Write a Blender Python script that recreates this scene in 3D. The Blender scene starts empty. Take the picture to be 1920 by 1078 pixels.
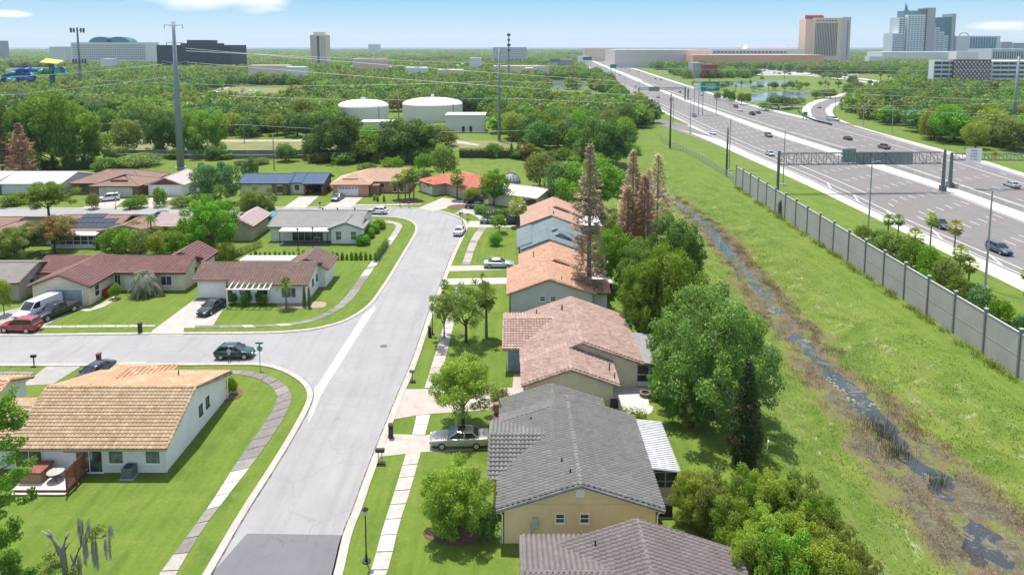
import bpy, bmesh, math, random
import numpy as np
from mathutils import Vector, Matrix
from mathutils.geometry import tessellate_polygon
random.seed(7); RNG = np.random.default_rng(7)
R = math.radians
SC = bpy.context.scene
COL = SC.collection

# ------------------------------------------------------------------ camera, sky, sun, exposure
F_PX, PITCH, HORIZON, CAM_H = 1281.0, R(6.1), 88.0, 35.0
PY0 = HORIZON + F_PX * math.tan(PITCH)
cd = bpy.data.cameras.new('camera'); cam = bpy.data.objects.new('camera', cd); COL.objects.link(cam)
cam.location = (0, 0, CAM_H); cam.rotation_euler = (R(90) - PITCH, 0, 0)
cd.sensor_width = 36; cd.lens = 36 * F_PX / 1920
cd.shift_y = (PY0 - 539) / 1920.0
cd.clip_start = 0.5; cd.clip_end = 40000
SC.camera = cam
SUN_EL = R(73)
SH = Vector((0.43, -0.90)).normalized()          # the way shadows fall on the ground
sd = bpy.data.lights.new('sun', 'SUN'); sd.energy = 3.45; sd.angle = R(0.55); sd.color = (1, .955, .88)
sun = bpy.data.objects.new('sun', sd); COL.objects.link(sun)
sdir = Vector((SH.x * math.cos(SUN_EL), SH.y * math.cos(SUN_EL), -math.sin(SUN_EL)))
sun.rotation_euler = sdir.to_track_quat('-Z', 'Y').to_euler(); sun.location = (0, 0, 200)
W = bpy.data.worlds.new('World'); SC.world = W; W.use_nodes = True
wn = W.node_tree.nodes; wl = W.node_tree.links; wn.clear()
def wnode(t, **k):
    n = wn.new(t)
    for a, b in k.items(): setattr(n, a, b)
    return n
sky = wnode('ShaderNodeTexSky', sky_type='NISHITA', sun_disc=False, sun_elevation=SUN_EL,
            sun_rotation=math.atan2(-SH.x, -SH.y), air_density=1.0, dust_density=0.4, ozone_density=1.5)
tc = wnode('ShaderNodeTexCoord'); sep = wnode('ShaderNodeSeparateXYZ'); wl.new(tc.outputs['Generated'], sep.inputs[0])
def wmath(op, a, b=None, c=None):
    n = wnode('ShaderNodeMath', operation=op)
    for i, v in enumerate((a, b, c)):
        if v is None: continue
        if isinstance(v, (int, float)): n.inputs[i].default_value = v
        else: wl.new(v, n.inputs[i])
    return n.outputs[0]
# cumulus low in the sky: flattened noise in direction space
el = sep.outputs[2]
az = wmath('ARCTAN2', sep.outputs[0], sep.outputs[1])
cmb = wnode('ShaderNodeCombineXYZ'); wl.new(wmath('MULTIPLY', az, 9.0), cmb.inputs[0]); wl.new(wmath('MULTIPLY', el, 46.0), cmb.inputs[1])
mp = wnode('ShaderNodeMapping'); wl.new(cmb.outputs[0], mp.inputs[0]); mp.inputs['Location'].default_value = (0.0, 0.0, 3.1)
no = wnode('ShaderNodeTexNoise'); no.inputs['Scale'].default_value = 1.0; no.inputs['Detail'].default_value = 7; no.inputs['Roughness'].default_value = .55
wl.new(mp.outputs[0], no.inputs['Vector'])
def blob(a0, e0, wa, we):                         # a cloud bank centred at azimuth a0, sine of elevation e0
    da = wmath('DIVIDE', wmath('SUBTRACT', az, a0), wa); de = wmath('DIVIDE', wmath('SUBTRACT', el, e0), we)
    return wmath('SUBTRACT', 1.0, wmath('ADD', wmath('MULTIPLY', da, da), wmath('MULTIPLY', de, de)))
BL = [(-.435, .064, .095, .024), (-.350, .066, .065, .027), (-.628, .0385, .03, .006), (-.13, .078, .06, .010), (.62, .024, .05, .009),
      (-.9, .10, .2, .03), (.2, .2, .3, .05), (1.1, .15, .25, .06), (2.2, .16, .4, .07), (-2.3, .2, .5, .08), (3.0, .3, .3, .1), (-1.5, .25, .3, .06)]
acc = None
for b in BL:
    v = wmath('MAXIMUM', blob(*b), 0.0)
    acc = v if acc is None else wmath('MAXIMUM', acc, v)
mask = wmath('MULTIPLY_ADD', no.outputs[0], 1.5, wmath('MULTIPLY', acc, .9))
mr = wnode('ShaderNodeMapRange'); mr.inputs[1].default_value = 1.05; mr.inputs[2].default_value = 1.62; wl.new(mask, mr.inputs[0])
cm = wnode('ShaderNodeMath', operation='MULTIPLY'); wl.new(mr.outputs[0], cm.inputs[0]); wl.new(wmath('MINIMUM', wmath('MULTIPLY', acc, 5.0), 1.0), cm.inputs[1])
mixs = wnode('ShaderNodeMixRGB'); wl.new(cm.outputs[0], mixs.inputs[0]); 
hue = wnode('ShaderNodeHueSaturation'); hue.inputs['Saturation'].default_value = .72; hue.inputs['Value'].default_value = 1.0
wl.new(sky.outputs[0], hue.inputs['Color']); tn_ = wnode('ShaderNodeMixRGB', blend_type='MULTIPLY'); tn_.inputs[0].default_value = 1; tn_.inputs[2].default_value = (1.08, 1.0, .94, 1); wl.new(hue.outputs[0], tn_.inputs[1])
lo_ = wnode('ShaderNodeMixRGB'); wl.new(wmath('MINIMUM', wmath('MAXIMUM', wmath('MULTIPLY', el, 15.0), 0.0), 1.0), lo_.inputs[0]); lo_.inputs[1].default_value = (2.85, 3.22, 3.38, 1); lo_.inputs[2].default_value = (1.22, 2.42, 3.30, 1)
hz_ = wnode('ShaderNodeMapRange'); hz_.interpolation_type = 'SMOOTHSTEP'; wl.new(el, hz_.inputs[0]); hz_.inputs[1].default_value = .10; hz_.inputs[2].default_value = .55
sk_ = wnode('ShaderNodeMixRGB'); wl.new(hz_.outputs[0], sk_.inputs[0]); wl.new(lo_.outputs[0], sk_.inputs[1]); wl.new(tn_.outputs[0], sk_.inputs[2]); wl.new(sk_.outputs[0], mixs.inputs[1]); mixs.inputs[2].default_value = (4.1, 4.15, 4.2, 1)
bg = wnode('ShaderNodeBackground'); bg.inputs[1].default_value = 0.15; wl.new(mixs.outputs[0], bg.inputs[0])
wo = wnode('ShaderNodeOutputWorld'); wl.new(bg.outputs[0], wo.inputs[0])
SC.view_settings.view_transform = 'Standard'; SC.view_settings.look = 'None'
SC.view_settings.exposure = 0.93; SC.view_settings.gamma = 1.0; SC.view_settings.use_curve_mapping = False
SC.cycles.max_bounces = 6; SC.cycles.diffuse_bounces = 3; SC.cycles.glossy_bounces = 2; SC.cycles.transmission_bounces = 3
SC.cycles.transparent_max_bounces = 6; SC.cycles.volume_bounces = 0

# ------------------------------------------------------------------ survey: reading the photograph as a map
def G(px, py, z=0.0):
    a = (px - 960) / F_PX; b = -(py - PY0) / F_PX
    fy = math.cos(PITCH) + b * math.sin(PITCH); fz = -math.sin(PITCH) + b * math.cos(PITCH)
    t = (z - CAM_H) / fz
    return (a * t, fy * t)
def PXY(x, y, z=0.0):
    dz = z - CAM_H; d = y * math.cos(PITCH) - dz * math.sin(PITCH); v = y * math.sin(PITCH) + dz * math.cos(PITCH)
    return (960 + F_PX * x / d, PY0 - F_PX * v / d)
def XZ(px, py, y):                                # the place at distance y that is seen at px, py
    a = (px - 960) / F_PX; b = -(py - PY0) / F_PX
    fy = math.cos(PITCH) + b * math.sin(PITCH); fz = -math.sin(PITCH) + b * math.cos(PITCH)
    t = y / fy
    return (a * t, CAM_H + fz * t)
def hgt(px, py, py2):
    x, y = G(px, py); return XZ(px, py2, y)[1]

# ------------------------------------------------------------------ materials
MATS = {}
def nmat(name):
    m = bpy.data.materials.new(name); m.use_nodes = True; nt = m.node_tree; nt.nodes.clear()
    o = nt.nodes.new('ShaderNodeOutputMaterial'); return m, nt, o
class NT:
    def __init__(s, nt): s.nt = nt
    def n(s, t, **k):
        x = s.nt.nodes.new(t)
        for a, b in k.items(): setattr(x, a, b)
        return x
    def set(s, sock, v):
        if hasattr(v, 'is_output') or isinstance(v, bpy.types.NodeSocket): s.nt.links.new(v, sock)
        else: sock.default_value = v
    def math(s, op, a, b=None, clamp=False):
        x = s.n('ShaderNodeMath', operation=op); x.use_clamp = clamp; s.set(x.inputs[0], a)
        if b is not None: s.set(x.inputs[1], b)
        return x.outputs[0]
    def noise(s, scale, detail=4, rough=.55, vec=None, dist=0.0):
        x = s.n('ShaderNodeTexNoise'); x.inputs['Scale'].default_value = scale; x.inputs['Detail'].default_value = detail
        x.inputs['Roughness'].default_value = rough; x.inputs['Distortion'].default_value = dist
        if vec is not None: s.set(x.inputs['Vector'], vec)
        return x.outputs[0]
    def mix(s, f, a, b, mode='MIX'):
        x = s.n('ShaderNodeMixRGB', blend_type=mode); s.set(x.inputs[0], f)
        for i, v in ((1, a), (2, b)):
            s.set(x.inputs[i], v if isinstance(v, bpy.types.NodeSocket) else (*v, 1) if len(v) == 3 else v)
        return x.outputs[0]
    def ramp(s, f, lo, hi):
        x = s.n('ShaderNodeMapRange'); x.clamp = True; s.set(x.inputs[0], f); x.inputs[1].default_value = lo; x.inputs[2].default_value = hi
        return x.outputs[0]
    def pos(s, scale=(1, 1, 1), obj=False, rot=0):
        if obj: v = s.n('ShaderNodeTexCoord').outputs['Object']
        else: v = s.n('ShaderNodeNewGeometry').outputs['Position']
        m = s.n('ShaderNodeMapping'); s.nt.links.new(v, m.inputs[0]); m.inputs['Scale'].default_value = scale; m.inputs['Rotation'].default_value = (0, 0, rot)
        return m.outputs[0]
    def attr(s, name, out='Fac'):
        x = s.n('ShaderNodeAttribute'); x.attribute_name = name; return x.outputs[out]
    def bsdf(s, col, rough=.8, spec=.3, metal=0, bump=None, bs=.3, bd=.02):
        p = s.n('ShaderNodeBsdfPrincipled'); s.set(p.inputs['Base Color'], col if isinstance(col, bpy.types.NodeSocket) else (*col, 1))
        s.set(p.inputs['Roughness'], rough); p.inputs['Specular IOR Level'].default_value = spec; p.inputs['Metallic'].default_value = metal
        if bump is not None:
            b = s.n('ShaderNodeBump'); b.inputs['Strength'].default_value = bs; b.inputs['Distance'].default_value = bd
            s.set(b.inputs['Height'], bump); s.nt.links.new(b.outputs[0], p.inputs['Normal'])
        return p.outputs[0]
def shade(c, k): return tuple(min(1, x * k) for x in c)
def plain(name, col, rough=.7, spec=.3, metal=0, var=.18, scale=1.2, fine=14):
    """painted / rendered / concrete-like surface: soft blotches, streaks and fine grain"""
    if name in MATS: return MATS[name]
    m, nt, o = nmat(name); t = NT(nt)
    n1 = t.noise(scale, 5, .6, t.pos()); n2 = t.noise(fine, 3, .6, t.pos()); n3 = t.noise(.9, 4, .6, t.pos((2.2, 2.2, .3)))
    c = t.mix(t.ramp(n1, .3, .7), shade(col, 1 - var), shade(col, 1 + var * .4))
    c = t.mix(t.math('MULTIPLY', t.ramp(n3, .52, .75), var * 1.3, True), c, shade(col, .55))
    c = t.mix(t.math('MULTIPLY', n2, .18), c, shade(col, .75))
    nt.links.new(t.bsdf(c, rough, spec, metal, n2, .15, .01), o.inputs[0]); MATS[name] = m; return m
def paint(name, col, rough=.28, metal=0.0, coat=.6):
    if name in MATS: return MATS[name]
    m, nt, o = nmat(name); t = NT(nt)
    c = t.mix(t.ramp(t.noise(3, 4, .6, t.pos(obj=True)), .35, .8), col, tuple(x * .86 + .012 for x in col))
    p = t.n('ShaderNodeBsdfPrincipled'); t.set(p.inputs['Base Color'], c); p.inputs['Roughness'].default_value = rough; p.inputs['Metallic'].default_value = metal
    p.inputs['Coat Weight'].default_value = coat; p.inputs['Coat Roughness'].default_value = .08
    nt.links.new(p.outputs[0], o.inputs[0]); MATS[name] = m; return m
def glass(name, col=(.02, .03, .035), rough=.06):
    if name in MATS: return MATS[name]
    m, nt, o = nmat(name); t = NT(nt)
    c = t.mix(t.ramp(t.noise(1.4, 2, .5, t.pos()), .4, .65), col, tuple(x * 2.4 + .01 for x in col))
    nt.links.new(t.bsdf(c, rough, .8), o.inputs[0]); MATS[name] = m; return m
def roofmat(name, cols, var=.5, stain=.35):
    """tile colours picked per tile by the face attribute 'tone', weathering on top"""
    m, nt, o = nmat(name); t = NT(nt)
    tone = t.attr('tone')
    c = t.mix(t.ramp(tone, .5 - var, .5 + var), cols[0], cols[1])
    c = t.mix(t.math('MULTIPLY', t.ramp(t.noise(.5, 5, .62, t.pos()), .5, .78), stain, True), c, cols[2])
    c = t.mix(t.math('MULTIPLY', t.ramp(t.noise(5, 4, .6, t.pos()), .4, .8), .35, True), c, shade(cols[0], .62))
    nt.links.new(t.bsdf(c, .82, .25, 0, t.noise(24, 3, .6, t.pos()), .2, .01), o.inputs[0]); MATS[name] = m; return m
def leafmat(name, dark, light, trans=.32, extra=None, exfac=0.0):
    trans = min(.45, trans + .08)
    m, nt, o = nmat(name); t = NT(nt)
    tone = t.attr('tone'); oi = t.n('ShaderNodeObjectInfo').outputs['Random']
    c = t.mix(tone, dark, light)
    if extra is not None: c = t.mix(t.ramp(t.attr('odd'), 1 - exfac - .02, 1 - exfac + .02), c, extra)
    h = t.n('ShaderNodeHueSaturation'); pass
    x = t.n('ShaderNodeMath', operation='MULTIPLY_ADD'); t.set(x.inputs[0], oi); x.inputs[1].default_value = .05; x.inputs[2].default_value = .475; nt.links.new(x.outputs[0], h.inputs['Hue'])
    y = t.n('ShaderNodeMath', operation='MULTIPLY_ADD'); t.set(y.inputs[0], oi); y.inputs[1].default_value = .5; y.inputs[2].default_value = .75; nt.links.new(y.outputs[0], h.inputs['Value'])
    nt.links.new(c, h.inputs['Color'])
    d = t.n('ShaderNodeBsdfPrincipled'); nt.links.new(h.outputs[0], d.inputs['Base Color']); d.inputs['Roughness'].default_value = .55; d.inputs['Specular IOR Level'].default_value = .25
    tr = t.n('ShaderNodeBsdfTranslucent'); tc_ = t.mix(.5, h.outputs[0], (light[0] * 1.3, light[1] * 1.2, light[2] * .6)); nt.links.new(tc_, tr.inputs[0])
    ms = t.n('ShaderNodeMixShader'); ms.inputs[0].default_value = trans; nt.links.new(d.outputs[0], ms.inputs[1]); nt.links.new(tr.outputs[0], ms.inputs[2])
    nt.links.new(ms.outputs[0], o.inputs[0]); MATS[name] = m; return m
def emptymat(name, builder):
    m, nt, o = nmat(name); t = NT(nt); nt.links.new(builder(t), o.inputs[0]); MATS[name] = m; return m

# ------------------------------------------------------------------ mesh collector
class MB:
    def __init__(s): s.v = []; s.f = []; s.m = []; s.t = []
    def add(s, vs, fs, mi=0, tone=.5):
        b = len(s.v); s.v += [tuple(p) for p in vs]
        for f in fs: s.f.append(tuple(b + i for i in f)); s.m.append(mi); s.t.append(tone)
        return s
    def box(s, c, d, mi=0, rz=0, taper=1.0, tone=.5):
        x, y, z = d[0] / 2, d[1] / 2, d[2] / 2; vs = []
        for k, zz in ((1, -z), (taper, z)):
            for a, b in ((-x, -y), (x, -y), (x, y), (-x, y)):
                a *= k; b *= k
                vs.append((c[0] + a * math.cos(rz) - b * math.sin(rz), c[1] + a * math.sin(rz) + b * math.cos(rz), c[2] + zz))
        return s.add(vs, [(0, 3, 2, 1), (4, 5, 6, 7), (0, 1, 5, 4), (1, 2, 6, 5), (2, 3, 7, 6), (3, 0, 4, 7)], mi, tone)
    def box2(s, a, b, mi=0, tone=.5):
        return s.box([(a[i] + b[i]) / 2 for i in range(3)], [abs(b[i] - a[i]) for i in range(3)], mi, tone=tone)
    def beam(s, p, q, w, h=None, mi=0, up=(0, 0, 1), tone=.5):
        h = h or w; p = Vector(p); q = Vector(q); d = (q - p).normalized(); u = Vector(up)
        if abs(d.dot(u)) > .98: u = Vector((0, 1, 0))
        r = d.cross(u).normalized(); u = r.cross(d); vs = []
        for b in (p, q):
            for a, c in ((-1, -1), (1, -1), (1, 1), (-1, 1)): vs.append(b + r * (a * w / 2) + u * (c * h / 2))
        return s.add(vs, [(0, 1, 2, 3), (7, 6, 5, 4), (0, 4, 5, 1), (1, 5, 6, 2), (2, 6, 7, 3), (3, 7, 4, 0)], mi, tone)
    def tube(s, pts, rs, n=8, mi=0, cap=True, tone=.5):
        pts = [Vector(p) for p in pts]
        if not isinstance(rs, (list, tuple)): rs = [rs] * len(pts)
        vs = []; fs = []
        for i, p in enumerate(pts):
            d = (pts[min(i + 1, len(pts) - 1)] - pts[max(i - 1, 0)]).normalized()
            u = Vector((0, 0, 1)) if abs(d.z) < .95 else Vector((1, 0, 0))
            a = d.cross(u).normalized(); b = a.cross(d)
            for k in range(n):
                th = 2 * math.pi * k / n; vs.append(p + (a * math.cos(th) + b * math.sin(th)) * rs[i])
        for i in range(len(pts) - 1):
            for k in range(n): k2 = (k + 1) % n; fs.append((i * n + k, i * n + k2, (i + 1) * n + k2, (i + 1) * n + k))
        if cap: fs.append(tuple(range(n))[::-1]); fs.append(tuple((len(pts) - 1) * n + k for k in range(n)))
        return s.add(vs, fs, mi, tone)
    def prism(s, poly, z0, z1, mi=0, tone=.5, side=None):
        n = len(poly); vs = [(x, y, z0) for x, y in poly] + [(x, y, z1) for x, y in poly]
        tr = tessellate_polygon([[Vector((x, y, 0)) for x, y in poly]]); fs = []
        for t in tr:
            a, b, c = (Vector((*poly[i], 0)) for i in t)
            if (b - a).cross(c - a).z < 0: t = t[::-1]
            fs.append(tuple(i + n for i in t))
        s.add(vs, fs, mi, tone)
        A = sum(poly[i][0] * poly[(i + 1) % n][1] - poly[(i + 1) % n][0] * poly[i][1] for i in range(n)); fs = []
        for i in range(n):
            j = (i + 1) % n; f = (i, j, j + n, i + n); fs.append(f if A > 0 else f[::-1])
        b = len(s.v) - len(vs)
        for f in fs: s.f.append(tuple(b + i for i in f)); s.m.append(mi if side is None else side); s.t.append(tone)
        return s
    def poly(s, pts, mi=0, tone=.5): return s.add(pts, [tuple(range(len(pts)))], mi, tone)
    def dome(s, c, r, h, n=24, k=5, mi=0):
        vs = []; fs = []
        for i in range(k):
            a = (math.pi / 2) * i / k
            for j in range(n): th = 2 * math.pi * j / n; vs.append((c[0] + r * math.cos(a) * math.cos(th), c[1] + r * math.cos(a) * math.sin(th), c[2] + h * math.sin(a)))
        vs.append((c[0], c[1], c[2] + h))
        for i in range(k - 1):
            for j in range(n): j2 = (j + 1) % n; fs.append((i * n + j, i * n + j2, (i + 1) * n + j2, (i + 1) * n + j))
        for j in range(n): fs.append(((k - 1) * n + j, (k - 1) * n + (j + 1) % n, k * n))
        return s.add(vs, fs, mi)
    def mesh(s, name, mats, smooth=False, tone=False):
        me = bpy.data.meshes.new(name); me.from_pydata(s.v, [], s.f)
        for m in (mats if isinstance(mats, (list, tuple)) else [mats]): me.materials.append(m)
        me.polygons.foreach_set('material_index', s.m)
        if smooth: me.polygons.foreach_set('use_smooth', [True] * len(s.f))
        if tone:
            a = me.attributes.new('tone', 'FLOAT', 'FACE'); a.data.foreach_set('value', s.t)
        me.update(); return me
    def build(s, name, mats, parent=None, smooth=False, tone=False, loc=None, kind=None, label=None):
        o = bpy.data.objects.new(name, s.mesh(name, mats, smooth, tone)); COL.objects.link(o)
        if parent is not None: o.parent = parent
        if loc is not None: o.location = loc
        if kind: o['kind'] = kind
        if label: o['label'] = label
        return o
def put(name, me, parent=None, loc=(0, 0, 0), rz=0, sc=None, kind=None):
    o = bpy.data.objects.new(name, me); COL.objects.link(o)
    if parent is not None: o.parent = parent
    o.location = loc; o.rotation_euler = (0, 0, rz)
    if sc is not None: o.scale = sc if isinstance(sc, (tuple, list)) else (sc, sc, sc)
    if kind: o['kind'] = kind
    return o
def tag(o, label, cat, group=None, kind=None):
    o['label'] = label; o['category'] = cat
    if group: o['group'] = group
    if kind: o['kind'] = kind
    return o
def thing(name, label, cat, loc=(0, 0, 0), rz=0, group=None):
    o = bpy.data.objects.new(name, None); COL.objects.link(o); o.location = loc; o.rotation_euler = (0, 0, rz); o.empty_display_size = .3
    return tag(o, label, cat, group)
def dup(root, loc, rz, label=None, group=None):
    r = root.copy(); COL.objects.link(r); r.location = loc; r.rotation_euler = (0, 0, rz)
    if label: r['label'] = label
    if group: r['group'] = group
    for ch in list(root.children):
        c = ch.copy(); COL.objects.link(c); c.parent = r
        for g in ch.children:
            d = g.copy(); COL.objects.link(d); d.parent = c
    return r
def struct(name, mb, mats, **k):
    o = mb.build(name, mats, **k); o['kind'] = 'structure'; return o

# common colours
WHT = plain('white_paint', (.80, .79, .76), .6, var=.07)
CONC = plain('kerb_concrete', (.42, .39, .36), .85, var=.22)
DARK = plain('dark_metal', (.03, .03, .032), .5)
GALV = plain('galvanised_steel', (.36, .40, .42), .45, metal=.3, var=.1)
BARK = plain('bark', (.11, .085, .065), .9, var=.4, scale=4)
PALMBARK = plain('palm_bark', (.20, .17, .13), .9, var=.4, scale=5)
GLS = glass('house_glass'); CARGLS = glass('car_glass', (.012, .016, .02), .04)
TYRE = plain('tyre_rubber', (.022, .022, .024), .8); RIM = plain('alloy_rim', (.5, .5, .5), .3, metal=.6)
CHROME = plain('chrome', (.6, .6, .6), .2, metal=.9, var=.05)
# ------------------------------------------------------------------ terrain
def ditch_x(y):
    pts = [(20, 35.6), (47, 35.9), (58, 35.9), (74, 35.9), (85, 36.5), (106, 38.0), (135, 40.0), (156, 39.2), (178, 36.5), (200, 30.0)]
    return np.interp(y, [p[0] for p in pts], [p[1] for p in pts])
def ditch_hw(y): return np.interp(y, [30, 50, 62, 85, 120, 200], [5.2, 4.7, 3.9, 2.8, 2.6, 2.0])
def vnoise(x, y, s, seed=0):
    """cheap smooth value noise"""
    x = np.asarray(x, float) / s; y = np.asarray(y, float) / s
    xi = np.floor(x).astype(int); yi = np.floor(y).astype(int); fx = x - xi; fy = y - yi
    fx = fx * fx * (3 - 2 * fx); fy = fy * fy * (3 - 2 * fy)
    def h(a, b): return ((np.sin(a * 127.1 + b * 311.7 + seed * 74.7) * 43758.5453) % 1.0)
    return (h(xi, yi) * (1 - fx) + h(xi + 1, yi) * fx) * (1 - fy) + (h(xi, yi + 1) * (1 - fx) + h(xi + 1, yi + 1) * fx) * fy
WATER_Z = -1.66
def terrain(x, y):
    x = np.asarray(x, float); y = np.asarray(y, float)
    d = np.abs(x - ditch_x(y)); hw = ditch_hw(y); fade = np.clip((212 - y) / 25, 0, 1)
    t = np.clip((d - hw) / 9.5, 0, 1); t = t * t * (3 - 2 * t)
    z = -1.62 * (1 - t)
    inb = np.clip((hw + 1.5 - d) / 2.5, 0, 1)
    rel = (x - ditch_x(y)) / np.maximum(hw, .1) + np.clip((62 - y) / 40, 0, .35)
    chan = np.exp(-((rel - .05 + .35 * (vnoise(y, y * 0, 17, 3) - .5)) / .42) ** 2) * (.55 + .45 * vnoise(y, y * 0, 11, 9))
    z = z + inb * ((vnoise(x, y, 2.3, 1) - .5) * .22 + (vnoise(x, y, .9, 2) - .5) * .12 + .10 - (.26 - .09 * np.clip((60 - y) / 12, 0, 1)) * chan)
    bank = np.clip((d - hw) / 3, 0, 1) * np.clip((hw + 16 - d) / 4, 0, 1)
    z = z + bank * ((vnoise(x, y, 3.1, 5) - .5) * .12)
    return z * fade
def T(x, y): return float(terrain(np.array([x]), np.array([y]))[0])
def GT(px, py):
    z = 0.0
    for _ in range(6): x, y = G(px, py, z); z = T(x, y)
    return x, y, z
xs = sorted(set(list(np.round(np.concatenate([np.arange(-150, 12, 9.0), np.arange(12, 20, 1.0), np.arange(20, 55, .32), np.arange(55, 64, 1.5), np.arange(64, 240, 11.0)]), 3)) + [-26000, -9000, -3500, -1500, -800, -450, -280, 330, 500, 800, 1500, 3500, 9000, 26000]))
ys = sorted(set(list(np.round(np.concatenate([np.arange(22, 90, .42), np.arange(90, 214, .9), np.arange(214, 460, 12.0)]), 3)) + [-3000, -400, -40, 0, 12, 600, 900, 1500, 2500, 4500, 9000, 20000, 30000]))
X, Y = np.meshgrid(np.array(xs, float), np.array(ys, float)); Z = terrain(X, Y)
nx, ny = len(xs), len(ys)
me = bpy.data.meshes.new('ground')
co = np.stack([X.ravel(), Y.ravel(), Z.ravel()], 1)
ii = np.arange((ny - 1) * (nx - 1)); r_ = ii // (nx - 1); c_ = ii % (nx - 1); a0 = r_ * nx + c_
quads = np.stack([a0, a0 + 1, a0 + nx + 1, a0 + nx], 1)
def np_mesh(me, co, quads):
    k = quads.shape[1]
    me.vertices.add(len(co)); me.vertices.foreach_set('co', co.astype(np.float32).ravel())
    me.loops.add(quads.size); me.loops.foreach_set('vertex_index', quads.astype(np.int32).ravel())
    me.polygons.add(len(quads)); me.polygons.foreach_set('loop_start', (np.arange(len(quads)) * k).astype(np.int32))
    try: me.polygons.foreach_set('loop_total', np.full(len(quads), k, np.int32))
    except Exception: pass
    me.update(calc_edges=True)
np_mesh(me, co, quads)
me.polygons.foreach_set('use_smooth', np.ones(len(quads), bool))
D = np.abs(X - ditch_x(Y)); HW = ditch_hw(Y); FD = np.clip((205 - Y) / 10, 0, 1)
rag = (vnoise(X, Y, 3.5, 11) - .5) * 2.4 + (vnoise(X, Y, 1.1, 12) - .5) * 1.2
mud = np.clip((HW + .3 + rag - D) / 1.6, 0, 1) * FD
straw = np.clip((HW + .9 + rag * 1.2 - D) / 1.2, 0, 1) * FD
bankm = np.clip((HW + 9 - D) / 4, 0, 1) * FD
tint = np.zeros_like(X)
def inpoly(px, py, poly):
    c = np.zeros(px.shape, bool); n = len(poly)
    for i in range(n):
        x1, y1 = poly[i]; x2, y2 = poly[(i + 1) % n]
        k = ((y1 > py) != (y2 > py)) & (px < (x2 - x1) * (py - y1) / ((y2 - y1) + 1e-12) + x1); c ^= k
    return c
for nm, arr in (('mud', mud), ('straw', straw), ('bank', bankm)):
    at = me.attributes.new(nm, 'FLOAT', 'POINT'); at.data.foreach_set('value', arr.ravel().astype(np.float32))
def ground_shader(t):
    P = t.pos(); n_big = t.noise(.035, 5, .6, P); n_mid = t.noise(.35, 5, .62, P, .3); n_f = t.noise(3.2, 5, .7, P); n_ff = t.noise(17, 3, .7, P)
    stripe = t.noise(1.0, 3, .5, t.pos((1.3, .10, 1), rot=.5)); stripe2 = t.noise(.6, 2, .5, t.pos((.12, 1.6, 1), rot=.1))
    c = t.mix(t.ramp(n_mid, .32, .68), (.064, .118, .013), (.136, .186, .028))
    c = t.mix(t.math('MULTIPLY', t.ramp(stripe, .38, .62), .5), c, (.160, .215, .032))
    mw = t.n('ShaderNodeTexWave'); mw.inputs['Scale'].default_value = .42; mw.inputs['Distortion'].default_value = 1.1; mw.inputs['Detail'].default_value = 2; t.nt.links.new(t.pos((1, .32, 1), rot=.25), mw.inputs['Vector']); c = t.mix(t.math('MULTIPLY', mw.outputs[1], .16), c, (.075, .155, .018))
    c = t.mix(t.math('MULTIPLY', t.ramp(stripe2, .45, .7), .22), c, (.075, .15, .012))
    c = t.mix(t.math('MULTIPLY', t.ramp(n_big, .5, .72), .45), c, (.17, .205, .042))
    c = t.mix(t.math('MULTIPLY', t.ramp(n_f, .42, .75), .6), c, (.055, .10, .012))
    c = t.mix(t.math('MULTIPLY', t.ramp(n_ff, .5, .8), .55), c, (.20, .235, .065))
    c = t.mix(t.math('MULTIPLY', t.ramp(t.noise(.9, 6, .75, P), .57, .70), .5), c, (.22, .215, .075))
    # rough unmown banks: drier, patchier
    bk = t.attr('bank')
    b = t.mix(t.ramp(t.noise(.22, 6, .68, P, .6), .38, .64), (.056, .112, .012), (.142, .188, .030))
    b = t.mix(t.math('MULTIPLY', t.ramp(t.noise(2.2, 6, .75, P), .49, .70), .5), b, (.045, .085, .010))
    b = t.mix(t.math('MULTIPLY', t.ramp(t.noise(7.0, 5, .75, P), .48, .68), .55), b, (.20, .225, .055))
    b = t.mix(t.math('MULTIPLY', t.ramp(t.noise(.8, 7, .80, t.pos((1, .6, 1))), .57, .66), .7), b, (.36, .33, .22))
    b = t.mix(t.math('MULTIPLY', t.ramp(t.noise(.5, 5, .7, t.pos((1.6, .16, 1), rot=.02)), .56, .66), .5), b, (.20, .17, .08))
    c = t.mix(t.math('MULTIPLY', bk, .92), c, b)
    sx = t.mix(t.ramp(t.noise(1.1, 6, .75, P), .35, .68), (.135, .092, .048), (.16, .17, .05))
    sx = t.mix(t.ramp(t.noise(5, 5, .7, P), .5, .75), sx, (.24, .18, .11))
    c = t.mix(t.math('MULTIPLY', t.attr('straw'), .85), c, sx)
    m = t.mix(t.ramp(t.noise(.7, 7, .74, P, .5), .34, .64), (.055, .050, .036), (.135, .115, .075))
    m = t.mix(t.ramp(t.noise(.35, 6, .7, P, .8), .50, .60), m, (.115, .14, .035))
    m = t.mix(t.math('MULTIPLY', t.ramp(t.noise(.55, 6, .7, t.pos((1, .5, 1)), .8), .53, .64), .7), m, (.16, .085, .045))
    m = t.mix(t.ramp(t.noise(4.5, 6, .75, P), .52, .72), m, (.24, .20, .145))
    c = t.mix(t.attr('mud'), c, m)
    return t.bsdf(c, .9, .15, 0, t.mix(.5, t.noise(6, 6, .75, P), n_ff), .55, .05)
me.materials.append(emptymat('grass_ground', ground_shader))
go = bpy.data.objects.new('ground', me); COL.objects.link(go); go['kind'] = 'structure'

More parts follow.
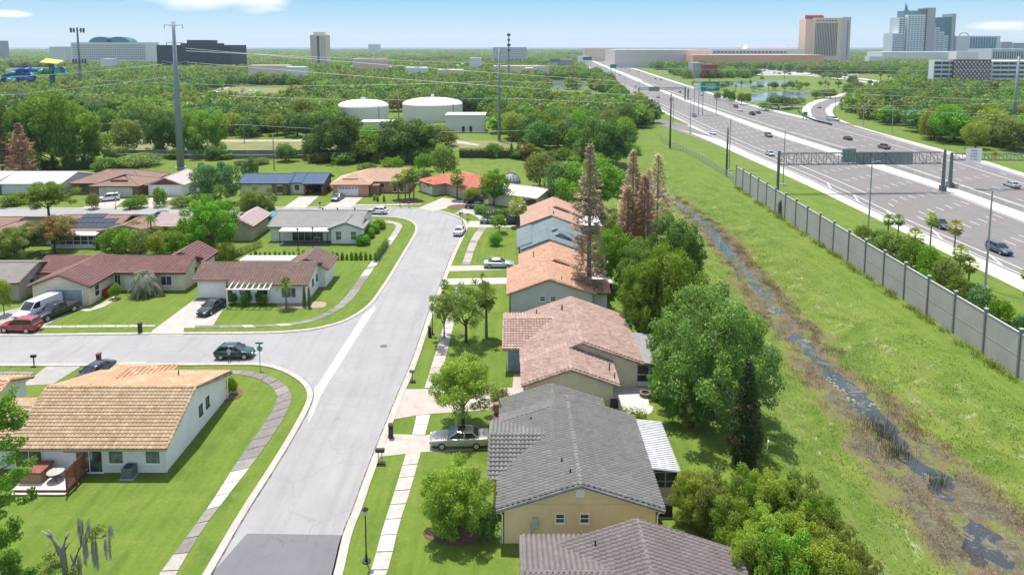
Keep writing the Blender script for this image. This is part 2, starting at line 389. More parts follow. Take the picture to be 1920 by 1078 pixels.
# ditch water (level sheet; the bed and mud bars stand through it)
def water_shader(t):
    P = t.pos(); w = t.noise(1.6, 4, .6, t.pos((1, .5, 1))); scum = t.ramp(t.noise(.9, 8, .75, P, .7), .535, .60)
    b = t.n('ShaderNodeBump'); b.inputs['Strength'].default_value = .06; b.inputs['Distance'].default_value = .05; t.set(b.inputs['Height'], w)
    p = t.n('ShaderNodeBsdfPrincipled'); t.set(p.inputs['Base Color'], t.mix(scum, (.028, .030, .028), (.105, .095, .055)))
    t.set(p.inputs['Roughness'], t.math('ADD', t.math('MULTIPLY', scum, .7), .06)); p.inputs['IOR'].default_value = 1.5; p.inputs['Specular IOR Level'].default_value = .8
    t.nt.links.new(b.outputs[0], p.inputs['Normal']); return p.outputs[0]
WATER = emptymat('ditch_water', water_shader)
def pond_shader(t):
    b = t.n('ShaderNodeBump'); b.inputs['Strength'].default_value = .1; t.set(b.inputs['Height'], t.noise(.8, 4, .6, t.pos()))
    p = t.n('ShaderNodeBsdfPrincipled'); t.set(p.inputs['Base Color'], t.mix(t.ramp(t.noise(.05, 4, .6, t.pos((1, .2, 1))), .4, .6), (.09, .13, .15), (.17, .22, .24))); p.inputs['Roughness'].default_value = .12
    p.inputs['Specular IOR Level'].default_value = .8; t.nt.links.new(b.outputs[0], p.inputs['Normal']); return p.outputs[0]
POND = emptymat('pond_water', pond_shader)
mb = MB(); yy = np.arange(24, 196, 4.0)
for i in range(len(yy) - 1):
    a, b = yy[i], yy[i + 1]; wa, wb = ditch_hw(a) + 1.2, ditch_hw(b) + 1.2; xa, xb = ditch_x(a), ditch_x(b)
    mb.add([(xa - wa, a, WATER_Z), (xa + wa, a, WATER_Z), (xb + wb, b, WATER_Z), (xb - wb, b, WATER_Z)], [(0, 1, 2, 3)])
struct('water', mb, WATER)

# ------------------------------------------------------------------ roads, kerbs, pavements
def gp(pts, z=0.0): return [G(x, y, z) for x, y in pts]
def smooth_line(pts, it=2):
    for _ in range(it):
        o = [pts[0]]
        for a, b in zip(pts, pts[1:]):
            o.append((a[0] * .75 + b[0] * .25, a[1] * .75 + b[1] * .25)); o.append((a[0] * .25 + b[0] * .75, a[1] * .25 + b[1] * .75))
        o.append(pts[-1]); pts = o
    return pts
def resample(pts, step):
    P = [Vector(p) for p in pts]; out = [P[0]]; acc = 0
    for a, b in zip(P, P[1:]):
        L = (b - a).length; d = step - acc
        while d <= L: out.append(a + (b - a) * (d / L)); d += step
        acc = (acc + L) % step if L else acc
        acc = L - (d - step)
    return [tuple(p) for p in out]
def offset_line(pts, w):
    out = []
    for i, p in enumerate(pts):
        a = Vector(pts[max(i - 1, 0)]); b = Vector(pts[min(i + 1, len(pts) - 1)]); d = (b - a).normalized(); out.append((p[0] - d.y * w, p[1] + d.x * w))
    return out
def ribbon(mb, L1, L2, z0, z1, mi=0, tone=.5):
    n = len(L1); vs = []
    for a, b in zip(L1, L2): vs += [(a[0], a[1], z0), (a[0], a[1], z1), (b[0], b[1], z1), (b[0], b[1], z0)]
    fs = []
    for i in range(n - 1):
        k = i * 4
        for j in range(3): fs.append((k + j, k + j + 1, k + 5 + j, k + 4 + j))
    fs += [(0, 3, 2, 1), (k + 4, k + 5, k + 6, k + 7)]
    return mb.add(vs, fs, mi, tone)
def road_shader(base, tyre, seed=0, rot=0.0):
    def f(t):
        P = t.pos(); n = t.noise(.25, 6, .65, P); s = t.noise(1.0, 4, .6, t.pos((1.0, .05, 1), rot=rot)); g = t.noise(22, 3, .7, P); cr = t.noise(1.2, 8, .8, t.pos((1, .35, 1), rot=rot), .5)
        c = t.mix(t.ramp(n, .3, .7), shade(base, .90), shade(base, 1.08))
        c = t.mix(t.math('MULTIPLY', t.ramp(s, .48, .66), .45), c, tyre)
        c = t.mix(t.math('MULTIPLY', t.ramp(cr, .60, .66), .35), c, shade(base, .6))
        c = t.mix(t.math('MULTIPLY', t.ramp(g, .4, .8), .3), c, shade(base, .72))
        vo = t.n('ShaderNodeTexVoronoi', feature='DISTANCE_TO_EDGE'); vo.inputs['Scale'].default_value = .16; mpx = t.n('ShaderNodeMixRGB'); mpx.inputs[0].default_value = .72; t.nt.links.new(P, mpx.inputs[1]); nz = t.n('ShaderNodeTexNoise'); nz.inputs['Scale'].default_value = .8; nz.inputs['Detail'].default_value = 6; t.nt.links.new(P, nz.inputs['Vector'])
        ad = t.n('ShaderNodeVectorMath', operation='MULTIPLY_ADD'); t.nt.links.new(nz.outputs['Color'], ad.inputs[0]); ad.inputs[1].default_value = (2.2, 2.2, 0); t.nt.links.new(P, ad.inputs[2]); t.nt.links.new(ad.outputs[0], vo.inputs['Vector'])
        c = t.mix(t.math('MULTIPLY', t.math('SUBTRACT', 1.0, t.ramp(vo.outputs[0], .0, .010)), .30), c, shade(base, .5))
        c = t.mix(t.math('MULTIPLY', t.ramp(t.noise(.09, 3, .5, P), .52, .56), .12), c, shade(base, 1.25))
        return t.bsdf(c, .9, .2, 0, g, .3, .01)
    return f
ROAD = emptymat('residential_asphalt', road_shader((.288, .285, .282), (.215, .213, .212)))
ROAD2 = emptymat('side_street_asphalt', road_shader((.288, .285, .282), (.215, .213, .212), rot=math.pi / 2))
PATCH = emptymat('new_asphalt_patch', road_shader((.155, .155, .165), (.13, .13, .14)))
left_lo = [(150, 683), (300, 682), (430, 681), (500, 681), (545, 696), (572, 713), (585, 729), (588, 745), (577, 772), (549, 823), (512, 884), (459, 966), (400, 1070), (368, 1125)]
left_up = [(0, 631), (283, 627), (500, 626.5), (560, 622.5), (596, 618), (643, 606), (671, 592), (699, 571), (716, 547), (738, 513), (762, 472), (776, 449), (784, 433), (783, 421), (767, 411.5), (740, 407), (712, 406), (600, 406), (400, 407), (150, 410), (-300, 414)]
right_e = [(612, 1125), (627, 1072), (643, 1000), (664, 953), (683, 897), (713, 821), (747, 737), (771, 683), (791, 625), (808, 575), (827, 531), (840, 495), (850, 472), (861, 450), (871, 430), (872, 419), (861, 409), (838, 400), (812, 394.5), (780, 391), (740, 389.5), (657, 389.5), (560, 390), (400, 390), (150, 391), (-300, 394)]
Llo = smooth_line(gp([(-300, 683)] + left_lo)); Lup = smooth_line(gp([(-300, 631)] + left_up)); Rr = smooth_line(gp(right_e))
main = list(Rr)
i_s = next(i for i, p in enumerate(Lup) if p[0] > G(660, 600)[0] and True)
outline = Rr + Lup[i_s:][::-1] + [p for p in Llo if p[1] < G(580, 735)[1] and p[0] > -26]
mb = MB(); mb.prism(outline, -.2, .016); struct('main_road', mb, ROAD)
side = [p for p in Lup[:i_s + 1]] + [G(672, 597), G(600, 722), G(580, 740)] + [p for p in Llo if not (p[1] < G(580, 735)[1] and p[0] > -26)][::-1]
mb = MB(); mb.prism(side, -.2, .012); struct('side_street', mb, ROAD2)
mb = MB(); mb.prism(gp([(463, 1000), (641, 1003), (632, 1060), (612, 1125), (368, 1125), (400, 1072)]), .005, .021); struct('asphalt_patch', mb, PATCH)
GUT = plain('valley_gutter_concrete', (.47, .45, .42), .85, var=.2)
mb = MB(); mb.prism(gp([(680, 592), (702, 574), (704, 579), (696, 591), (615, 719), (600, 745), (588, 775), (577, 795), (581, 770), (589, 745), (589, 728), (598, 719)]), .0, .026); struct('valley_gutter', mb, GUT)
def kerb(name, line, w, h=.10):
    L = line; mb = MB(); ribbon(mb, L, offset_line(L, w), -.1, h); return struct(name, mb, KERB)
KERB = emptymat('kerb_surface', lambda t: t.bsdf(t.mix(t.ramp(t.noise(2.4, 5, .7, t.pos((1, .4, 1))), .38, .7), (.36, .31, .27), (.46, .43, .39)), .85, .2, 0, t.noise(20, 3, .7, t.pos()), .3, .01))
kerb('kerb', Llo, -.55); kerb('kerb', Lup, .5)
kerb('kerb', Rr, -.62, .07)
GUTTER_EDGE = emptymat('gutter_edge_mottle', lambda t: t.bsdf(t.mix(t.ramp(t.noise(1.3, 6, .75, t.pos()), .45, .6), (.20, .19, .175), (.075, .065, .05)), .95, .1))
for Lg, wg in ((Llo, .10), (Rr, .13)):
    mb = MB(); ribbon(mb, Lg, offset_line(Lg, wg), .0, .021); struct('gutter_dark_strip', mb, GUTTER_EDGE)  # thin mottled strip, darker than the asphalt, along the road side of two kerbs
# concrete slabs
SLAB = [plain('slab_' + k, c, .85, var=.25, scale=1.6) for k, c in (('pale', (.44, .40, .36)), ('warm', (.38, .335, .295)), ('grey', (.25, .235, .21)), ('weathered', (.20, .185, .165)), ('new', (.50, .48, .44)))]
def slab_mesh(mat, z1=.05): pass
def pavement(name, A, B, step, pick, z1=.045):
    """two edge lines; one slab object every step metres"""
    A = smooth_line(gp(A), 2); B = smooth_line(gp(B), 2)
    LA = sum((Vector(a) - Vector(b)).length for a, b in zip(A, A[1:])); n = max(2, int(LA / step))
    def at(L, f):
        P = [Vector(p) for p in L]; tot = sum((a - b).length for a, b in zip(P, P[1:])); d = f * tot
        for a, b in zip(P, P[1:]):
            l = (b - a).length
            if d <= l: return a + (b - a) * (d / max(l, 1e-6))
            d -= l
        return P[-1]
    root = bpy.data.objects.new(name, None); COL.objects.link(root); root['kind'] = 'structure'
    for i in range(n):
        g = .035 / step; q = [at(A, (i + g) / n), at(A, (i + 1 - g) / n), at(B, (i + 1 - g) / n), at(B, (i + g) / n)]
        j = random.uniform(-.006, .006)
        mb = MB(); mb.prism([tuple(p) for p in q], -.08, z1 + j); mb.build('slab', SLAB[pick(i / n, q[0])], root)
    return root
def pick_left(f, p):
    if G(480, 850)[1] < 0: pass
    y = p.y
    if G(430, 872)[1] > y > G(395, 940)[1]: return 4
    if y < G(380, 1018)[1]: return 1
    return 3 if random.random() < .6 else 2
pavement('sidewalk', [(205, 703), (330, 700.5), (443, 700), (488, 710), (512, 728), (522, 742), (516, 762), (495, 795), (463, 840), (438, 876), (398, 941), (350, 1006), (298, 1077), (280, 1105)],
         [(205, 697), (330, 694.5), (455, 694), (500, 701), (532, 717), (547, 737), (546, 757), (524, 799), (484, 856), (459, 888), (418, 941), (378, 994), (333, 1071), (315, 1105)], 1.5, pick_left)
pavement('sidewalk', [(343, 615), (500, 613.5), (560, 609), (600, 600), (643, 578.5), (666, 556), (685, 527), (705, 497), (722, 478), (738, 452), (751, 432), (756, 422), (744, 416), (720, 413.5), (700, 413)],
         [(343, 611), (500, 609.5), (552, 606), (592, 596), (632, 574), (652, 552), (672, 524), (693, 495), (710, 476), (727, 450), (740, 431), (744, 424), (735, 419), (718, 417.5), (700, 417)][::1], 1.5,
         lambda f, p: 4 if random.random() < .16 else (1 if f > .7 else 2 if random.random() < .5 else 3))
pavement('sidewalk', [(67, 615), (180, 614), (290, 613)], [(67, 611), (180, 610), (292, 609.5)], 1.5, lambda f, p: 0 if random.random() < .6 else 1)
pavement('sidewalk', [(-80, 703), (0, 702), (60, 702)], [(-80, 697), (0, 697), (64, 697)], 1.5, lambda f, p: 2)
pavement('sidewalk', [(680, 1105), (696, 1072), (721, 978), (739, 925), (761, 851)], [(712, 1105), (728, 1072), (749, 978), (768, 925), (789, 848)], 1.5, lambda f, p: 4 if .62 < 1 - f < .86 else 0)
pavement('sidewalk', [(773, 815), (781, 779)], [(797, 816), (807, 777)], 1.5, lambda f, p: 4)
pavement('sidewalk', [(796, 728), (823, 641), (841, 580), (860, 524)], [(822, 728), (843, 641), (857, 580), (874, 523)], 1.5, lambda f, p: 1 if random.random() < .7 else 0)
pavement('sidewalk', [(866, 497), (876, 466), (886, 443), (900, 426)], [(881, 497), (890, 466), (901, 443), (913, 427)], 1.5, lambda f, p: 1 if random.random() < .7 else 2)
pavement('sidewalk', [(903, 415), (896, 408), (880, 400), (868, 396)], [(912, 414), (904, 406), (884, 397.5), (872, 393.5)], 1.5, lambda f, p: 0)
pavement('sidewalk', [(657, 386.6), (740, 386), (790, 383)], [(657, 384), (740, 383.4), (790, 381)], 1.5, lambda f, p: 0)
DRIVE = {k: plain('driveway_' + k, c, .85, var=.2, scale=.8) for k, c in (('pale', (.42, .38, .335)), ('pinkish', (.42, .36, .315)), ('white', (.54, .51, .47)), ('grey', (.33, .31, .29)), ('brown', (.24, .20, .17)), ('dark', (.13, .13, .135)))}
def drive(pts, m, z1=.035, n=None):
    mb = MB(); mb.prism(gp(pts), -.06, z1); o = struct('driveway', mb, DRIVE[m]); return o
drive([(697, 868), (708, 857), (761, 851), (788, 848), (918, 842), (922, 808), (797, 816), (738, 814), (715, 830)], 'pale')
drive([(722, 800), (735, 787), (780, 779), (807, 776), (937, 768), (985, 748), (990, 700), (963, 703), (961, 727), (762, 730), (752, 732)], 'pinkish')
drive([(836, 513), (840, 509), (980, 505.5), (976, 497), (842, 499)], 'pale')
drive([(829, 534), (835, 523), (985, 520.5), (975, 532)], 'white')
drive([(874, 427), (880, 415), (914, 415), (985, 417), (985, 426)], 'pale')
drive([(850, 402), (872, 389), (925, 386), (935, 396), (905, 400), (880, 401)], 'grey')
drive([(782, 391.5), (830, 371), (875, 377), (875, 384), (845, 389), (812, 397)], 'pale')
drive([(605, 391), (622, 379), (650, 369), (680, 370.5), (657, 391)], 'pale')
drive([(530, 391), (561, 369), (598, 368), (572, 391)], 'pale')
drive([(150, 392), (187, 374), (236, 374), (212, 392)], 'pale'); drive([(218, 392), (240, 385), (272, 372), (340, 368), (292, 385), (330, 388), (360, 392)], 'pale')
drive([(280, 629), (286, 620), (363, 563), (429, 563), (403, 605), (400, 610), (345, 614), (343, 629)], 'pale')
drive([(-40, 632), (-20, 590), (62, 572), (165, 573), (140, 583), (83, 611), (67, 631)], 'grey')
drive([(41, 723), (96, 680.5), (163, 680), (98, 721)], 'grey'); drive([(170, 722), (203, 680), (276, 678.5), (228, 722)], 'pale')
drive([(1105, 724), (1213, 726), (1218, 772), (1158, 776)], 'white', .02)
drive([(150, 582), (187, 571), (213, 556), (222, 560), (196, 575), (165, 584)], 'pale', .03)
drive([(1160, 270), (1163, 270), (1163, 271)], 'pale', .01) if False else None
# mulch and gravel beds
MULCH = plain('mulch', (.16, .095, .065), .95, var=.4, scale=5); GRAV = plain('gravel_bed', (.36, .28, .22), .95, var=.35, scale=6); STONE = plain('pale_stone', (.5, .48, .43), .85, var=.3, scale=3)
def bed(cx, cy, rx, ry, mat, z1=.05):
    x, y = G(cx, cy); n = 18; mb = MB(); mb.prism([(x + rx * math.cos(a) * (1 + .12 * math.sin(3 * a + cx)), y + ry * math.sin(a) * (1 + .1 * math.cos(2 * a + cy))) for a in [2 * math.pi * i / n for i in range(n)]], -.05, z1)
    return struct('flower_bed', mb, mat)
bed(853, 1000, 2.1, 1.3, MULCH); bed(436, 740, .95, 1.3, MULCH); bed(570, 572, 3.4, 1.4, GRAV); bed(770, 378, 3.2, 2.6, MULCH); bed(858, 388, 2.2, 2.2, MULCH); bed(1200, 767, 1.3, 1.1, STONE)
bed(935, 783, 1.0, .8, MULCH); bed(470, 566, 5.2, .7, GRAV)
# manhole
mb = MB(); x, y = G(719, 649); mb.tube([(x, y, -.1), (x, y, .024)], .40, 20); mb.tube([(x, y, .0), (x, y, .028)], .31, 20, 1); tag(mb.build('manhole_cover', [DARK, plain('cast_iron', (.16, .13, .12), .7)]), 'round iron manhole cover in the middle of the main road', 'manhole cover')
# far path and dirt bands, ponds
DIRT = plain('dirt', (.42, .36, .29), .95, var=.3, scale=.2); ROUGH = plain('dry_grass', (.19, .20, .075), .95, var=.35, scale=.15, fine=2)
def sheet(name, pts, mat, z=.02): mb = MB(); mb.prism(gp(pts), -.1, z); return struct(name, mb, mat)
sheet('dirt_path', [(190, 263), (600, 262.5), (600, 266), (190, 267)], DIRT, .03)
sheet('dry_field', [(190, 268), (640, 267), (860, 262), (1000, 268), (990, 277), (600, 288), (200, 290)], ROUGH, .012)
sheet('dirt_path', [(850, 262), (870, 266), (900, 271), (895, 274), (858, 269)], DIRT, .03)
sheet('dry_field', [(357, 198), (372, 180), (440, 164), (600, 168), (585, 181), (520, 196), (400, 203)], ROUGH, .012)
sheet('dirt_path', [(355, 196), (372, 178), (420, 163), (432, 164), (392, 180), (372, 198)], DIRT, .03)
sheet('dirt_path', [(0, 207), (140, 208), (140, 212), (0, 213)], DIRT, .03)
x, y = G(518, 190)
mb = MB(); mb.dome((x, y, 0), 17, 3.4, 20, 4); tag(mb.build('dirt_mound', plain('mound_soil', (.19, .14, .11), .95, var=.4, scale=.4), smooth=True), 'brown heap of soil beside the grassy car park', 'dirt mound')
for pts in ([(1050, 178), (1080, 176), (1120, 178), (1118, 190), (1095, 201), (1058, 193)], [(1018, 154), (1085, 153), (1110, 158), (1090, 166), (1030, 166)], [(1330, 153), (1480, 151), (1500, 156), (1440, 163), (1340, 162)], [(1400, 176), (1490, 172), (1540, 178), (1480, 187), (1410, 190)]):
    mb = MB(); mb.prism(gp(pts), -.3, .03); struct('pond', mb, POND)
# ------------------------------------------------------------------ highway
def wl_(pts, pre=None, post=None): return smooth_line((pre or []) + gp(pts) + (post or []), 2)
def ext(p, q, L): p = Vector(p); q = Vector(q); return tuple(p + (p - q).normalized() * L)
def hline(pts):
    g = gp(pts); return smooth_line([ext(g[0], g[2], 75)] + g, 2)
E0 = hline([(1920, 547), (1747, 462), (1547, 363), (1457, 322), (1370, 283), (1320, 260), (1286, 247), (1256, 239), (1215, 229), (1195, 224)])
E0b = gp([(1195, 219), (1215, 221.5), (1250, 227), (1284, 234)])
E0c = gp([(1300, 238), (1262, 220), (1224, 202), (1175, 173), (1142, 155), (1120, 140), (1098, 124), (1090, 117)])
E1 = hline([(1920, 521), (1780, 458), (1663, 409), (1547, 351), (1457, 310), (1380, 277), (1320, 247), (1270, 222), (1225, 198), (1176, 170), (1145, 153), (1122, 138), (1102, 123), (1094, 117)])
E2 = hline([(1920, 417), (1780, 360), (1630, 312), (1560, 287), (1448, 253), (1370, 223), (1292, 193), (1240, 172), (1175, 144), (1154, 135), (1125, 122.5), (1107, 114)])
E3 = hline([(1920, 390), (1740, 328), (1560, 272), (1448, 238), (1370, 213), (1294, 186), (1240, 166), (1190, 145), (1157, 132), (1128, 120.5), (1110, 113)])
E4 = hline([(1920, 332), (1847, 307), (1753, 283), (1667, 258), (1600, 240), (1550, 230.5), (1497, 221), (1380, 192), (1290, 163), (1240, 147), (1192, 131), (1160, 122), (1130, 114), (1116, 110)])
E5 = hline([(1920, 326), (1847, 301), (1753, 277.5), (1667, 253.5), (1600, 237), (1550, 227.5), (1497, 217.5), (1380, 189), (1290, 160.5), (1240, 144.8), (1192, 129.3), (1160, 120.5), (1130, 113), (1116, 109.2)])
HCON = plain('highway_concrete', (.50, .47, .44), .85, var=.12, scale=.3)
HASP = emptymat('highway_asphalt', road_shader((.180, .166, .160), (.150, .138, .134)))
def strip(name, A, B, z, mat, n=140, zb=-.2):
    def pts(L): 
        L = [Vector(p) for p in L]; tot = sum((a - b).length for a, b in zip(L, L[1:])); out = []
        y0, y1 = L[0].y, L[-1].y; return L
    mb = MB(); mb.prism(list(A) + list(B)[::-1], zb, z); return struct(name, mb, mat)
strip('highway_shoulder', [p for p in E0 if p[1] < 500], [p for p in E1 if p[1] < G(1290, 233)[1]], .03, HCON)
strip('highway_shoulder', E0c, [p for p in E1 if p[1] > G(1300, 238)[1]], .031, HCON)
strip('on_ramp', [p for p in E0 if p[1] > G(1380, 285)[1]], E0b + [G(1350, 262)], .034, HASP)
strip('highway_carriageway', E1, E2, .038, HASP)
strip('highway_median', E2, E3, .03, HCON)
strip('highway_carriageway', E3, E4, .038, HASP)
strip('highway_shoulder', E4, E5, .03, HCON)
RL = [(1590, 238), (1540, 233), (1510, 218), (1502, 207), (1511, 196), (1535, 186.5), (1573, 177), (1605, 170), (1633, 163.5), (1638, 158.5), (1613, 153), (1563, 147), (1520, 143), (1480, 139)]
RR = [(1720, 269), (1640, 247), (1575, 226), (1558, 212), (1566, 198), (1592, 187), (1640, 173.5), (1664, 164), (1662, 156), (1640, 150.5), (1613, 147), (1563, 142), (1520, 138.5), (1490, 135.5)]
strip('exit_ramp', smooth_line(gp(RL)), smooth_line(gp(RR)), .043, HCON)
RLi = [(1590, 239), (1545, 233), (1524, 220), (1519, 208), (1525, 197.5), (1545, 189), (1580, 179.5), (1612, 172), (1642, 164), (1646, 158), (1613, 151.8), (1563, 145.8), (1520, 142), (1480, 138.3)]
RRi = [(1700, 265), (1620, 243), (1566, 225), (1546, 212), (1550, 200), (1572, 191), (1606, 181), (1645, 170.5), (1657, 163), (1655, 157), (1632, 151.5), (1600, 147.2), (1556, 143.3), (1518, 139.8)]
strip('exit_ramp', smooth_line(gp(RLi)), smooth_line(gp(RRi)), .048, HASP)
# paint
def xat(L, y):
    for a, b in zip(L, L[1:]):
        if (a[1] - y) * (b[1] - y) <= 0 and a[1] != b[1]: return a[0] + (b[0] - a[0]) * (y - a[1]) / (b[1] - a[1])
    return None
LINE = plain('road_paint', (.56, .56, .54), .6, var=.12)
mb = MB()
def mark(A, B, f, y0, y1, w, dash=None, wgrow=0.0):
    y = y0
    while y < y1:
        L = dash[0] if dash else 8.0
        a0, b0, a1, b1 = xat(A, y), xat(B, y), xat(A, y + L), xat(B, y + L)
        if None not in (a0, b0, a1, b1):
            p, q = a0 + (b0 - a0) * f, a1 + (b1 - a1) * f; ww = w / 2 * (1 + wgrow * max(0, y - 200) / 400)
            mb.add([(p - ww, y, .047), (p + ww, y, .047), (q + ww, y + L, .047), (q - ww, y + L, .047)], [(0, 1, 2, 3)])
        y += dash[1] if dash else L
yend = 900
mark(E1, E2, .03, 60, yend, .25); mark(E1, E2, .115, 60, yend, .28, wgrow=.5); mark(E1, E2, .25, 160, yend, .3, wgrow=.5); mark(E1, E2, .975, 60, yend, .2)
for f in (.36, .47, .58, .69, .80, .90): mark(E1, E2, f, 62 + f * 17, 620, .19, (3.2, 12.0))
for y in range(100, 240, 12): mark(E1, E2, .25, y, y + 1, .26, (2.4, 12)) if y < 160 else None
mark(E3, E4, .04, 60, yend, .25); mark(E3, E4, .96, 60, yend, .25); mark(E3, E4, .74, 150, 420, .3)
for f in (.18, .32, .46, .60, .86): mark(E3, E4, f, 66 + f * 13, 620, .19, (3.2, 12.0))
for y in range(92, 170, 15):                       # slanted gore bars in the buffer lane
    a = xat(E1, y); mb.beam((a + .9, y, .047), (a + 3.2, y + 7, .047), .35, .004)
struct('lane_markings', mb, LINE)
# median barrier, guard rail, noise wall
BARR = plain('barrier_concrete', (.42, .41, .38), .85, var=.3, scale=.6)
def wallrun(L, h, w, base_w=None):
    mb = MB(); n = len(L); o1 = offset_line(L, w / 2); o2 = offset_line(L, -w / 2); ribbon(mb, o2, o1, 0, h); return mb
mid = [(E2[i][0], E2[i][1]) for i in range(0)]
midl = []
for y in list(np.arange(60, 700, 12.0)):
    a, b = xat(E2, y), xat(E3, y)
    if a and b: midl.append((a + (b - a) * .62, y))
tag(wallrun(midl, 1.15, .45).build('median_barrier', BARR), 'long pale concrete barrier between the two directions of the highway', 'barrier')
gl = [p for p in smooth_line(gp([(1620, 241), (1530, 222.5), (1440, 203), (1380, 187.5), (1290, 159.5), (1240, 144)]))]
r = thing('guard_rail', 'dark steel guard rail along the far edge of the highway before the exit ramp', 'guard rail')
mb = MB(); mb2 = wallrun(gl, .8, .12); 
mb2.v = [(x, y, z if z > .4 else .45) for x, y, z in mb2.v]; mb2.build('rail', GALV, r)
for p in resample(gl, 9.0): mb.box((p[0], p[1], .35), (.15, .15, .7))
mb.build('post', GALV, r)['kind'] = 'stuff'
gl2 = smooth_line(gp([(1560, 236), (1520, 226), (1499, 214), (1496, 205)])); mb = wallrun(gl2, .9, .25); tag(mb.build('guard_rail', DARK), 'short dark rail curving round the nose of the exit ramp', 'guard rail')
WALLP = plain('noise_wall_panel', (.42, .40, .37), .9, var=.12, scale=.35, fine=6); WPOST = plain('noise_wall_post', (.20, .20, .205), .8, var=.15)
WCAP = plain('noise_wall_cap', (.44, .44, .42), .85)
wall = thing('noise_wall', 'tall grey concrete noise wall between the ditch bank and the highway', 'wall')
def wx(y): return 53.95 + (y - 69.8) * .0292
pm = MB(); pm.box((0, 0, 1.21), (.14, 5.36, 2.62)); pm.box((-.075, 0, 2.44), (.03, 5.30, .05)); pm = pm.mesh('panel', WALLP)
pm2 = MB(); pm2.box((0, 0, 1.20), (.14, 5.36, 2.40)); pm2.box((0, 0, 2.44), (.22, 5.4, .08), 1); pm2 = pm2.mesh('panel', [WALLP, WCAP])
po = MB(); po.box((0, 0, 2.5), (.34, .24, 5.6)); po.box((0, 0, 5.33), (.42, .32, .12), 1); po = po.mesh('post', [WPOST, WCAP])
nb = 21; y = 170.7; ang = -math.atan(.0292)
for i in range(nb):
    yc = y - 2.81; put('panel', pm, wall, (wx(yc), yc, -.14 + 0), ang); put('panel', pm2, wall, (wx(yc), yc, 2.40), ang)
    put('post', po, wall, (wx(y), y, 0), ang); y -= 5.62
put('post', po, wall, (wx(y), y, 0), ang)
# chain link fence running on from the wall
fpts = smooth_line(gp([(1379, 347), (1360, 330), (1320, 305), (1285, 287), (1250, 272), (1235, 262)]))
fr = thing('chain_link_fence', 'thin chain link fence running back from the end of the noise wall', 'fence')
posts = resample(fpts, 3.2); pmesh = MB().tube([(0, 0, 0), (0, 0, 1.95)], .05, 6).mesh('post', GALV); w = MB(); rl = MB()
for i, p in enumerate(posts):
    put('post', pmesh, fr, (p[0], p[1], 0))
    if i:
        q = posts[i - 1]; rl.beam((q[0], q[1], 1.9), (p[0], p[1], 1.9), .05); 
        for k in range(8):
            f0, f1 = k / 8, (k + 1) / 8
            A = lambda f, z: (q[0] + (p[0] - q[0]) * f, q[1] + (p[1] - q[1]) * f, z)
            for z in (0.05, .65, 1.25): w.beam(A(f0, z), A(f1, z + .6), .018); w.beam(A(f0, z + .6), A(f1, z), .018)
rl.build('rail', GALV, fr); w.build('mesh_wire', GALV, fr)['kind'] = 'stuff'
# block wall behind the back gardens
GW = plain('garden_wall', (.20, .195, .19), .9, var=.3, scale=.5)
def longwall(name, label, pts, h, mat, step=4.0):
    r = thing(name, label, 'wall'); L = resample(gp(pts), step)
    for a, b in zip(L, L[1:]):
        d = Vector(b) - Vector(a); mb = MB(); mb.box((0, 0, h / 2), (d.length - .03, .18, h)); o = mb.build('panel', mat, r, loc=((a[0] + b[0]) / 2, (a[1] + b[1]) / 2, 0)); o.rotation_euler = (0, 0, math.atan2(d.y, d.x))
        mb = MB(); mb.box((0, 0, h / 2 + .05), (.34, .34, h + .1)); o = mb.build('post', mat, r, loc=(a[0], a[1], 0)); o.rotation_euler = (0, 0, math.atan2(d.y, d.x))
longwall('block_wall', 'long grey block wall at the back of the mown strip behind the houses', [(195, 297), (430, 298), (640, 297), (860, 295)], 2.7, GW, 5.0)
longwall('block_wall', 'short grey block wall half covered by hedges right of the water tanks', [(862, 295.5), (1000, 297)], 2.3, GW, 5.0)
# ------------------------------------------------------------------ gantries and signs
SGREEN = plain('sign_green', (.0, .22, .13), .5, var=.06); SBACK = plain('sign_back', (.20, .25, .24), .5, var=.1); SWHITE = plain('sign_white', (.78, .78, .78), .5, var=.04); SBLK = plain('sign_black', (.02, .02, .02), .6)
GSTEEL = plain('gantry_steel', (.14, .17, .165), .5, metal=.2, var=.15)
def truss(mb, a, b, w, h, n, r=.085):
    a = Vector(a); b = Vector(b); d = (b - a).normalized(); s = d.cross(Vector((0, 0, 1))).normalized() * (w / 2); u = Vector((0, 0, h / 2))
    C = [s + u, -s + u, -s - u, s - u]
    for c in C: mb.tube([a + c, b + c], r, 6)
    for i in range(n):
        p = a + (b - a) * (i / n); q = a + (b - a) * ((i + 1) / n)
        for k in range(4):
            c1, c2 = C[k], C[(k + 1) % 4]; mb.tube([p + c1, p + c2], r * .7, 4); mb.tube([p + (c1 if i % 2 else c2), q + (c2 if i % 2 else c1)], r * .7, 4)
def text(name, s, size, parent, loc, rot, mat, align='CENTER'):
    c = bpy.data.curves.new(name, 'FONT'); c.body = s; c.size = size; c.align_x = align; c.align_y = 'CENTER'; c.extrude = .004
    tmp = bpy.data.objects.new(name, c); COL.objects.link(tmp); dg = bpy.context.evaluated_depsgraph_get(); dg.update()
    me = bpy.data.meshes.new_from_object(tmp.evaluated_get(dg)); bpy.data.objects.remove(tmp); me.name = name
    me.materials.clear(); me.materials.append(mat); o = bpy.data.objects.new(name, me); COL.objects.link(o); o.parent = parent; o.location = loc; o.rotation_euler = rot; return o
GY = 162.0
def at_y(px, py, y): x, z = XZ(px, py, y); return x, z
xL, zt = at_y(1461, 288, GY); xR, _ = at_y(1762, 288, GY + 2); zb = at_y(1461, 309, GY)[1]
g = thing('sign_gantry', 'grey steel truss gantry spanning the near side of the highway with sign backs', 'gantry', (xL, GY, 0))
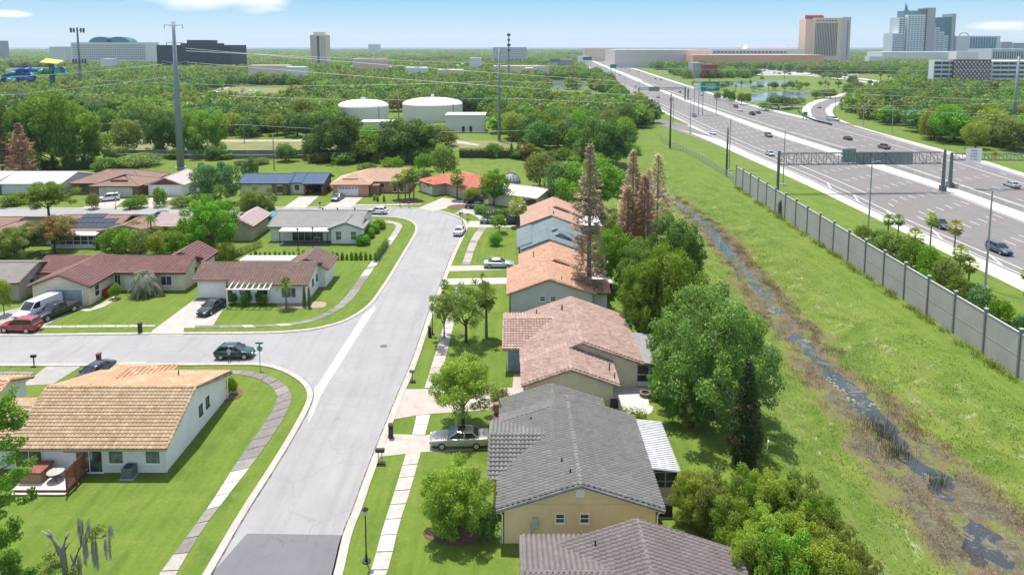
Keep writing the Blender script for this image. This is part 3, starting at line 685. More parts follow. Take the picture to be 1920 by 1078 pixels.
mb = MB(); mb.tube([(0, 0, 0), (0, 0, zt + .6)], .34, 12); mb.box((0, 0, .15), (1.1, 1.1, .3)); mb.build('column', GSTEEL, g, smooth=False)
mb = MB(); mb.tube([(xR - xL + 1.3, 2, 0), (xR - xL + 1.3, 2, zt + .6)], [.45, .3], 12); mb.box((xR - xL + 1.3, 2, .7), (1.2, 1.2, 1.4)); mb.build('column', GSTEEL, g)
mb = MB(); truss(mb, (.3, 0, (zt + zb) / 2), (xR - xL + .9, 2, (zt + zb) / 2), 1.3, zt - zb, 22); mb.build('truss', GSTEEL, g)
def panel(px0, px1, py0, py1, y, parent, org, mat, dy=.8, back=True, frame=True):
    x0, z1 = at_y(px0, py0, y + dy); x1, z0 = at_y(px1, py1, y + dy)
    mb = MB(); mb.box(((x0 + x1) / 2 - org, dy, (z0 + z1) / 2), (x1 - x0, .08, z1 - z0)); o = mb.build('sign_panel', mat, parent)
    m2 = MB()
    for k in range(5): xx = x0 + (x1 - x0) * (k + .5) / 5; m2.box((xx - org, dy - .09, (z0 + z1) / 2), (.08, .1, z1 - z0))
    if back: m2.build('stiffener', GALV, o)['kind'] = 'stuff'
    return (x0 + x1) / 2 - org, (z0 + z1) / 2
panel(1580, 1604, 279, 305, GY, g, xL, SBACK); panel(1605.5, 1636, 285, 309, GY, g, xL, SBACK); panel(1638, 1711, 285, 309, GY, g, xL, SBACK)
x2, zt2 = at_y(1785, 290, GY + 6); x3, _ = at_y(2150, 290, GY + 4); zb2 = at_y(1785, 298, GY + 6)[1]
g2 = thing('sign_gantry', 'grey steel truss gantry on the right carrying the THRU LANE ENDS sign', 'gantry', (x2, GY + 6, 0))
mb = MB(); mb.tube([(0, 0, 0), (0, 0, zt2 + .5)], [.5, .34], 12); mb.box((0, 0, .7), (1.2, 1.2, 1.4)); mb.build('column', GSTEEL, g2)
mb = MB(); mb.tube([(x3 - x2, -2, 0), (x3 - x2, -2, zt2 + .5)], .34, 12); mb.build('column', GSTEEL, g2)
mb = MB(); truss(mb, (.4, 0, (zt2 + zb2) / 2), (x3 - x2, -2, (zt2 + zb2) / 2), 1.2, zt2 - zb2 + .5, 26); mb.build('truss', GSTEEL, g2)
sx, sz = panel(1812, 1840, 278, 304, GY + 6, g2, x2, SWHITE, dy=-1.0, back=False)
for k, (s, sz_) in enumerate((('THRU', .72), ('LANE', .72), ('ENDS', .72), ('1/2 MILE', .5))): text('lettering', s, sz_, g2, (sx, -1.05, sz + 1.05 - k * .72), (R(90), 0, 0), SBLK)
mb = MB(); x4 = at_y(1861, 289, GY + 6)[0] - x2; z4 = at_y(1861, 288, GY + 6)[1]; mb.box((x4, -.9, z4), (1.0, .06, 1.2)); mb.build('sign_panel', plain('sign_amber', (.55, .28, .03), .5), g2)
# far gantry
GY2 = G(1198, 189)[1]
for (pxa, pxb, yy_, lab) in ((1198, 1285, GY2, 'far sign gantry over the near carriageway with one grey sign back'),):
    xa, za = at_y(pxa, 165, yy_); xb, _ = at_y(pxb, 162, yy_ + 6)
    g3 = thing('sign_gantry', lab, 'gantry', (xa, yy_, 0)); mb = MB(); mb.tube([(0, 0, 0), (0, 0, za)], .45, 8); mb.build('column', GSTEEL, g3)
    mb = MB(); mb.tube([(xb - xa, 6, 0), (xb - xa, 6, za)], .5, 8); mb.build('column', GSTEEL, g3)
    mb = MB(); mb.tube([(xb - xa + 2, 6, 0), (xb - xa + 2, 6, za - 1)], .5, 8); mb.build('column', GSTEEL, g3)
    zz = at_y(1225, 167, yy_)[1]; mb = MB(); truss(mb, (0, 0, zz), (xb - xa, 6, zz), 1.2, 1.4, 16, .11); mb.build('truss', GSTEEL, g3); panel(1217, 1237, 163, 171.5, yy_, g3, xa, SBACK)
def big_sign(px0, px1, py0, py1, y, label, mat=SGREEN, lines=(), posts=True, tsize=1.6):
    x0, z1 = XZ(px0, py0, y); x1, z0 = XZ(px1, py1, y); xc = (x0 + x1) / 2
    r = thing('road_sign', label, 'sign', (xc, y, 0)); mb = MB(); mb.box((0, 0, (z0 + z1) / 2), (x1 - x0, .15, z1 - z0), 0); w, h = x1 - x0, z1 - z0
    for a, b, c, d in ((0, z1 - .15, w - .2, .12), (0, z0 + .15, w - .2, .12)): mb.box((a, -.09, b), (c, .03, d), 1)
    for sgn in (-1, 1): mb.box((sgn * (w / 2 - .15), -.09, (z0 + z1) / 2), (.12, .03, h - .4), 1)
    mb.build('sign_panel', [mat, SWHITE], r)
    mb = MB()
    for sx in (-.35, .35): mb.tube([(sx * w, .3, 0), (sx * w, .3, z1 - .3)], .16, 6)
    mb.build('post', GSTEEL, r)
    for k, s in enumerate(lines): text('lettering', s, tsize, r, (0, -.11, z1 - h * (k + 1) / (len(lines) + 1)), (R(90), 0, 0), SWHITE)
    return r
r = big_sign(1314, 1350, 153, 172, 350, 'large green overhead direction sign with a white arrow beside the pond', lines=('EXPRESS', 'LANES'), tsize=1.5)
big_sign(1301, 1313, 156, 169, 351, 'small pale sign standing just left of the large green direction sign', SWHITE)
big_sign(1506, 1514, 210, 217, G(1510, 225)[1], 'small green exit sign at the nose of the exit ramp')
big_sign(1093, 1110, 107, 113.5, 900, 'distant green direction sign over the far end of the highway'); big_sign(1144, 1156, 121, 129, 780, 'distant teal green sign beside the far bend of the highway')
big_sign(1031, 1051, 110, 118, 850, 'distant billboard with blue and red picture beyond the trees', plain('billboard_face', (.22, .28, .45), .5, var=.5))
big_sign(1664, 1673, 155, 163, G(1668, 170)[1], 'small blue sign on the grass beside the curve of the exit ramp', plain('sign_blue', (.02, .10, .35), .5))
# ------------------------------------------------------------------ poles and wires
STEELP = plain('pole_steel', (.22, .27, .30), .5, metal=.2, var=.08)
def pole(px, py, ptop, r0, r1, label, mat=STEELP, arms=(), name='power_pole', cat='power pole', y_off=0, lean=0):
    x, y = G(px, py); h = XZ(px, ptop, y)[1]
    r = thing(name, label, cat, (x, y, 0)); mb = MB(); mb.tube([(0, 0, -.3), (0, 0, h * .5), (lean, 0, h)], [r0, (r0 + r1) / 2, r1], 12); mb.build('shaft', mat, r, smooth=True)
    mb = MB(); mb.tube([(0, 0, 0), (0, 0, .3)], r0 * 1.5, 12); mb.build('footing', CONC, r)
    tips = []
    for (dz, l, rise) in arms:
        for s in (-1, 1):
            if l * s == 0: continue
            mb = MB(); mb.tube([(lean * (1 - dz / h), 0, h - dz), (s * abs(l), 0, h - dz + rise)], [.14, .06], 6); mb.tube([(s * abs(l), 0, h - dz + rise), (s * abs(l), 0, h - dz + rise - 1.2)], .09, 6); mb.build('arm', mat, r)
            tips.append(Vector((x + s * abs(l), y, h - dz + rise - 1.2)))
    return r, tips, (x, y, h)
P1 = pole(339, 315, 41, 1.05, .42, 'tall tapered grey steel transmission pole rising above the back gardens', arms=((1.2, 2.6, .3), (6.2, 2.2, .4), (12, 3.6, .9), (17.5, 4.2, 1.2)), lean=.0)
P2 = pole(936, 265, 92, .62, .34, 'tall grey power pole beside the white pump building', arms=((1.0, .6, .2), (6, .9, .4), (11, .9, .3)))
P3 = pole(1898, 266, 106, .62, .42, 'tall dark grey power pole at the right edge beyond the highway', arms=((2, .8, .2), (7, .9, .3)))
P4 = pole(1256, 279, 176, .36, .22, 'dark weathered power pole on the grass beside the on ramp', plain('weathered_pole', (.09, .095, .10), .7), arms=((1.5, .4, .1),))
P5 = pole(1362, 331, 240, .30, .22, 'dark short power pole behind the end of the noise wall', MATS['weathered_pole'])
P6 = pole(188, 252, 177, .22, .14, 'wooden utility pole with a crossarm in front of the white trailers', plain('wood_pole', (.22, .2, .17), .8), arms=((.4, 2.2, .05),))
P7 = pole(72, 196, 160, .25, .18, 'slim utility pole among the trees at the left edge', MATS['wood_pole'])
P8 = pole(458, 268, 232, .16, .12, 'low service pole with a crossarm left of the tanks', MATS['wood_pole'], arms=((.5, 1.2, .05),))
P9 = pole(514, 318, 252, .16, .12, 'thin wooden pole behind the blue roofed house', MATS['wood_pole'])
P10 = pole(797, 290, 243, .15, .1, 'thin pole standing in front of the dark oak by the tanks', MATS['wood_pole'])
P11 = pole(748, 233, 177, .25, .18, 'thin grey pole between the two water tanks', MATS['wood_pole'])
for i, (a, b, c, l) in enumerate(((1367, 328, 222, 'first'), (1198.5, 190, 160, ''), (1210, 195, 158, ''), (1216, 200, 172, ''), )):
    pass
WIRE = plain('wire', (.42, .44, .45), .5, metal=.3)
def wire(p, q, sag, label, r=.055, n=14):
    p = Vector(p); q = Vector(q); pts = [p.lerp(q, i / n) - Vector((0, 0, 4 * sag * (i / n) * (1 - i / n))) for i in range(n + 1)]
    m = MB(); m.tube(pts, r, 4, cap=False); return tag(m.build('power_line', WIRE), label, 'power line', 'power lines slung between the poles')
def wp(px, py, y): x, z = XZ(px, py, y); return (x, y, z)
lab = 'thin pale power line sagging between poles over the treetops'
WORDS = ['running right from the second arm of the tall transmission pole', 'running right from the lowest arm of the tall transmission pole', 'reaching the tall transmission pole from the left, upper one', 'reaching the tall transmission pole from the left, lower one',
 'from the cell tower side to the grey pole', 'running right from the grey pole across the highway, upper one', 'from the tall pole over the tanks to the grey pole', 'running right from the grey pole across the highway, lower one',
 'highest of those leaving the tall transmission pole rightwards', 'leaving the utility pole by the trailers to the left edge', 'between the low service pole and the pole before the dark oak', 'between the utility pole by the trailers and the low service pole',
 'in front of the left dark oak by the tanks', 'passing right behind the red roofed house towards the bank', 'crossing before the block wall, upper one', 'crossing before the block wall, lower one']
y1, y2, y3 = 196, 252, 240
for (pa, pb, ya, yb, sg) in (((348, 91), (2100, 196), y1, 200, 2.0), ((348, 117), (2100, 226), y1, 200, 1.5), ((-200, 152), (312, 120), 180, y1, 1), ((-200, 190), (312, 145), 180, y1, 1),
                             ((170, 150), (937, 152), 260, y2, 2), ((937, 152), (2100, 160), y2, 260, 2), ((430, 180), (937, 184), 220, y2, 1), ((937, 184), (1900, 194), y2, 252, 2),
                             ((348, 96), (2000, 128), y1, 300, 3), ((188, 178), (-100, 175), 235, 240, .4), ((458, 234), (797, 248), 244, 215, .4), ((458, 234), (188, 232), 244, 250, .4),
                             ((640, 275), (797, 247), 214, 215, .3), ((797, 247), (1060, 240), 215, 230, .6), ((190, 280), (640, 282), 214, 214, .3), ((190, 288), (640, 290), 210, 210, .3)):
    WL = WORDS.pop(0); wire(wp(*pa, ya), wp(*pb, yb), sg, 'thin pale power line ' + WL, .05)
# cell tower
x, y = G(153, 180); hh = XZ(153, 52, y)[1]
ct = thing('cell_tower', 'tall grey cell tower with two rings of antennas left of the hotel', 'cell tower', (x, y, 0))
mb = MB(); mb.tube([(0, 0, 0), (0, 0, hh)], [1.3, .5], 12); mb.build('shaft', STEELP, ct)
ANT = plain('antenna_grey', (.10, .11, .12), .6)
for zz, rr in ((hh - 2, 4.2), (hh - 24, 4.0)):
    mb = MB(); ring = [(rr * math.cos(a) * .8, rr * math.sin(a) * .8, zz) for a in [i * math.pi / 6 for i in range(13)]]; mb.tube(ring, .15, 4)
    for i in range(3): a = i * 2.1; mb.tube([(0, 0, zz), (rr * .8 * math.cos(a), rr * .8 * math.sin(a), zz)], .15, 4)
    mb.build('ring', ANT, ct)
    for i in range(12):
        a = i * math.pi / 6; m = MB(); m.box((rr * math.cos(a), rr * math.sin(a), zz), (.6, .6, 3.2), rz=a); m.build('antenna', ANT, ct)
x, y = G(954, 160); y = 620; x, hh = XZ(954, 62, y)
ct = thing('cell_tower', 'slim distant cell mast with stacked antennas behind the grey power pole', 'cell tower', (x, y, 0))
mb = MB(); mb.tube([(0, 0, 0), (0, 0, hh)], [1.0, .4], 8); mb.build('shaft', STEELP, ct)
for k in range(4): m = MB(); m.box((0, 0, hh - 2 - k * 4.5), (3.2 if k % 2 == 0 else 2.2, 2.2, 2.0)); m.build('antenna', ANT, ct)
# highway lighting columns
LAMPS = [(1847, 541, 358, 'nearest the right edge, rising behind the noise wall'), (1628, 433, 303, 'behind the noise wall left of the palms'), (1468, 347, 245, 'right behind the left foot of the truss gantry'), (1367, 320, 222, 'beside the short dark power pole'),
         (1294, 250, 185, 'on the grass left of the white car on the ramp'), (1262, 235, 180, 'just right of the dark weathered power pole'), (1198, 196, 150, 'at the left edge of the road near the far gantry'), (1172, 170, 138, 'by the far bend above the pond'),
         (1800, 250, 208, 'on the grass in front of the trees at right'), (1672, 252, 190, 'on the far verge beside the exit ramp'), (1618, 238, 175, 'on the verge inside the exit ramp curve'), (1565, 226, 178, 'beside the silver van on the exit ramp'), (1440, 212, 172, 'at the far edge of the highway before the bushes')]
for px, py, pt, s in LAMPS:
    x, y = G(px, py); hh = XZ(px, pt, y)[1]; r = thing('street_lamp', 'tall slim grey highway lamp ' + s, 'street lamp', (x, y, 0), group='highway lamps')
    mb = MB(); mb.tube([(0, 0, 0), (0, 0, hh)], [.17, .10], 8); mb.build('pole', GALV, r); mb = MB(); mb.tube([(0, 0, .0), (0, 0, .25)], .6, 10); mb.build('footing', CONC, r)
    mb = MB(); mb.tube([(0, 0, hh - .1), (.9, 0, hh)], .06, 6); mb.box((1.2, 0, hh), (.8, .3, .14)); mb.build('lamp_head', GALV, r)
# ------------------------------------------------------------------ houses
def roof_plane(pts, mb, cv=.40, cw=.30, amp=.05, seg=4, step=.035, lift=.02):
    """tile courses over a convex planar polygon; pts[0]->pts[1] is the eave, counter-clockwise seen from above"""
    P = [Vector(p) for p in pts]; u = (P[1] - P[0]).normalized(); n = None
    for i in range(2, len(P)):
        c = u.cross(P[i] - P[0])
        if c.length > 1e-4: n = c.normalized(); break
    v = n.cross(u).normalized(); uv = [((p - P[0]).dot(u), (p - P[0]).dot(v)) for p in P]; vmax = max(b for a, b in uv)
    k = 0
    def span(vv):
        xs_ = []
        for i in range(len(uv)):
            a, b = uv[i], uv[(i + 1) % len(uv)]
            if (a[1] - vv) * (b[1] - vv) <= 0 and abs(a[1] - b[1]) > 1e-9: xs_.append(a[0] + (b[0] - a[0]) * (vv - a[1]) / (b[1] - a[1]))
        return (min(xs_), max(xs_)) if len(xs_) >= 2 else None
    while k * cv < vmax - .05:
        v0 = k * cv; v1 = min(v0 + cv, vmax); s0 = span(min(v0 + .01, vmax - .001)); s1 = span(max(v1 - .01, 0.001))
        k += 1
        if not s0 or not s1: continue
        lo = min(s0[0], s1[0]); hi = max(s0[1], s1[1]); d = cw / seg
        us = [lo] + [i * d for i in range(int(math.floor(lo / d)) + 1, int(math.ceil(hi / d)))] + [hi]
        vs = []; fs = []; tones = []
        for a in us:
            h = amp * abs(math.cos(math.pi * a / cw)) if amp else 0
            ab = min(max(a, s0[0]), s0[1]); at_ = min(max(a, s1[0]), s1[1])
            B = P[0] + u * ab + v * v0; Tt = P[0] + u * at_ + v * v1
            vs += [B + n * (lift - .03), B + n * (lift + step + h), Tt + n * (lift + h * .9)]
        base = len(mb.v); mb.v += [tuple(p) for p in vs]
        rr = random.Random(k * 977 + int(vmax * 100)); tn = {}
        for i in range(len(us) - 1):
            tid = int(us[i] / cw + .5)
            if tid not in tn: tn[tid] = min(1, max(0, rr.gauss(.5, .13)))
            o = base + i * 3
            mb.f.append((o, o + 3, o + 4, o + 1)); mb.f.append((o + 1, o + 4, o + 5, o + 2)); mb.m += [0, 0]; mb.t += [tn[tid]] * 2
def cap_line(mb, a, b, r=.13, tone=.5, L=.42):
    a = Vector(a); b = Vector(b); n = max(1, int((b - a).length / L))
    for i in range(n):
        p = a.lerp(b, i / n); q = a.lerp(b, (i + 1.12) / n); mb.tube([p + Vector((0, 0, .02)), q], [r * 1.12, r * .95], 7, tone=random.gauss(tone, .2), cap=True)
ROOFS = {
 'gray': roofmat('roof_tile_grey', ((.130, .127, .118), (.215, .21, .197), (.28, .275, .26))),
 'mauve': roofmat('roof_tile_mauve', ((.135, .112, .106), (.205, .178, .170), (.26, .235, .225))),
 'pink': roofmat('roof_tile_pink', ((.31, .20, .16), (.47, .35, .29), (.50, .42, .37)), var=.28),
 'orange': roofmat('roof_tile_orange', ((.40, .21, .13), (.52, .34, .24), (.54, .43, .34)), var=.3),
 'orange2': roofmat('roof_tile_salmon', ((.40, .23, .17), (.48, .32, .25), (.50, .41, .36))),
 'slate': roofmat('roof_tile_blue_grey', ((.14, .18, .19), (.21, .26, .27), (.30, .35, .36))),
 'tan': roofmat('roof_tile_tan', ((.29, .19, .11), (.45, .335, .215), (.42, .36, .27)), var=.32),
 'mottled': roofmat('roof_tile_mottled', ((.40, .22, .12), (.50, .32, .19), (.64, .52, .41)), stain=.9),
 'maroon': roofmat('roof_tile_maroon', ((.17, .085, .078), (.235, .13, .12), (.32, .22, .20))),
 'brown': roofmat('roof_tile_brown', ((.15, .095, .078), (.24, .165, .14), (.32, .25, .22))),
 'ltgray': roofmat('roof_shingle_grey', ((.20, .195, .195), (.26, .255, .25), (.34, .33, .32))),
 'taupe': roofmat('roof_shingle_taupe', ((.19, .17, .15), (.25, .225, .20), (.34, .32, .29))),
 'rust': roofmat('roof_shingle_rust', ((.20, .12, .09), (.27, .17, .13), (.36, .28, .24))),
 'blue': roofmat('roof_metal_blue', ((.055, .09, .15), (.075, .115, .18), (.12, .16, .22)), stain=.15),
 'white': roofmat('roof_metal_white', ((.60, .61, .63), (.68, .69, .70), (.5, .5, .5)), stain=.2),
 'beige': roofmat('roof_membrane_beige', ((.52, .47, .40), (.58, .53, .46), (.42, .38, .33)), stain=.4),
 'coral': roofmat('roof_tile_coral', ((.46, .29, .20), (.58, .40, .31), (.60, .48, .40))),
 'red': roofmat('roof_tile_red', ((.52, .16, .11), (.60, .24, .18), (.62, .36, .30)), stain=.25),
 'rose': roofmat('roof_tile_rose', ((.42, .31, .30), (.52, .42, .41), (.58, .52, .51))),
}
WM = {'cream': plain('stucco_cream', (.80, .60, .36), .9, var=.12, scale=.7), 'beige': plain('stucco_beige', (.70, .62, .48), .9, var=.12, scale=.7), 'white': plain('stucco_white', (.82, .78, .77), .9, var=.12, scale=.8),
      'bluegrey': plain('stucco_blue_grey', (.56, .55, .59), .9, var=.1), 'paleblue': plain('stucco_pale_blue', (.62, .63, .69), .9, var=.1), 'pink': plain('stucco_pink', (.60, .30, .25), .9, var=.1),
      'sand': plain('stucco_sand', (.46, .40, .32), .9), 'brick': plain('brick_brown', (.26, .15, .10), .9, var=.4, scale=5), 'grey': plain('stucco_grey', (.38, .39, .39), .9)}
TRIM = {'white': WHT, 'grey': plain('trim_grey', (.25, .25, .25), .8), 'brown': plain('trim_brown', (.14, .07, .05), .8), 'terracotta': plain('trim_terracotta', (.42, .20, .14), .8), 'dark': plain('trim_dark', (.06, .065, .075), .7), 'tan': plain('trim_tan', (.5, .40, .28), .8), 'slate': plain('trim_slate', (.08, .11, .14), .7)}
def gable_geo(v):
    """returns roof planes, wall prisms, cap lines for one volume"""
    x0, x1, y0, y1 = v['b']; oh = v.get('oh', .55); ro = v.get('ro', .35); e, r = v['e'], v['r']; ax = v.get('ax', 'y'); rp = v.get('rp', .5)
    if ax == 'y': a0, a1, l0, l1 = x0, x1, y0, y1
    else: a0, a1, l0, l1 = y0, y1, x0, x1
    A0, A1 = a0 - oh, a1 + oh; hip = v.get('hip', (0, 0))
    L0, L1 = l0 - (oh if hip[0] else ro), l1 + (oh if hip[1] else ro); m = A0 + (A1 - A0) * rp
    h0 = (m - A0) * (.95 if hip[0] else 0); h1 = (m - A0) * (.95 if hip[1] else 0)
    def P(a, l, z): return (a, l, z) if ax == 'y' else (l, a, z)
    e0 = v.get('e0', e); e1 = v.get('e1', e)
    R0, R1 = P(m, L0 + h0, r), P(m, L1 - h1, r); C = [P(A0, L0, e0), P(A1, L0, e1), P(A1, L1, e1), P(A0, L1, e0)]
    planes = [[C[3], C[0], R0, R1], [C[1], C[2], R1, R0]]
    if hip[0]: planes.append([C[0], C[1], R0])
    if hip[1]: planes.append([C[2], C[3], R1])
    if ax == 'x': planes = [[p[1], p[0]] + p[2:][::-1] for p in planes]
    caps = [(R0, R1)]
    caps += [(C[0], R0), (C[1], R0)]; caps += [(C[2], R1), (C[3], R1)]
    s0 = (r - e0) / (m - A0); s1 = (r - e1) / (A1 - m); t = .17
    prof = [(a0, e0 + s0 * oh - t), (m, r - t), (a1, e1 + s1 * oh - t)]
    return planes, prof, caps, (L0, L1), P, (l0, l1, a0, a1, m, hip)
def house(name, label, loc, rz, vols, wall, roof, trim='white', tiles=dict(), walls=None, group=None, capr=.13):
    root = thing(name, label, 'house', (*loc, 0), rz, group)
    wm = MB(); rm = MB(); fm = MB(); cms = []
    for v in vols:
        planes, prof, caps, (L0, L1), P, (l0, l1, a0, a1, m, hip) = gable_geo(v)
        for p in planes:
            roof_plane(p, rm if v.get('roof', 0) == 0 else v['_mb'], **tiles)
            n = (Vector(p[1]) - Vector(p[0])).cross(Vector(p[2]) - Vector(p[0])).normalized(); lo = [tuple(Vector(q) - n * .03) for q in p]; hi2 = [(q[0], q[1], q[2] - .16) for q in lo]; k = len(p)
            fm.add(lo + hi2, [tuple(range(k)), tuple(range(2 * k - 1, k - 1, -1))] + [(i, i + k, (i + 1) % k + k, (i + 1) % k) for i in range(k)])
        for a, b in caps:
            if (Vector(a) - Vector(b)).length > .3: cms.append(MB()); cap_line(cms[-1], a, b, capr)
        if v.get('nowall'): continue
        if hip[0] or hip[1]:
            zz = min(prof[0][1], prof[2][1]); wm.box2(P(a0, l0, 0), P(a1, l1, zz))
            # gable part only where not hipped
        else:
            za, zm, zb = prof[0][1], prof[1][1], prof[2][1]
            vs = [P(a, l, z) for l in (l0, l1) for a, z in ((a0, 0), (a1, 0), (a1, zb), (m, zm), (a0, za))]
            fs = [(0, 1, 2, 3, 4), (9, 8, 7, 6, 5), (1, 6, 7, 2), (2, 7, 8, 3), (3, 8, 9, 4), (4, 9, 5, 0)]
            if P(1, 0, 0)[0] == 0: fs = [f[::-1] for f in fs]
            wm.add(vs, fs)
    wm.build('wall', WM[wall], root); fm.build('fascia', TRIM[trim], root)
    o = rm.build('roof', ROOFS[roof], root, tone=True); [cc.build('ridge_cap', ROOFS[roof], o, tone=True) for cc in cms]
    root['_'] = 0; del root['_']
    return root
DIRS = {'S': (Vector((1, 0, 0)), Vector((0, -1, 0))), 'N': (Vector((-1, 0, 0)), Vector((0, 1, 0))), 'E': (Vector((0, 1, 0)), Vector((1, 0, 0))), 'W': (Vector((0, -1, 0)), Vector((-1, 0, 0)))}
def on_wall(mb, c, face, du0, du1, z0, z1, d0, d1, mi=0):
    u, n = DIRS[face]; c = Vector(c); a = c + u * du0 + n * d0 + Vector((0, 0, z0)); b = c + u * du1 + n * d1 + Vector((0, 0, z1)); mb.box2(a, b, mi)
def window(root, c, face, w, h, z, frame='white', bars=(1, 1), gl=None):
    """c: point on the wall plane; z: sill height"""
    fm = MB(); t = .07
    for a, b, p, q in ((-w / 2 - t, w / 2 + t, z - t, z), (-w / 2 - t, w / 2 + t, z + h, z + h + t), (-w / 2 - t, -w / 2, z, z + h), (w / 2, w / 2 + t, z, z + h)): on_wall(fm, c, face, a, b, p, q, -.02, .06)
    for i in range(1, bars[0]): x = -w / 2 + w * i / bars[0]; on_wall(fm, c, face, x - .025, x + .025, z, z + h, .0, .045)
    for i in range(1, bars[1]): y = z + h * i / bars[1]; on_wall(fm, c, face, -w / 2, w / 2, y - .025, y + .025, .0, .045)
    f = fm.build('window', TRIM.get(frame, WHT), root)
    pm = MB(); on_wall(pm, c, face, -w / 2, w / 2, z, z + h, -.02, .018); pm.build('pane', gl or GLS, f)
    sm = MB(); on_wall(sm, c, face, -w / 2 - .12, w / 2 + .12, z - t - .06, z - t, 0, .12); sm.build('sill', TRIM.get(frame, WHT), f)
def garage(root, c, face, w, h=2.15, mat=None, rows=4, cols=6, lites=False):
    mat = mat or WHT; o = MB(); on_wall(o, c, face, -w / 2, w / 2, .04, h, 0, .03); g = o.build('garage_door', mat, root)
    for i in range(rows):
        pm = MB(); z0 = .06 + (h - .06) * i / rows; z1 = .06 + (h - .06) * (i + 1) / rows - .03
        on_wall(pm, c, face, -w / 2 + .03, w / 2 - .03, z0, z1, .03, .055)
        for j in range(cols):
            a = -w / 2 + w * (j + .12) / cols; b = -w / 2 + w * (j + .88) / cols; on_wall(pm, c, face, a, b, z0 + .1, z1 - .1, .055, .07, 1 if (lites and i == rows - 1) else 0)
        pm.build('door_panel', [mat, GLS], g)
    t = MB()
    for a, b, p, q in ((-w / 2 - .12, -w / 2, 0, h + .12), (w / 2, w / 2 + .12, 0, h + .12), (-w / 2, w / 2, h, h + .12)): on_wall(t, c, face, a, b, p, q, 0, .07)
    t.build('door_frame', WHT, g)
def door(root, c, face, w=.95, h=2.1, mat=None):
    o = MB(); on_wall(o, c, face, -w / 2, w / 2, .02, h, 0, .05); d = o.build('door', mat or WHT, root); k = MB(); on_wall(k, c, face, w / 2 - .14, w / 2 - .08, 1.0, 1.06, .05, .1); k.build('handle', CHROME, d)
def vent(root, x, y, z, h=.45, r=.06, mat=None):
    m = MB(); m.tube([(x, y, z - .3), (x, y, z + h)], r, 8); m.build('vent_pipe', mat or DARK, root)
def slab_roof(root, pts, mat, name='porch_roof', t=.1, ribs=0, ribmat=None):
    m = MB(); k = len(pts); lo = [(x, y, z - t) for x, y, z in pts]; m.add(list(pts) + lo, [tuple(range(k)), tuple(range(2 * k - 1, k - 1, -1))] + [(i, i + k, (i + 1) % k + k, (i + 1) % k) for i in range(k)])
    o = m.build(name, mat, root)
    if ribs:
        r = MB(); a, b, c, d = [Vector(p) for p in pts]
        for i in range(ribs + 1):
            f = i / ribs; p = a.lerp(b, f); q = d.lerp(c, f); r.beam(p + Vector((0, 0, .03)), q + Vector((0, 0, .03)), .07, .07)
        r.build('rib', ribmat or mat, o)['kind'] = 'stuff'
    return o
def screen_room(root, x0, x1, y0, y1, z, face, low=0.0, n=4, kick=None, fm=None):
    """framed screen wall: posts, rails and dark screen"""
    fm = fm or WHT; c = Vector(((x0 + x1) / 2, (y0 + y1) / 2, 0)); L = (x1 - x0) if face in 'SN' else (y1 - y0); m = MB()
    for i in range(n + 1): u = -L / 2 + L * i / n; on_wall(m, c, face, u - .04, u + .04, low, z, -.04, .04)
    for zz in (low + .03, low + (z - low) * .42, z - .05): on_wall(m, c, face, -L / 2, L / 2, zz - .03, zz + .03, -.03, .035)
    f = m.build('screen_frame', fm, root); s = MB(); on_wall(s, c, face, -L / 2, L / 2, low, z, -.02, -.01); s.build('screen', SCREEN, f)
    if low > 0: k = MB(); on_wall(k, c, face, -L / 2, L / 2, 0, low, -.06, .05); k.build('knee_wall', kick or WHT, root)
SCREEN = glass('insect_screen', (.012, .013, .014), .5)
def downpipe(root, x, y, z, mat=None):
    m = MB(); m.tube([(x, y, z), (x, y, .1), (x + .25, y - .1, .05)], .05, 6); m.build('downpipe', mat or WHT, root)
FINE = dict(cv=.345, cw=.33, amp=.085, seg=4, step=.055); FULL = dict(cv=.40, cw=.33, amp=.15, seg=4, step=.075); MID = dict(cv=.44, cw=.40, amp=.13, seg=4, step=.06); FARR = dict(cv=.6, cw=.8, amp=.05, seg=2, step=.04); SHG = dict(cv=.42, cw=1.1, amp=0, seg=1, step=.022); SEAM = dict(cv=3.5, cw=.45, amp=.04, seg=4, step=.005)

# --- right-hand row
h = house('yellow_house', 'yellow stucco house with a grey tile roof and two small gable windows', (0, 0), 0, [
    dict(b=(-.55, 10.15, 45.02, 56.4), e=2.72, r=4.62, ro=.42), dict(b=(-.55, 7.75, 56.0, 59.3), e=2.72, r=4.235, rp=.5, ro=.35),
    dict(b=(-1.35, 4.5, 48.6, 55.6), e=2.66, r=3.95, ax='x', ro=.42)], 'cream', 'gray', 'white', FULL)
for px in (1050, 1096): window(h, (XZ(px, 972, 45.02)[0], 45.02, 0), 'S', .55, .62, 1.60, bars=(1, 2))
m = MB(); m.box((4.8, 44.99, 3.80), (.62, .05, .55)); m.build('gable_vent', WHT, h)
m = MB(); m.box((1.62, 44.93, 1.62), (.36, .2, .75)); m.tube([(1.5, 44.95, 0), (1.5, 44.95, 1.3)], .03, 6); m.tube([(1.35, 44.95, 0), (1.35, 44.95, 1.5)], .02, 6); m.build('meter_box', plain('meter_grey', (.42, .46, .48), .6), h)
m = MB(); m.tube([(-1.0, 44.75, 2.62), (-.75, 44.9, 2.35), (-.68, 44.93, 2.2), (-.68, 44.93, .1)], .055, 6); m.build('downpipe', WHT, h)
m = MB(); m.tube([(10.6, 44.75, 2.62), (10.3, 44.9, 2.35), (10.25, 44.93, 2.2), (10.25, 44.93, .1)], .055, 6); m.build('downpipe', WHT, h)
m = MB(); m.box2((-.56, 44.985, 2.95), (10.16, 45.01, 2.99)); m.build('band', WM['cream'], h)
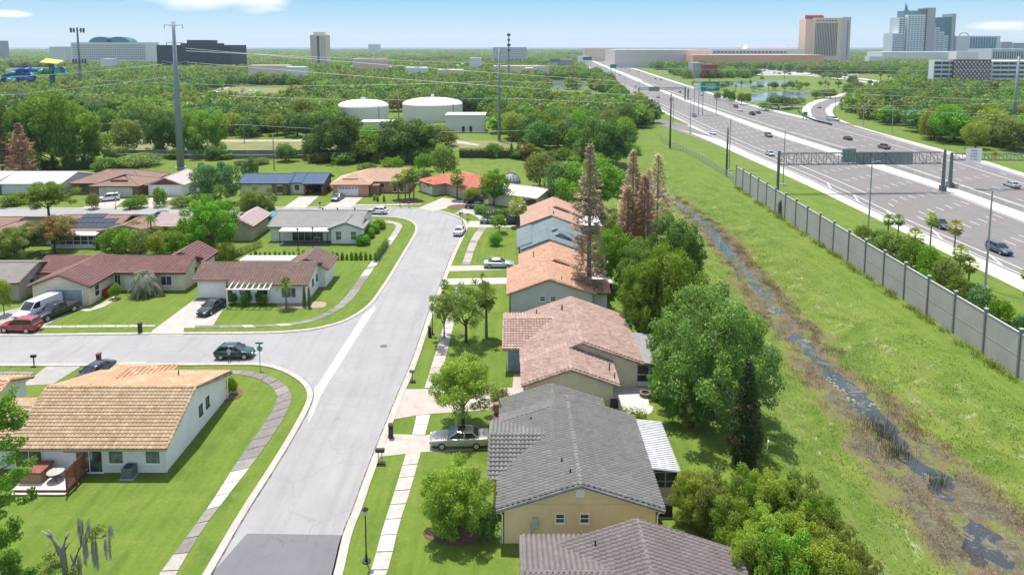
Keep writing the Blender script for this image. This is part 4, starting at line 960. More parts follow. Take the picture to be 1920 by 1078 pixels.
for x, y in ((3.7, 47.8), (4.2, 46.2), (1.6, 54.6)): vent(h, x, y, 2.72 + (1.9) * (1 - abs(x - 4.8) / 6.0) + .05, .35)
PORCHW = plain('porch_metal_roof', (.62, .62, .62), .5, var=.25, scale=1.2)
slab_roof(h, [(10.7, 49.6, 2.66), (13.0, 49.6, 2.38), (13.0, 56.6, 2.38), (10.7, 56.6, 2.66)][0:4], PORCHW)
m = MB()
for i in range(27): yy_ = 49.7 + i * .262; m.beam((10.75, yy_, 2.69), (13.05, yy_, 2.42), .09, .06)
m.build('rib', PORCHW, h)['kind'] = 'stuff'
screen_room(h, 10.2, 12.75, 49.75, 49.75, 2.3, 'S', .95, 3, WM['cream'], GALV); screen_room(h, 12.75, 12.75, 49.75, 56.5, 2.3, 'E', .95, 6, WM['cream'], GALV)
garage(h, (-1.37, 52.1, 0), 'W', 4.6)
h = house('house', 'mauve grey tile roofed house cut off by the bottom edge of the picture', (0, 0), 0, [
    dict(b=(2.2, 13.9, 30, 40.45), e=2.70, r=4.85, ro=.35), dict(b=(1.0, 6.0, 33.0, 41.6), e=2.66, r=4.15, ax='x', ro=.4)], 'cream', 'mauve', 'white', FULL)
vent(h, 5.2, 39.6, 4.0, .4)
h = house('pink_roof_house', 'beige house with a pink tile roof, a lower front gable and a screened porch', (0, 0), 0, [
    dict(b=(1.4, 12.9, 67.35, 79.3), e=2.70, r=4.95, ro=.4), dict(b=(1.45, 9.75, 62.75, 67.5), e=2.74, r=4.42, ro=.45),
    dict(b=(-.55, 4.5, 70.9, 79.6), e=2.68, r=4.15, ax='x', ro=.4)], 'beige', 'pink', 'terracotta', FULL)
m = MB(); m.box((5.6, 62.71, 3.55), (.6, .05, .55)); m.build('gable_vent', WM['beige'], h)
garage(h, (.35, 70.9, 0), 'S', 1.55, 2.3, plain('garage_blue', (.22, .30, .35), .6)); vent(h, 9.6, 64.3, 3.6); vent(h, 9.95, 63.2, 3.2); vent(h, 5.8, 76.5, 4.5, .7, .09); vent(h, 2.9, 78, 3.7)
slab_roof(h, [(13.25, 67.0, 2.78), (16.9, 67.0, 2.4), (16.9, 74.6, 2.4), (13.25, 74.6, 2.78)], ROOFS['ltgray'], ribs=0)
rm = MB(); roof_plane([(16.9, 67.0, 2.42), (16.9, 74.6, 2.42), (13.3, 74.6, 2.80), (13.3, 67.0, 2.80)], rm, cv=.3, cw=.7, amp=0, seg=1, step=.02); rm.build('shingle', ROOFS['ltgray'], h, tone=True)['kind'] = 'stuff'
screen_room(h, 12.95, 16.7, 67.6, 67.6, 2.38, 'S', .45, 3); screen_room(h, 16.7, 16.7, 67.6, 74.4, 2.38, 'E', .45, 5)
m = MB(); m.box((9.8, 62.2, .7), (.7, .5, 1.4)); m.build('utility_cabinet', DARK, h)
h = house('orange_roof_house', 'pale blue grey house with an orange tile roof behind the tall dead conifer', (0, 0), 0, [
    dict(b=(-.15, 10.6, 87.1, 96.4), e=2.70, r=4.75, rp=.47, ro=.4), dict(b=(1.6, 11.2, 95.2, 103.2), e=2.72, r=4.8, rp=.47, ro=.35), dict(b=(7, 12.7, 88.2, 92), e=2.5, r=3.4, ax='x', ro=.3)], 'bluegrey', 'orange', 'brown', MID)
for px in (1017, 1037): window(h, (XZ(px, 561, 87.1)[0], 87.1, 0), 'S', .65, .55, 1.7, bars=(1, 2))
slab_roof(h, [(10.8, 92, 2.6), (14.0, 92, 2.4), (14.0, 98.5, 2.4), (10.8, 98.5, 2.6)], PORCHW)
for x, y in ((5.6, 88.6), (6.6, 87.9), (3.2, 99)): vent(h, x, y, 4.2, .5)
h = house('blue_grey_house', 'pale blue house with a blue grey roof and stepped gables', (0, 0), 0, [
    dict(b=(1.9, 10.2, 106.9, 113), e=2.70, r=4.4, rp=.47, ro=.4), dict(b=(3.2, 11.6, 112.2, 118.8), e=2.72, r=4.65, rp=.5, ro=.35), dict(b=(6.0, 9.8, 110, 112.4), e=3.2, r=4.5, ro=.3), dict(b=(1.4, 5, 107.6, 118), e=2.7, r=3.6, ax='y', ro=.2)], 'paleblue', 'slate', 'slate', MID)
window(h, (6.2, 106.9, 0), 'S', .5, .6, 2.9, 'dark'); window(h, (2.5, 106.9, 0), 'S', .5, 1.3, .8, 'dark')
h = house('salmon_roof_house', 'pale blue house with a salmon tile roof at the far end of the right row', (0, 0), 0, [
    dict(b=(2.1, 11.9, 121.3, 129), e=2.70, r=4.7, ro=.4), dict(b=(3.6, 13, 128, 135), e=2.72, r=4.8, ro=.35)], 'paleblue', 'orange2', 'brown', MID)
window(h, (7.0, 121.3, 0), 'S', .6, .5, 3.5, 'dark'); window(h, (9.4, 121.3, 0), 'S', .5, .5, 2.9, 'dark'); vent(h, 7.6, 122.5, 4.6, .5, .1)
slab_roof(h, [(12.4, 122, 2.6), (16.5, 122, 2.5), (16.5, 129, 2.5), (12.4, 129, 2.6)], PORCHW)
h = house('beige_house', 'cream house with a flat beige roof and slatted skylight at the bend', (2.6, 151.5), R(-32), [
    dict(b=(-6.2, 6.2, -5.0, 4.5), e=2.75, r=3.9, ax='x', ro=.5)], 'beige', 'beige', 'tan', SHG)
m = MB()
for i in range(7): m.beam((-4.4 + i * .75, -5.3, 2.9), (-4.4 + i * .75, -2.4, 3.35), .16, .12)
m.build('slat', TRIM['dark'], h); window(h, (3.5, -5, 0), 'S', 1.6, 1.5, .5, 'dark'); screen_room(h, 4.4, 6.1, -5.06, -5.06, 2.3, 'S', 0, 2, None, TRIM['brown'])
h = house('red_roof_house', 'tan house with a bright red hip roof at the end of the street', (-10.3, 161.5), R(-52), [
    dict(b=(-9.6, 6.5, -5.0, 5.5), e=2.75, r=4.7, ax='x', hip=(1, 1), ro=.5), dict(b=(-9.4, -2.5, -8.2, -3), e=2.7, r=3.9, ax='y', hip=(1, 0))], 'sand', 'red', 'terracotta', MID)
garage(h, (-6, -8.2, 0), 'S', 4.9)
for x in (-10.6,): m = MB(); m.box((x, -4.4, 1.3), (.22, .22, 2.6)); m.build('column', WHT, h)
# --- left block
h = house('tan_roof_house', 'large white house with a long tan tile roof and timber deck in the left foreground', (0, 0), 0, [
    dict(b=(-41.0, -28.62, 53.1, 65.0), e=2.42, r=4.85, ax='x', rp=.42, ro=.42, oh=.6), dict(b=(-46.0, -40.8, 53.6, 60), e=2.4, r=3.7, ax='x', ro=.4)], 'white', 'tan', 'tan', FINE)
rm = MB(); rp_ = [(-28.1, 65.55, 2.64), (-41.4, 65.55, 2.64), (-41.4, 57.9, 4.86), (-28.1, 57.9, 4.86)]; roof_plane(rp_, rm, **FINE); rm.build('weathered_tile', ROOFS['mottled'], h, tone=True)['kind'] = 'stuff'
rm = MB(); cmb_ = MB(); pl = [(-29.2, 66.9, 2.62), (-34.5, 66.9, 2.62), (-34.5, 61.3, 4.05), (-29.2, 61.3, 4.05)]
for v in (dict(b=(-40.0, -34.6, 60, 66.3), e=2.6, r=3.9, hip=(0, 1)),):
    for p in gable_geo(v)[0]: roof_plane(p, rm, **FINE)
    for a, b in gable_geo(v)[2]: cap_line(cmb_, a, b) if (Vector(a) - Vector(b)).length > .3 else None
rm.build('front_roof', ROOFS['mottled'], h, tone=True)['kind'] = 'stuff'; cmb_.build('ridge_cap', ROOFS['mottled'], h, tone=True)
for px in (287, 218): window(h, (XZ(px, 860, 53.1)[0], 53.1, 0), 'S', 1.15, 1.35, .85, bars=(1, 1), gl=glass('blind_glass', (.07, .08, .085), .1))
for px in (168, 55): window(h, (XZ(px, 865, 53.1)[0], 53.1, 0), 'S', 2.1, 2.05, .08, bars=(2, 1), gl=glass('slider_glass', (.035, .05, .04), .06))
for y in (59.6, 61.0): window(h, (-28.62, y, 0), 'E', .5, .85, 1.45, 'dark')
m = MB(); m.tube([(-28.35, 52.7, 2.4), (-28.5, 53.0, 2.1), (-28.5, 53.02, .1)], .06, 6); m.build('downpipe', WHT, h)
m = MB(); m.tube([(-28.35, 65.2, 2.6), (-28.45, 65.1, 2.3), (-28.45, 65.1, .1)], .06, 6); m.build('downpipe', WHT, h)
vent(h, -32.3, 63.2, 3.5, .4); vent(h, -37.9, 58.6, 4.6, .25, .05); m = MB(); m.box((XZ(130, 838, 52.9)[0], 53.0, 2.05), (1.0, .25, .25)); m.build('porch_light', DARK, h)
m = MB(); m.box2((-45.6, 53.04, 2.1), (-28.6, 53.08, 2.2)); m.build('band', WHT, h)
h = house('maroon_roof_house', 'cream house with a maroon tile roof and a white van on its driveway', (0, 0), 0, [
    dict(b=(-65.2, -57.5, 89.9, 99), e=2.72, r=4.35, ax='y', ro=.4, oh=.5), dict(b=(-68.5, -47.3, 95.6, 101.2), e=2.72, r=4.2, ax='x', ro=.4), dict(b=(-52.2, -47.0, 100, 105), e=2.75, r=4.45, ax='y', ro=.4)], 'beige', 'maroon', 'brown', MID)
garage(h, (-60.9, 89.9, 0), 'S', 4.9, 2.2, plain('garage_grey', (.36, .42, .46), .6)); window(h, (-57.5, 91.6, 0), 'E', 1.0, 1.5, .75, bars=(1, 2)); window(h, (-56.9, 95.6, 0), 'S', .8, 1.7, .6, bars=(2, 1)); door(h, (-55.4, 95.6, 0), 'S'); window(h, (-49.9, 95.6, 0), 'S', 1.5, 1.3, .8, bars=(2, 1)); window(h, (-47.3, 99.2, 0), 'E', .5, .8, 1.4, 'dark')
m = MB(); m.box((-57.1, 93.9, .45), (.7, 2.6, .5)); m.box((-57.4, 93.9, .85), (.1, 2.6, .6)); m.build('porch_bench', plain('bench_red', (.42, .03, .03), .6), h)
h = house('brown_roof_house', 'white corner house with a brown tile roof, white trellis and slim cypresses', (0, 0), 0, [
    dict(b=(-44.0, -38.1, 92.6, 98), e=2.72, r=4.2, ax='x', ro=.4, rp=.52), dict(b=(-38.3, -28.3, 90.6, 99.2), e=2.72, r=4.35, ax='x', ro=.4, rp=.5), dict(b=(-32.6, -27.3, 97, 102), e=2.75, r=4.4, ax='y', ro=.4)], 'white', 'brown', 'tan', MID)
garage(h, (-41.9, 92.6, 0), 'S', 3.6, 2.15); m = MB(); m.box((-39.2, 92.55, 1.15), (1.5, .1, 2.3)); m.build('timber_panel', TRIM['brown'], h)
window(h, (-30.6, 90.6, 0), 'S', 1.9, 1.35, .85, bars=(3, 1), gl=glass('green_glass', (.05, .10, .09), .08)); window(h, (-36.6, 90.6, 0), 'S', 1.5, .9, 1.2, bars=(2, 1)); window(h, (-28.3, 94, 0), 'E', .5, .8, 1.4, 'dark'); window(h, (-28.3, 96, 0), 'E', .5, .8, 1.4, 'dark'); window(h, (-34.2, 90.6, 0), 'S', 1.4, .9, 1.2, bars=(2, 1))
tr = MB()
for i in range(8):
    x = -38.2 + i * .78; b = MB(); b.beam((x, 89.0, 2.55), (x, 93.0, 3.55), .14, .16); b.build('trellis_beam', WHT, h)
for a, b in (((-38.5, 89.0, 2.55), (-32.6, 89.0, 2.55)), ((-38.4, 89.0, 0), (-38.4, 89.0, 2.5))): tr.beam(a, b, .16, .16)
tr.build('trellis_frame', WHT, h)
slab_roof(h, [(-41.0, 99.8, 3.1), (-33.2, 99.8, 3.1), (-33.2, 103, 2.9), (-41.0, 103, 2.9)], PORCHW, ribs=10)
h = house('grey_roof_house', 'long white house with a grey roof, patio cover and cubed hedges beside the bend', (0, 0), 0, [
    dict(b=(-43.7, -27.6, 120.8, 132), e=2.75, r=4.35, ax='x', ro=.4, rp=.48), dict(b=(-32.3, -27.0, 119.2, 124), e=2.75, r=3.9, ax='y', ro=.4)], 'white', 'ltgray', 'dark', SHG)
slab_roof(h, [(-41.3, 118.2, 2.5), (-32.5, 118.2, 2.5), (-32.5, 121, 2.75), (-41.3, 121, 2.75)], PORCHW, 'patio_cover', ribs=24)
for x in (-41.2, -36.9, -32.7): m = MB(); m.box((x, 118.3, 1.25), (.1, .1, 2.5)); m.build('post', DARK, h)
window(h, (-37, 120.8, 0), 'S', 5.5, 2.0, .1, bars=(5, 1)); window(h, (-31.0, 119.2, 0), 'S', .95, 1.5, .7, bars=(1, 2), gl=MATS['blind_glass']); window(h, (-28.3, 119.2, 0), 'S', .95, 1.5, .7, bars=(1, 2), gl=MATS['blind_glass'])
m = MB(); m.box2((-41.3, 118.0, 0.0), (-32.4, 120.8, .06)); m.build('patio_slab', DRIVE['dark'], h)
for x in (-36, -33.2, -29.9): vent(h, x, 127.4, 4.2, .35, .14)
h = house('solar_roof_house', 'low house with a rust brown roof carrying solar panels', (0, 0), 0, [
    dict(b=(-86, -70.8, 118.6, 129), e=2.6, r=4.1, ax='x', hip=(1, 0), ro=.4), dict(b=(-72.6, -64.0, 118, 124), e=2.6, r=3.7, ax='y', ro=.4)], 'paleblue', 'rust', 'white', SHG)
SOL = plain('solar_panel', (.035, .045, .06), .25, var=.1)
for r_i, (xa, xb, f) in enumerate(((-80.0, -70.2, .30), (-80.2, -71.6, .62), (-79.0, -74.6, .92))):
    k = int((xb - xa) / 1.05)
    for i in range(k):
        m = MB(); s = (4.1 - 2.6) / 5.75; y = 118.05 + 5.75 * f; z = 2.6 + s * 5.75 * f + .12; x = xa + (i + .5) * 1.05
        m.add([(x - .5, y - .8, z - .8 * s), (x + .5, y - .8, z - .8 * s), (x + .5, y + .8, z + .8 * s), (x - .5, y + .8, z + .8 * s)] + [(x - .5, y - .8, z - .8 * s - .05), (x + .5, y - .8, z - .8 * s - .05), (x + .5, y + .8, z + .8 * s - .05), (x - .5, y + .8, z + .8 * s - .05)], [(0, 1, 2, 3), (7, 6, 5, 4), (0, 4, 5, 1), (1, 5, 6, 2), (2, 6, 7, 3), (3, 7, 4, 0)]); m.build('solar_panel', SOL, h)
slab_roof(h, [(-80.5, 116, 2.4), (-72.5, 116, 2.4), (-72.5, 119, 2.65), (-80.5, 119, 2.65)], PORCHW, ribs=14); screen_room(h, -80.4, -72.6, 116.2, 116.2, 2.3, 'S', .7, 6, WM['paleblue']); window(h, (-69.5, 118, 0), 'S', .9, 1.1, .9)
h = house('rose_roof_house', 'pale house with a faded rose and white tile roof behind the round green tree', (0, 0), 0, [
    dict(b=(-65, -51, 121, 129), e=2.7, r=4.2, ax='x', ro=.4), dict(b=(-51.5, -47.2, 121, 129.5), e=2.7, r=4.1, ax='y', ro=.4)], 'sand', 'rose', 'brown', MID)
h = house('taupe_roof_house', 'low house with a taupe roof at the left edge next to the maroon roofed house', (0, 0), 0, [
    dict(b=(-86, -68.3, 91.6, 100.5), e=2.7, r=4.3, ax='x', ro=.4, rp=.42)], 'sand', 'taupe', 'brown', SHG)
for y in (94.2, 97.6): window(h, (-68.3, y, 0), 'E', .6, .8, 1.3, 'dark')
h = house('rust_roof_house', 'brown hip roofed house partly hidden at the left edge behind the gardens', (0, 0), 0, [
    dict(b=(-102, -89.2, 116.5, 127), e=2.7, r=4.2, ax='x', ro=.4), dict(b=(-92, -86.2, 115, 121), e=2.7, r=3.8, ax='y', ro=.4)], 'sand', 'rust', 'tan', SHG)
h = house('corner_roof_house', 'house showing only its orange roof corner behind the foreground tree', (0, 0), 0, [dict(b=(-60, -47.4, 58.5, 63.5), e=2.8, r=4.0, ax='x', ro=.4)], 'white', 'mottled', 'tan', MID)
# --- top row across the far street
h = house('brown_hip_house', 'brick house with a broad brown hip roof on the far street', (0, 0), 0, [
    dict(b=(-105.2, -88, 160.5, 172), e=2.7, r=4.9, ax='x', hip=(1, 1)), dict(b=(-98.0, -87.4, 157.0, 166), e=2.7, r=4.6, ax='y', hip=(1, 1))], 'brick', 'rust', 'dark', SHG)
garage(h, (-92.6, 157.0, 0), 'S', 7.4, 2.2, plain('garage_cream', (.6, .56, .5), .6), cols=10); window(h, (-102, 160.5, 0), 'S', 1.4, 1.4, .8, 'dark'); m = MB(); m.prism([(-94.6, 158.4), (-90.4, 158.4), (-92.5, 160.4)], 3.3, 3.9); m.build('gablet', ROOFS['rust'], h)
h = house('white_front_house', 'small white house with a pale pink roof and timber gable on the far street', (0, 0), 0, [
    dict(b=(-85.6, -77.6, 158.2, 169), e=2.7, r=4.5, ax='y', ro=.4), dict(b=(-79, -76, 162, 168), e=2.7, r=4.0, ax='x', ro=.3)], 'white', 'rose', 'white', SHG)
garage(h, (-82.6, 158.2, 0), 'S', 4.0, 2.1); m = MB(); m.add([(-85.2, 158.12, 2.75), (-78.0, 158.12, 2.75), (-81.6, 158.12, 4.15), (-85.2, 158.0, 2.75), (-78.0, 158.0, 2.75), (-81.6, 158.0, 4.15)], [(3, 4, 5), (0, 3, 5, 2), (1, 2, 5, 4), (0, 1, 4, 3)]); m.build('timber_gable', plain('gable_timber', (.20, .06, .045), .8), h)
h = house('blue_roof_house', 'long low brick and cream house with a blue metal roof and open carport', (0, 0), 0, [
    dict(b=(-64.8, -53.2, 160, 167), e=2.75, r=4.2, ax='x', ro=.4, rp=.6), dict(b=(-53.2, -49.8, 160.6, 167.5), e=2.8, r=4.3, ax='x', ro=.3, rp=.6), dict(b=(-49.4, -45.0, 159.6, 168), e=2.75, r=4.3, ax='x', ro=.5, rp=.6, nowall=1)], 'beige', 'blue', 'dark', SEAM)
m = MB()
for a in (-56.6, -54.0): m.box((a, 159.9, 1.3), (1.1, .2, 2.6))
m.build('brick_pier', WM['brick'], h); door(h, (-53.2, 160, 0), 'S', 1.0, 2.3, plain('door_teal', (.02, .14, .12), .6)); window(h, (-55.3, 160, 0), 'S', 1.4, 1.7, .4); window(h, (-51.4, 160.6, 0), 'S', 1.1, 1.3, .9)
m = MB(); m.box2((-49.8, 166.5, 0), (-44.9, 166.9, 2.9)); m.box2((-45.3, 159.8, 0), (-45.0, 166.6, 2.9)); m.box((-49.3, 159.8, 1.4), (.3, .3, 2.8)); m.build('carport', WM['brick'], h)
h = house('pink_house', 'pink house with a coral tile hip roof and white garage on the far street', (0, 0), 0, [
    dict(b=(-40.2, -25.2, 162, 173), e=2.75, r=4.9, ax='x', hip=(1, 0)), dict(b=(-42.2, -33.8, 158.2, 168), e=2.75, r=4.6, ax='y', hip=(1, 1))], 'pink', 'coral', 'terracotta', MID)
garage(h, (-38.6, 158.2, 0), 'S', 4.6, 2.2, lites=True); window(h, (-31.4, 162, 0), 'S', 1.2, .9, 1.3); window(h, (-28.2, 162, 0), 'S', .8, 1.9, .3); window(h, (-26.6, 162, 0), 'S', .8, 1.9, .3)
m = MB(); m.prism([(-40.2, 159.6), (-36.4, 159.6), (-38.3, 161.5)], 3.4, 4.0); m.build('gablet', ROOFS['coral'], h); m = MB(); m.box((-32.6, 160.4, 1.2), (2.2, 2.8, 2.4)); m.build('entry', WM['brick'], h)
h = house('white_metal_roof_house', 'house with a bright white metal roof behind the reddish dead conifer', (0, 0), 0, [dict(b=(-121.5, -107.4, 160, 172), e=2.7, r=4.4, ax='x', ro=.4)], 'paleblue', 'white', 'white', SEAM)
h = house('white_roof_house', 'house with a white roof cut off by the left edge on the far street', (0, 0), 0, [dict(b=(-142, -122.8, 158.5, 171), e=2.7, r=4.4, ax='x', ro=.4, rp=.6)], 'paleblue', 'white', 'white', SEAM)
# ------------------------------------------------------------------ vegetation
LEAF = {
 'lush': leafmat('leaves_lush', (0.048, 0.115, 0.011), (0.245, 0.406, 0.035)),
 'dark': leafmat('leaves_dark', (0.034, 0.088, 0.021), (0.159, 0.288, 0.048), .22),
 'olive': leafmat('leaves_olive', (0.069, 0.115, 0.024), (0.281, 0.345, 0.068)),
 'yellow': leafmat('leaves_yellow_green', (0.101, 0.161, 0.017), (0.366, 0.458, 0.055), .38),
 'bright': leafmat('leaves_bright', (0.057, 0.139, 0.006), (0.213, 0.426, 0.018), .4),
 'blue': leafmat('leaves_blue_green', (0.039, 0.100, 0.035), (0.176, 0.305, 0.096), .25),
 'moss': leafmat('leaves_with_moss', (0.056, 0.119, 0.028), (0.233, 0.366, 0.068), .28, (.22, .22, .19), .14),
 'russet': leafmat('leaves_russet', (0.090, 0.119, 0.029), (0.349, 0.305, 0.078), .3, (.26, .10, .045), .35),
 'brown': leafmat('dead_needles', (.26, .12, .08), (.52, .28, .20), .3, (.5, .38, .28), .25),
 'browngrey': leafmat('dead_needles_grey', (.27, .18, .13), (.56, .40, .30), .3, (.55, .46, .36), .3),
 'palm': leafmat('palm_fronds', (0.047, 0.101, 0.011), (0.246, 0.362, 0.051), .25, (.30, .24, .12), .10),
 'palmy': leafmat('palm_fronds_yellow', (0.095, 0.149, 0.014), (0.435, 0.507, 0.087), .25, (.34, .22, .09), .16),
 'silver': leafmat('palm_fronds_silver', (.12, .16, .09), (.42, .47, .36), .2),
 'grassy': leafmat('grass_blades', (.070, .128, .014), (.150, .205, .030), .3),
 'cypress': leafmat('leaves_cypress', (.014, .032, .006), (.055, .105, .018), .12, (.22, .10, .06), .12),
 'reed': leafmat('reed_blades', (.045, .065, .02), (.16, .17, .06), .2),
 'mossy': leafmat('spanish_moss', (.22, .22, .20), (.46, .46, .42), .2),
 'dry': leafmat('dry_stems', (.12, .085, .05), (.30, .23, .15), .2),
 'purple': leafmat('purple_leaves', (.05, .012, .02), (.14, .04, .05), .2),
}
def leaf_cloud(name, clumps, n, size, mat, seed=0, shell=.55, up=.35, aspect=.62, dark=.0):
    """n small leaf faces spread through a set of ellipsoid clumps (cx,cy,cz,rx,ry,rz)"""
    rg = np.random.default_rng(seed); C = np.array(clumps, float); w = (C[:, 3] * C[:, 4] * C[:, 5]) ** .66; w /= w.sum()
    k = rg.choice(len(C), n, p=w); d = rg.normal(size=(n, 3)); d /= np.linalg.norm(d, axis=1)[:, None]
    r = shell + (1 - shell) * rg.random(n) ** .6; r *= 1 + .12 * rg.normal(size=n)
    p = C[k, :3] + d * r[:, None] * C[k, 3:6]
    nrm = d + rg.normal(size=(n, 3)) * .75; nrm[:, 2] += up; nrm /= np.linalg.norm(nrm, axis=1)[:, None]
    t = rg.normal(size=(n, 3)); t -= nrm * (t * nrm).sum(1)[:, None]; t /= np.linalg.norm(t, axis=1)[:, None]; b = np.cross(nrm, t)
    s = size * (.55 + .9 * rg.random(n)); a = (t * s[:, None]) * .5; bb = (b * s[:, None]) * .5 * aspect
    V = np.stack([p - a, p + bb - a * .1, p + a - nrm * (s * .15)[:, None], p - bb - a * .1], 1).reshape(-1, 3)
    Q = np.arange(n * 4).reshape(n, 4); me = bpy.data.meshes.new(name); np_mesh(me, V, Q); me.materials.append(mat)
    ct = rg.random(len(C)) * .5 + .15; tone = np.clip(ct[k] + rg.normal(size=n) * .17 + .12, 0, 1)
    at = me.attributes.new('tone', 'FLOAT', 'FACE'); at.data.foreach_set('value', tone.astype(np.float32))
    od = np.clip(rg.random(n) * .55 + (rg.random(len(C))[k]) * .5, 0, 1); at = me.attributes.new('odd', 'FLOAT', 'FACE'); at.data.foreach_set('value', od.astype(np.float32))
    return me
def clumpset(seed, n, rx=1.0, rz=.8, cr=.34, lo=-.92, irregular=.2, squash=.85, boxy=0.0):
    rg = random.Random(seed); out = [(0, 0, 0, rx * .62, rx * .62, rz * .62)]
    for i in range(n):
        th = i * 2.399 + rg.uniform(-.4, .4); f = (i + .5) / n; zz = 1 - f * (1 - lo); rr = math.sqrt(max(0, 1 - zz * zz)) if zz > -1 else 0
        if zz < 0: rr = max(rr, boxy)
        k = (1 - cr * .8) * (1 + rg.uniform(-irregular, irregular * .8)); c = cr * rg.uniform(.65, 1.25)
        out.append((rr * math.cos(th) * rx * k, rr * math.sin(th) * rx * k, zz * rz * k, c * rx, c * rx, c * squash * rx))
    return out
def trunk_mesh(name, seed, r=.045, spread=.5, limbs=5, h0=1.0, top=.35, mat=None, lean=.0):
    """unit trunk: ground at 0, crown starts at h0; crown radius 1"""
    rg = random.Random(seed); mb = MB(); mb.tube([(0, 0, -.1), (lean * .3, 0, h0 * .4), (lean, .02, h0 * .9)], [r * 1.5, r * 1.1, r], 8)
    for i in range(limbs):
        a = i * 2 * math.pi / limbs + rg.uniform(-.4, .4); l = spread * rg.uniform(.7, 1.1); z = h0 * rg.uniform(.6, .85)
        p1 = (l * .5 * math.cos(a), l * .5 * math.sin(a), z + top * .5); p2 = (l * math.cos(a), l * math.sin(a), z + top * rg.uniform(.9, 1.5))
        mb.tube([(lean * .8, 0, z), p1, p2], [r * .7, r * .45, r * .2], 6)
        for j in (-1, 1): mb.tube([p1, (p1[0] + .3 * l * math.cos(a + j), p1[1] + .3 * l * math.sin(a + j), p1[2] + top * .5)], [r * .35, r * .12], 5)
    return mb.mesh(name, mat or BARK, smooth=True)
PROTO = {}
def proto(key, mat, n, size, clumps, seed, **k): PROTO[key] = leaf_cloud('crown', clumps, n, size, LEAF[mat], seed, **k)
for i, (m, s) in enumerate((('lush', 1), ('lush', 2), ('dark', 3), ('olive', 4), ('yellow', 5), ('moss', 6), ('bright', 7), ('russet', 8), ('blue', 9))):
    proto('hi_' + m + str(s), m, 23000, .056, clumpset(s * 13, 62, rz=.85, cr=.22, irregular=.42, boxy=.88 if m in ('lush', 'dark', 'blue') else 0), s)
for i, (m, s) in enumerate((('lush', 11), ('lush', 12), ('dark', 13), ('dark', 14), ('olive', 15), ('bright', 16), ('blue', 17), ('yellow', 18), ('olive', 19))):
    proto('mid_' + m + str(s), m, 4200, .105, clumpset(s * 7, 26, rz=.85, cr=.34, irregular=.25, boxy=.85), s)
for i, (m, s) in enumerate((('lush', 21), ('dark', 22), ('olive', 23), ('lush', 24), ('dark', 25), ('blue', 26))):
    proto('low_' + m + str(s), m, 900, .21, clumpset(s * 5, 14, rz=.8, cr=.42, irregular=.25, boxy=.85), s, shell=.7)
BKEYS = {k: [p for p in PROTO if p.startswith(k)] for k in ('hi_', 'mid_', 'low_')}
TR = [trunk_mesh('trunk', 100 + i, .05, .55, 5, 1.0, .4) for i in range(3)]
def tree(px, py, ptop, rpx, key, label, group=None, name='tree', cat='tree', base=.28, zsc=None, seed=0, xy=None, h=None, r=None, trunk=None, ysc=1.0):
    """px,py the foot; ptop the top row; rpx the crown half width in photo pixels"""
    if xy is None: x, y, z0 = GT(px, py); d = y * math.cos(PITCH) + (CAM_H - 3) * math.sin(PITCH); h = XZ(px, ptop, y)[1] - z0; r = rpx * d / F_PX
    else: x, y = xy; z0 = T(x, y)
    t = thing(name, label, cat, (x, y, z0), random.Random(int(x * 13 + y * 7)).uniform(0, 6.28), group)
    cb = h * base; ch = h - cb; c = put('crown', PROTO[key], t, (0, 0, cb + ch * .5), 0, (r, r * ysc, ch * .56))
    tm = trunk or TR[int(abs(x * 3 + y)) % 3]; put('trunk', tm, t, (0, 0, 0), 0, (r * .9, r * .9, max(cb + ch * .15, .3)))
    return t
# ---- individually placed broadleaf trees and shrubs
PROTO['sparse'] = leaf_cloud('crown', clumpset(31, 40, rz=.85, cr=.22, irregular=.4), 8500, .062, LEAF['olive'], 67, shell=.2)
PROTO['oak'] = leaf_cloud('crown', clumpset(77, 110, rz=.85, cr=.16, irregular=.42, boxy=.75), 42000, .040, LEAF['moss'], 66)
tree(1333, 782, 547, 108, 'oak', 'huge spreading oak with grey moss behind the screened porch', name='oak_tree', base=.02)
tree(1245, 640, 462, 68, 'hi_lush1', 'large deep green tree standing between the orange roofed house and the ditch', base=.08)
tree(1268, 560, 405, 52, 'hi_dark3', 'dark leafy tree at the ditch edge in front of the dead conifers', base=.08)
tree(1205, 640, 500, 48, 'hi_lush2', 'rounded mid green tree behind the pink roofed house garden', base=.08)
tree(1145, 540, 428, 34, 'hi_bright7', 'bright lime green tree between the tall dead conifer and the dark trees', base=.15)
tree(1200, 520, 440, 40, 'mid_lush11', 'mid green tree filling the gap under the brown conifers', base=.05)
tree(1115, 400, 290, 62, 'hi_lush2', 'big round green tree behind the tall dead conifer', base=.1); tree(1135, 312, 218, 52, 'hi_dark3', 'dark dense tree with pointed clusters at the top of the mown bank', base=.05)
tree(1050, 385, 300, 34, 'mid_blue17', 'blue green tree left of the tall dead conifer', base=.1); tree(1012, 352, 282, 32, 'mid_olive15', 'olive tree beside the satellite dish garden', base=.1)
tree(1100, 420, 350, 30, 'mid_dark13', 'dark shrub tree directly behind the salmon roofed house', base=.05)
tree(1155, 470, 395, 26, 'mid_olive19', 'thin olive tree left of the brown conifer stand', base=.1)
tree(868, 798, 672, 60, 'hi_yellow5', 'yellow green street tree shading the pale driveway', name='street_tree', base=.32)
tree(874, 642, 523, 52, 'sparse', 'sparse olive street tree overhanging the sidewalk', name='street_tree', base=.30); tree(833, 632, 545, 26, 'sparse', 'small sparse olive tree leaning over the kerb by the lamp post', name='street_tree', base=.35)
tree(852, 1000, 872, 60, 'hi_yellow5', 'big round yellow green bush in a mulch bed by the yellow house', name='bush', cat='bush', base=.02)
tree(912, 1012, 940, 22, 'mid_dark13', 'dark narrow bush against the corner of the yellow house', name='bush', cat='bush', base=.0)
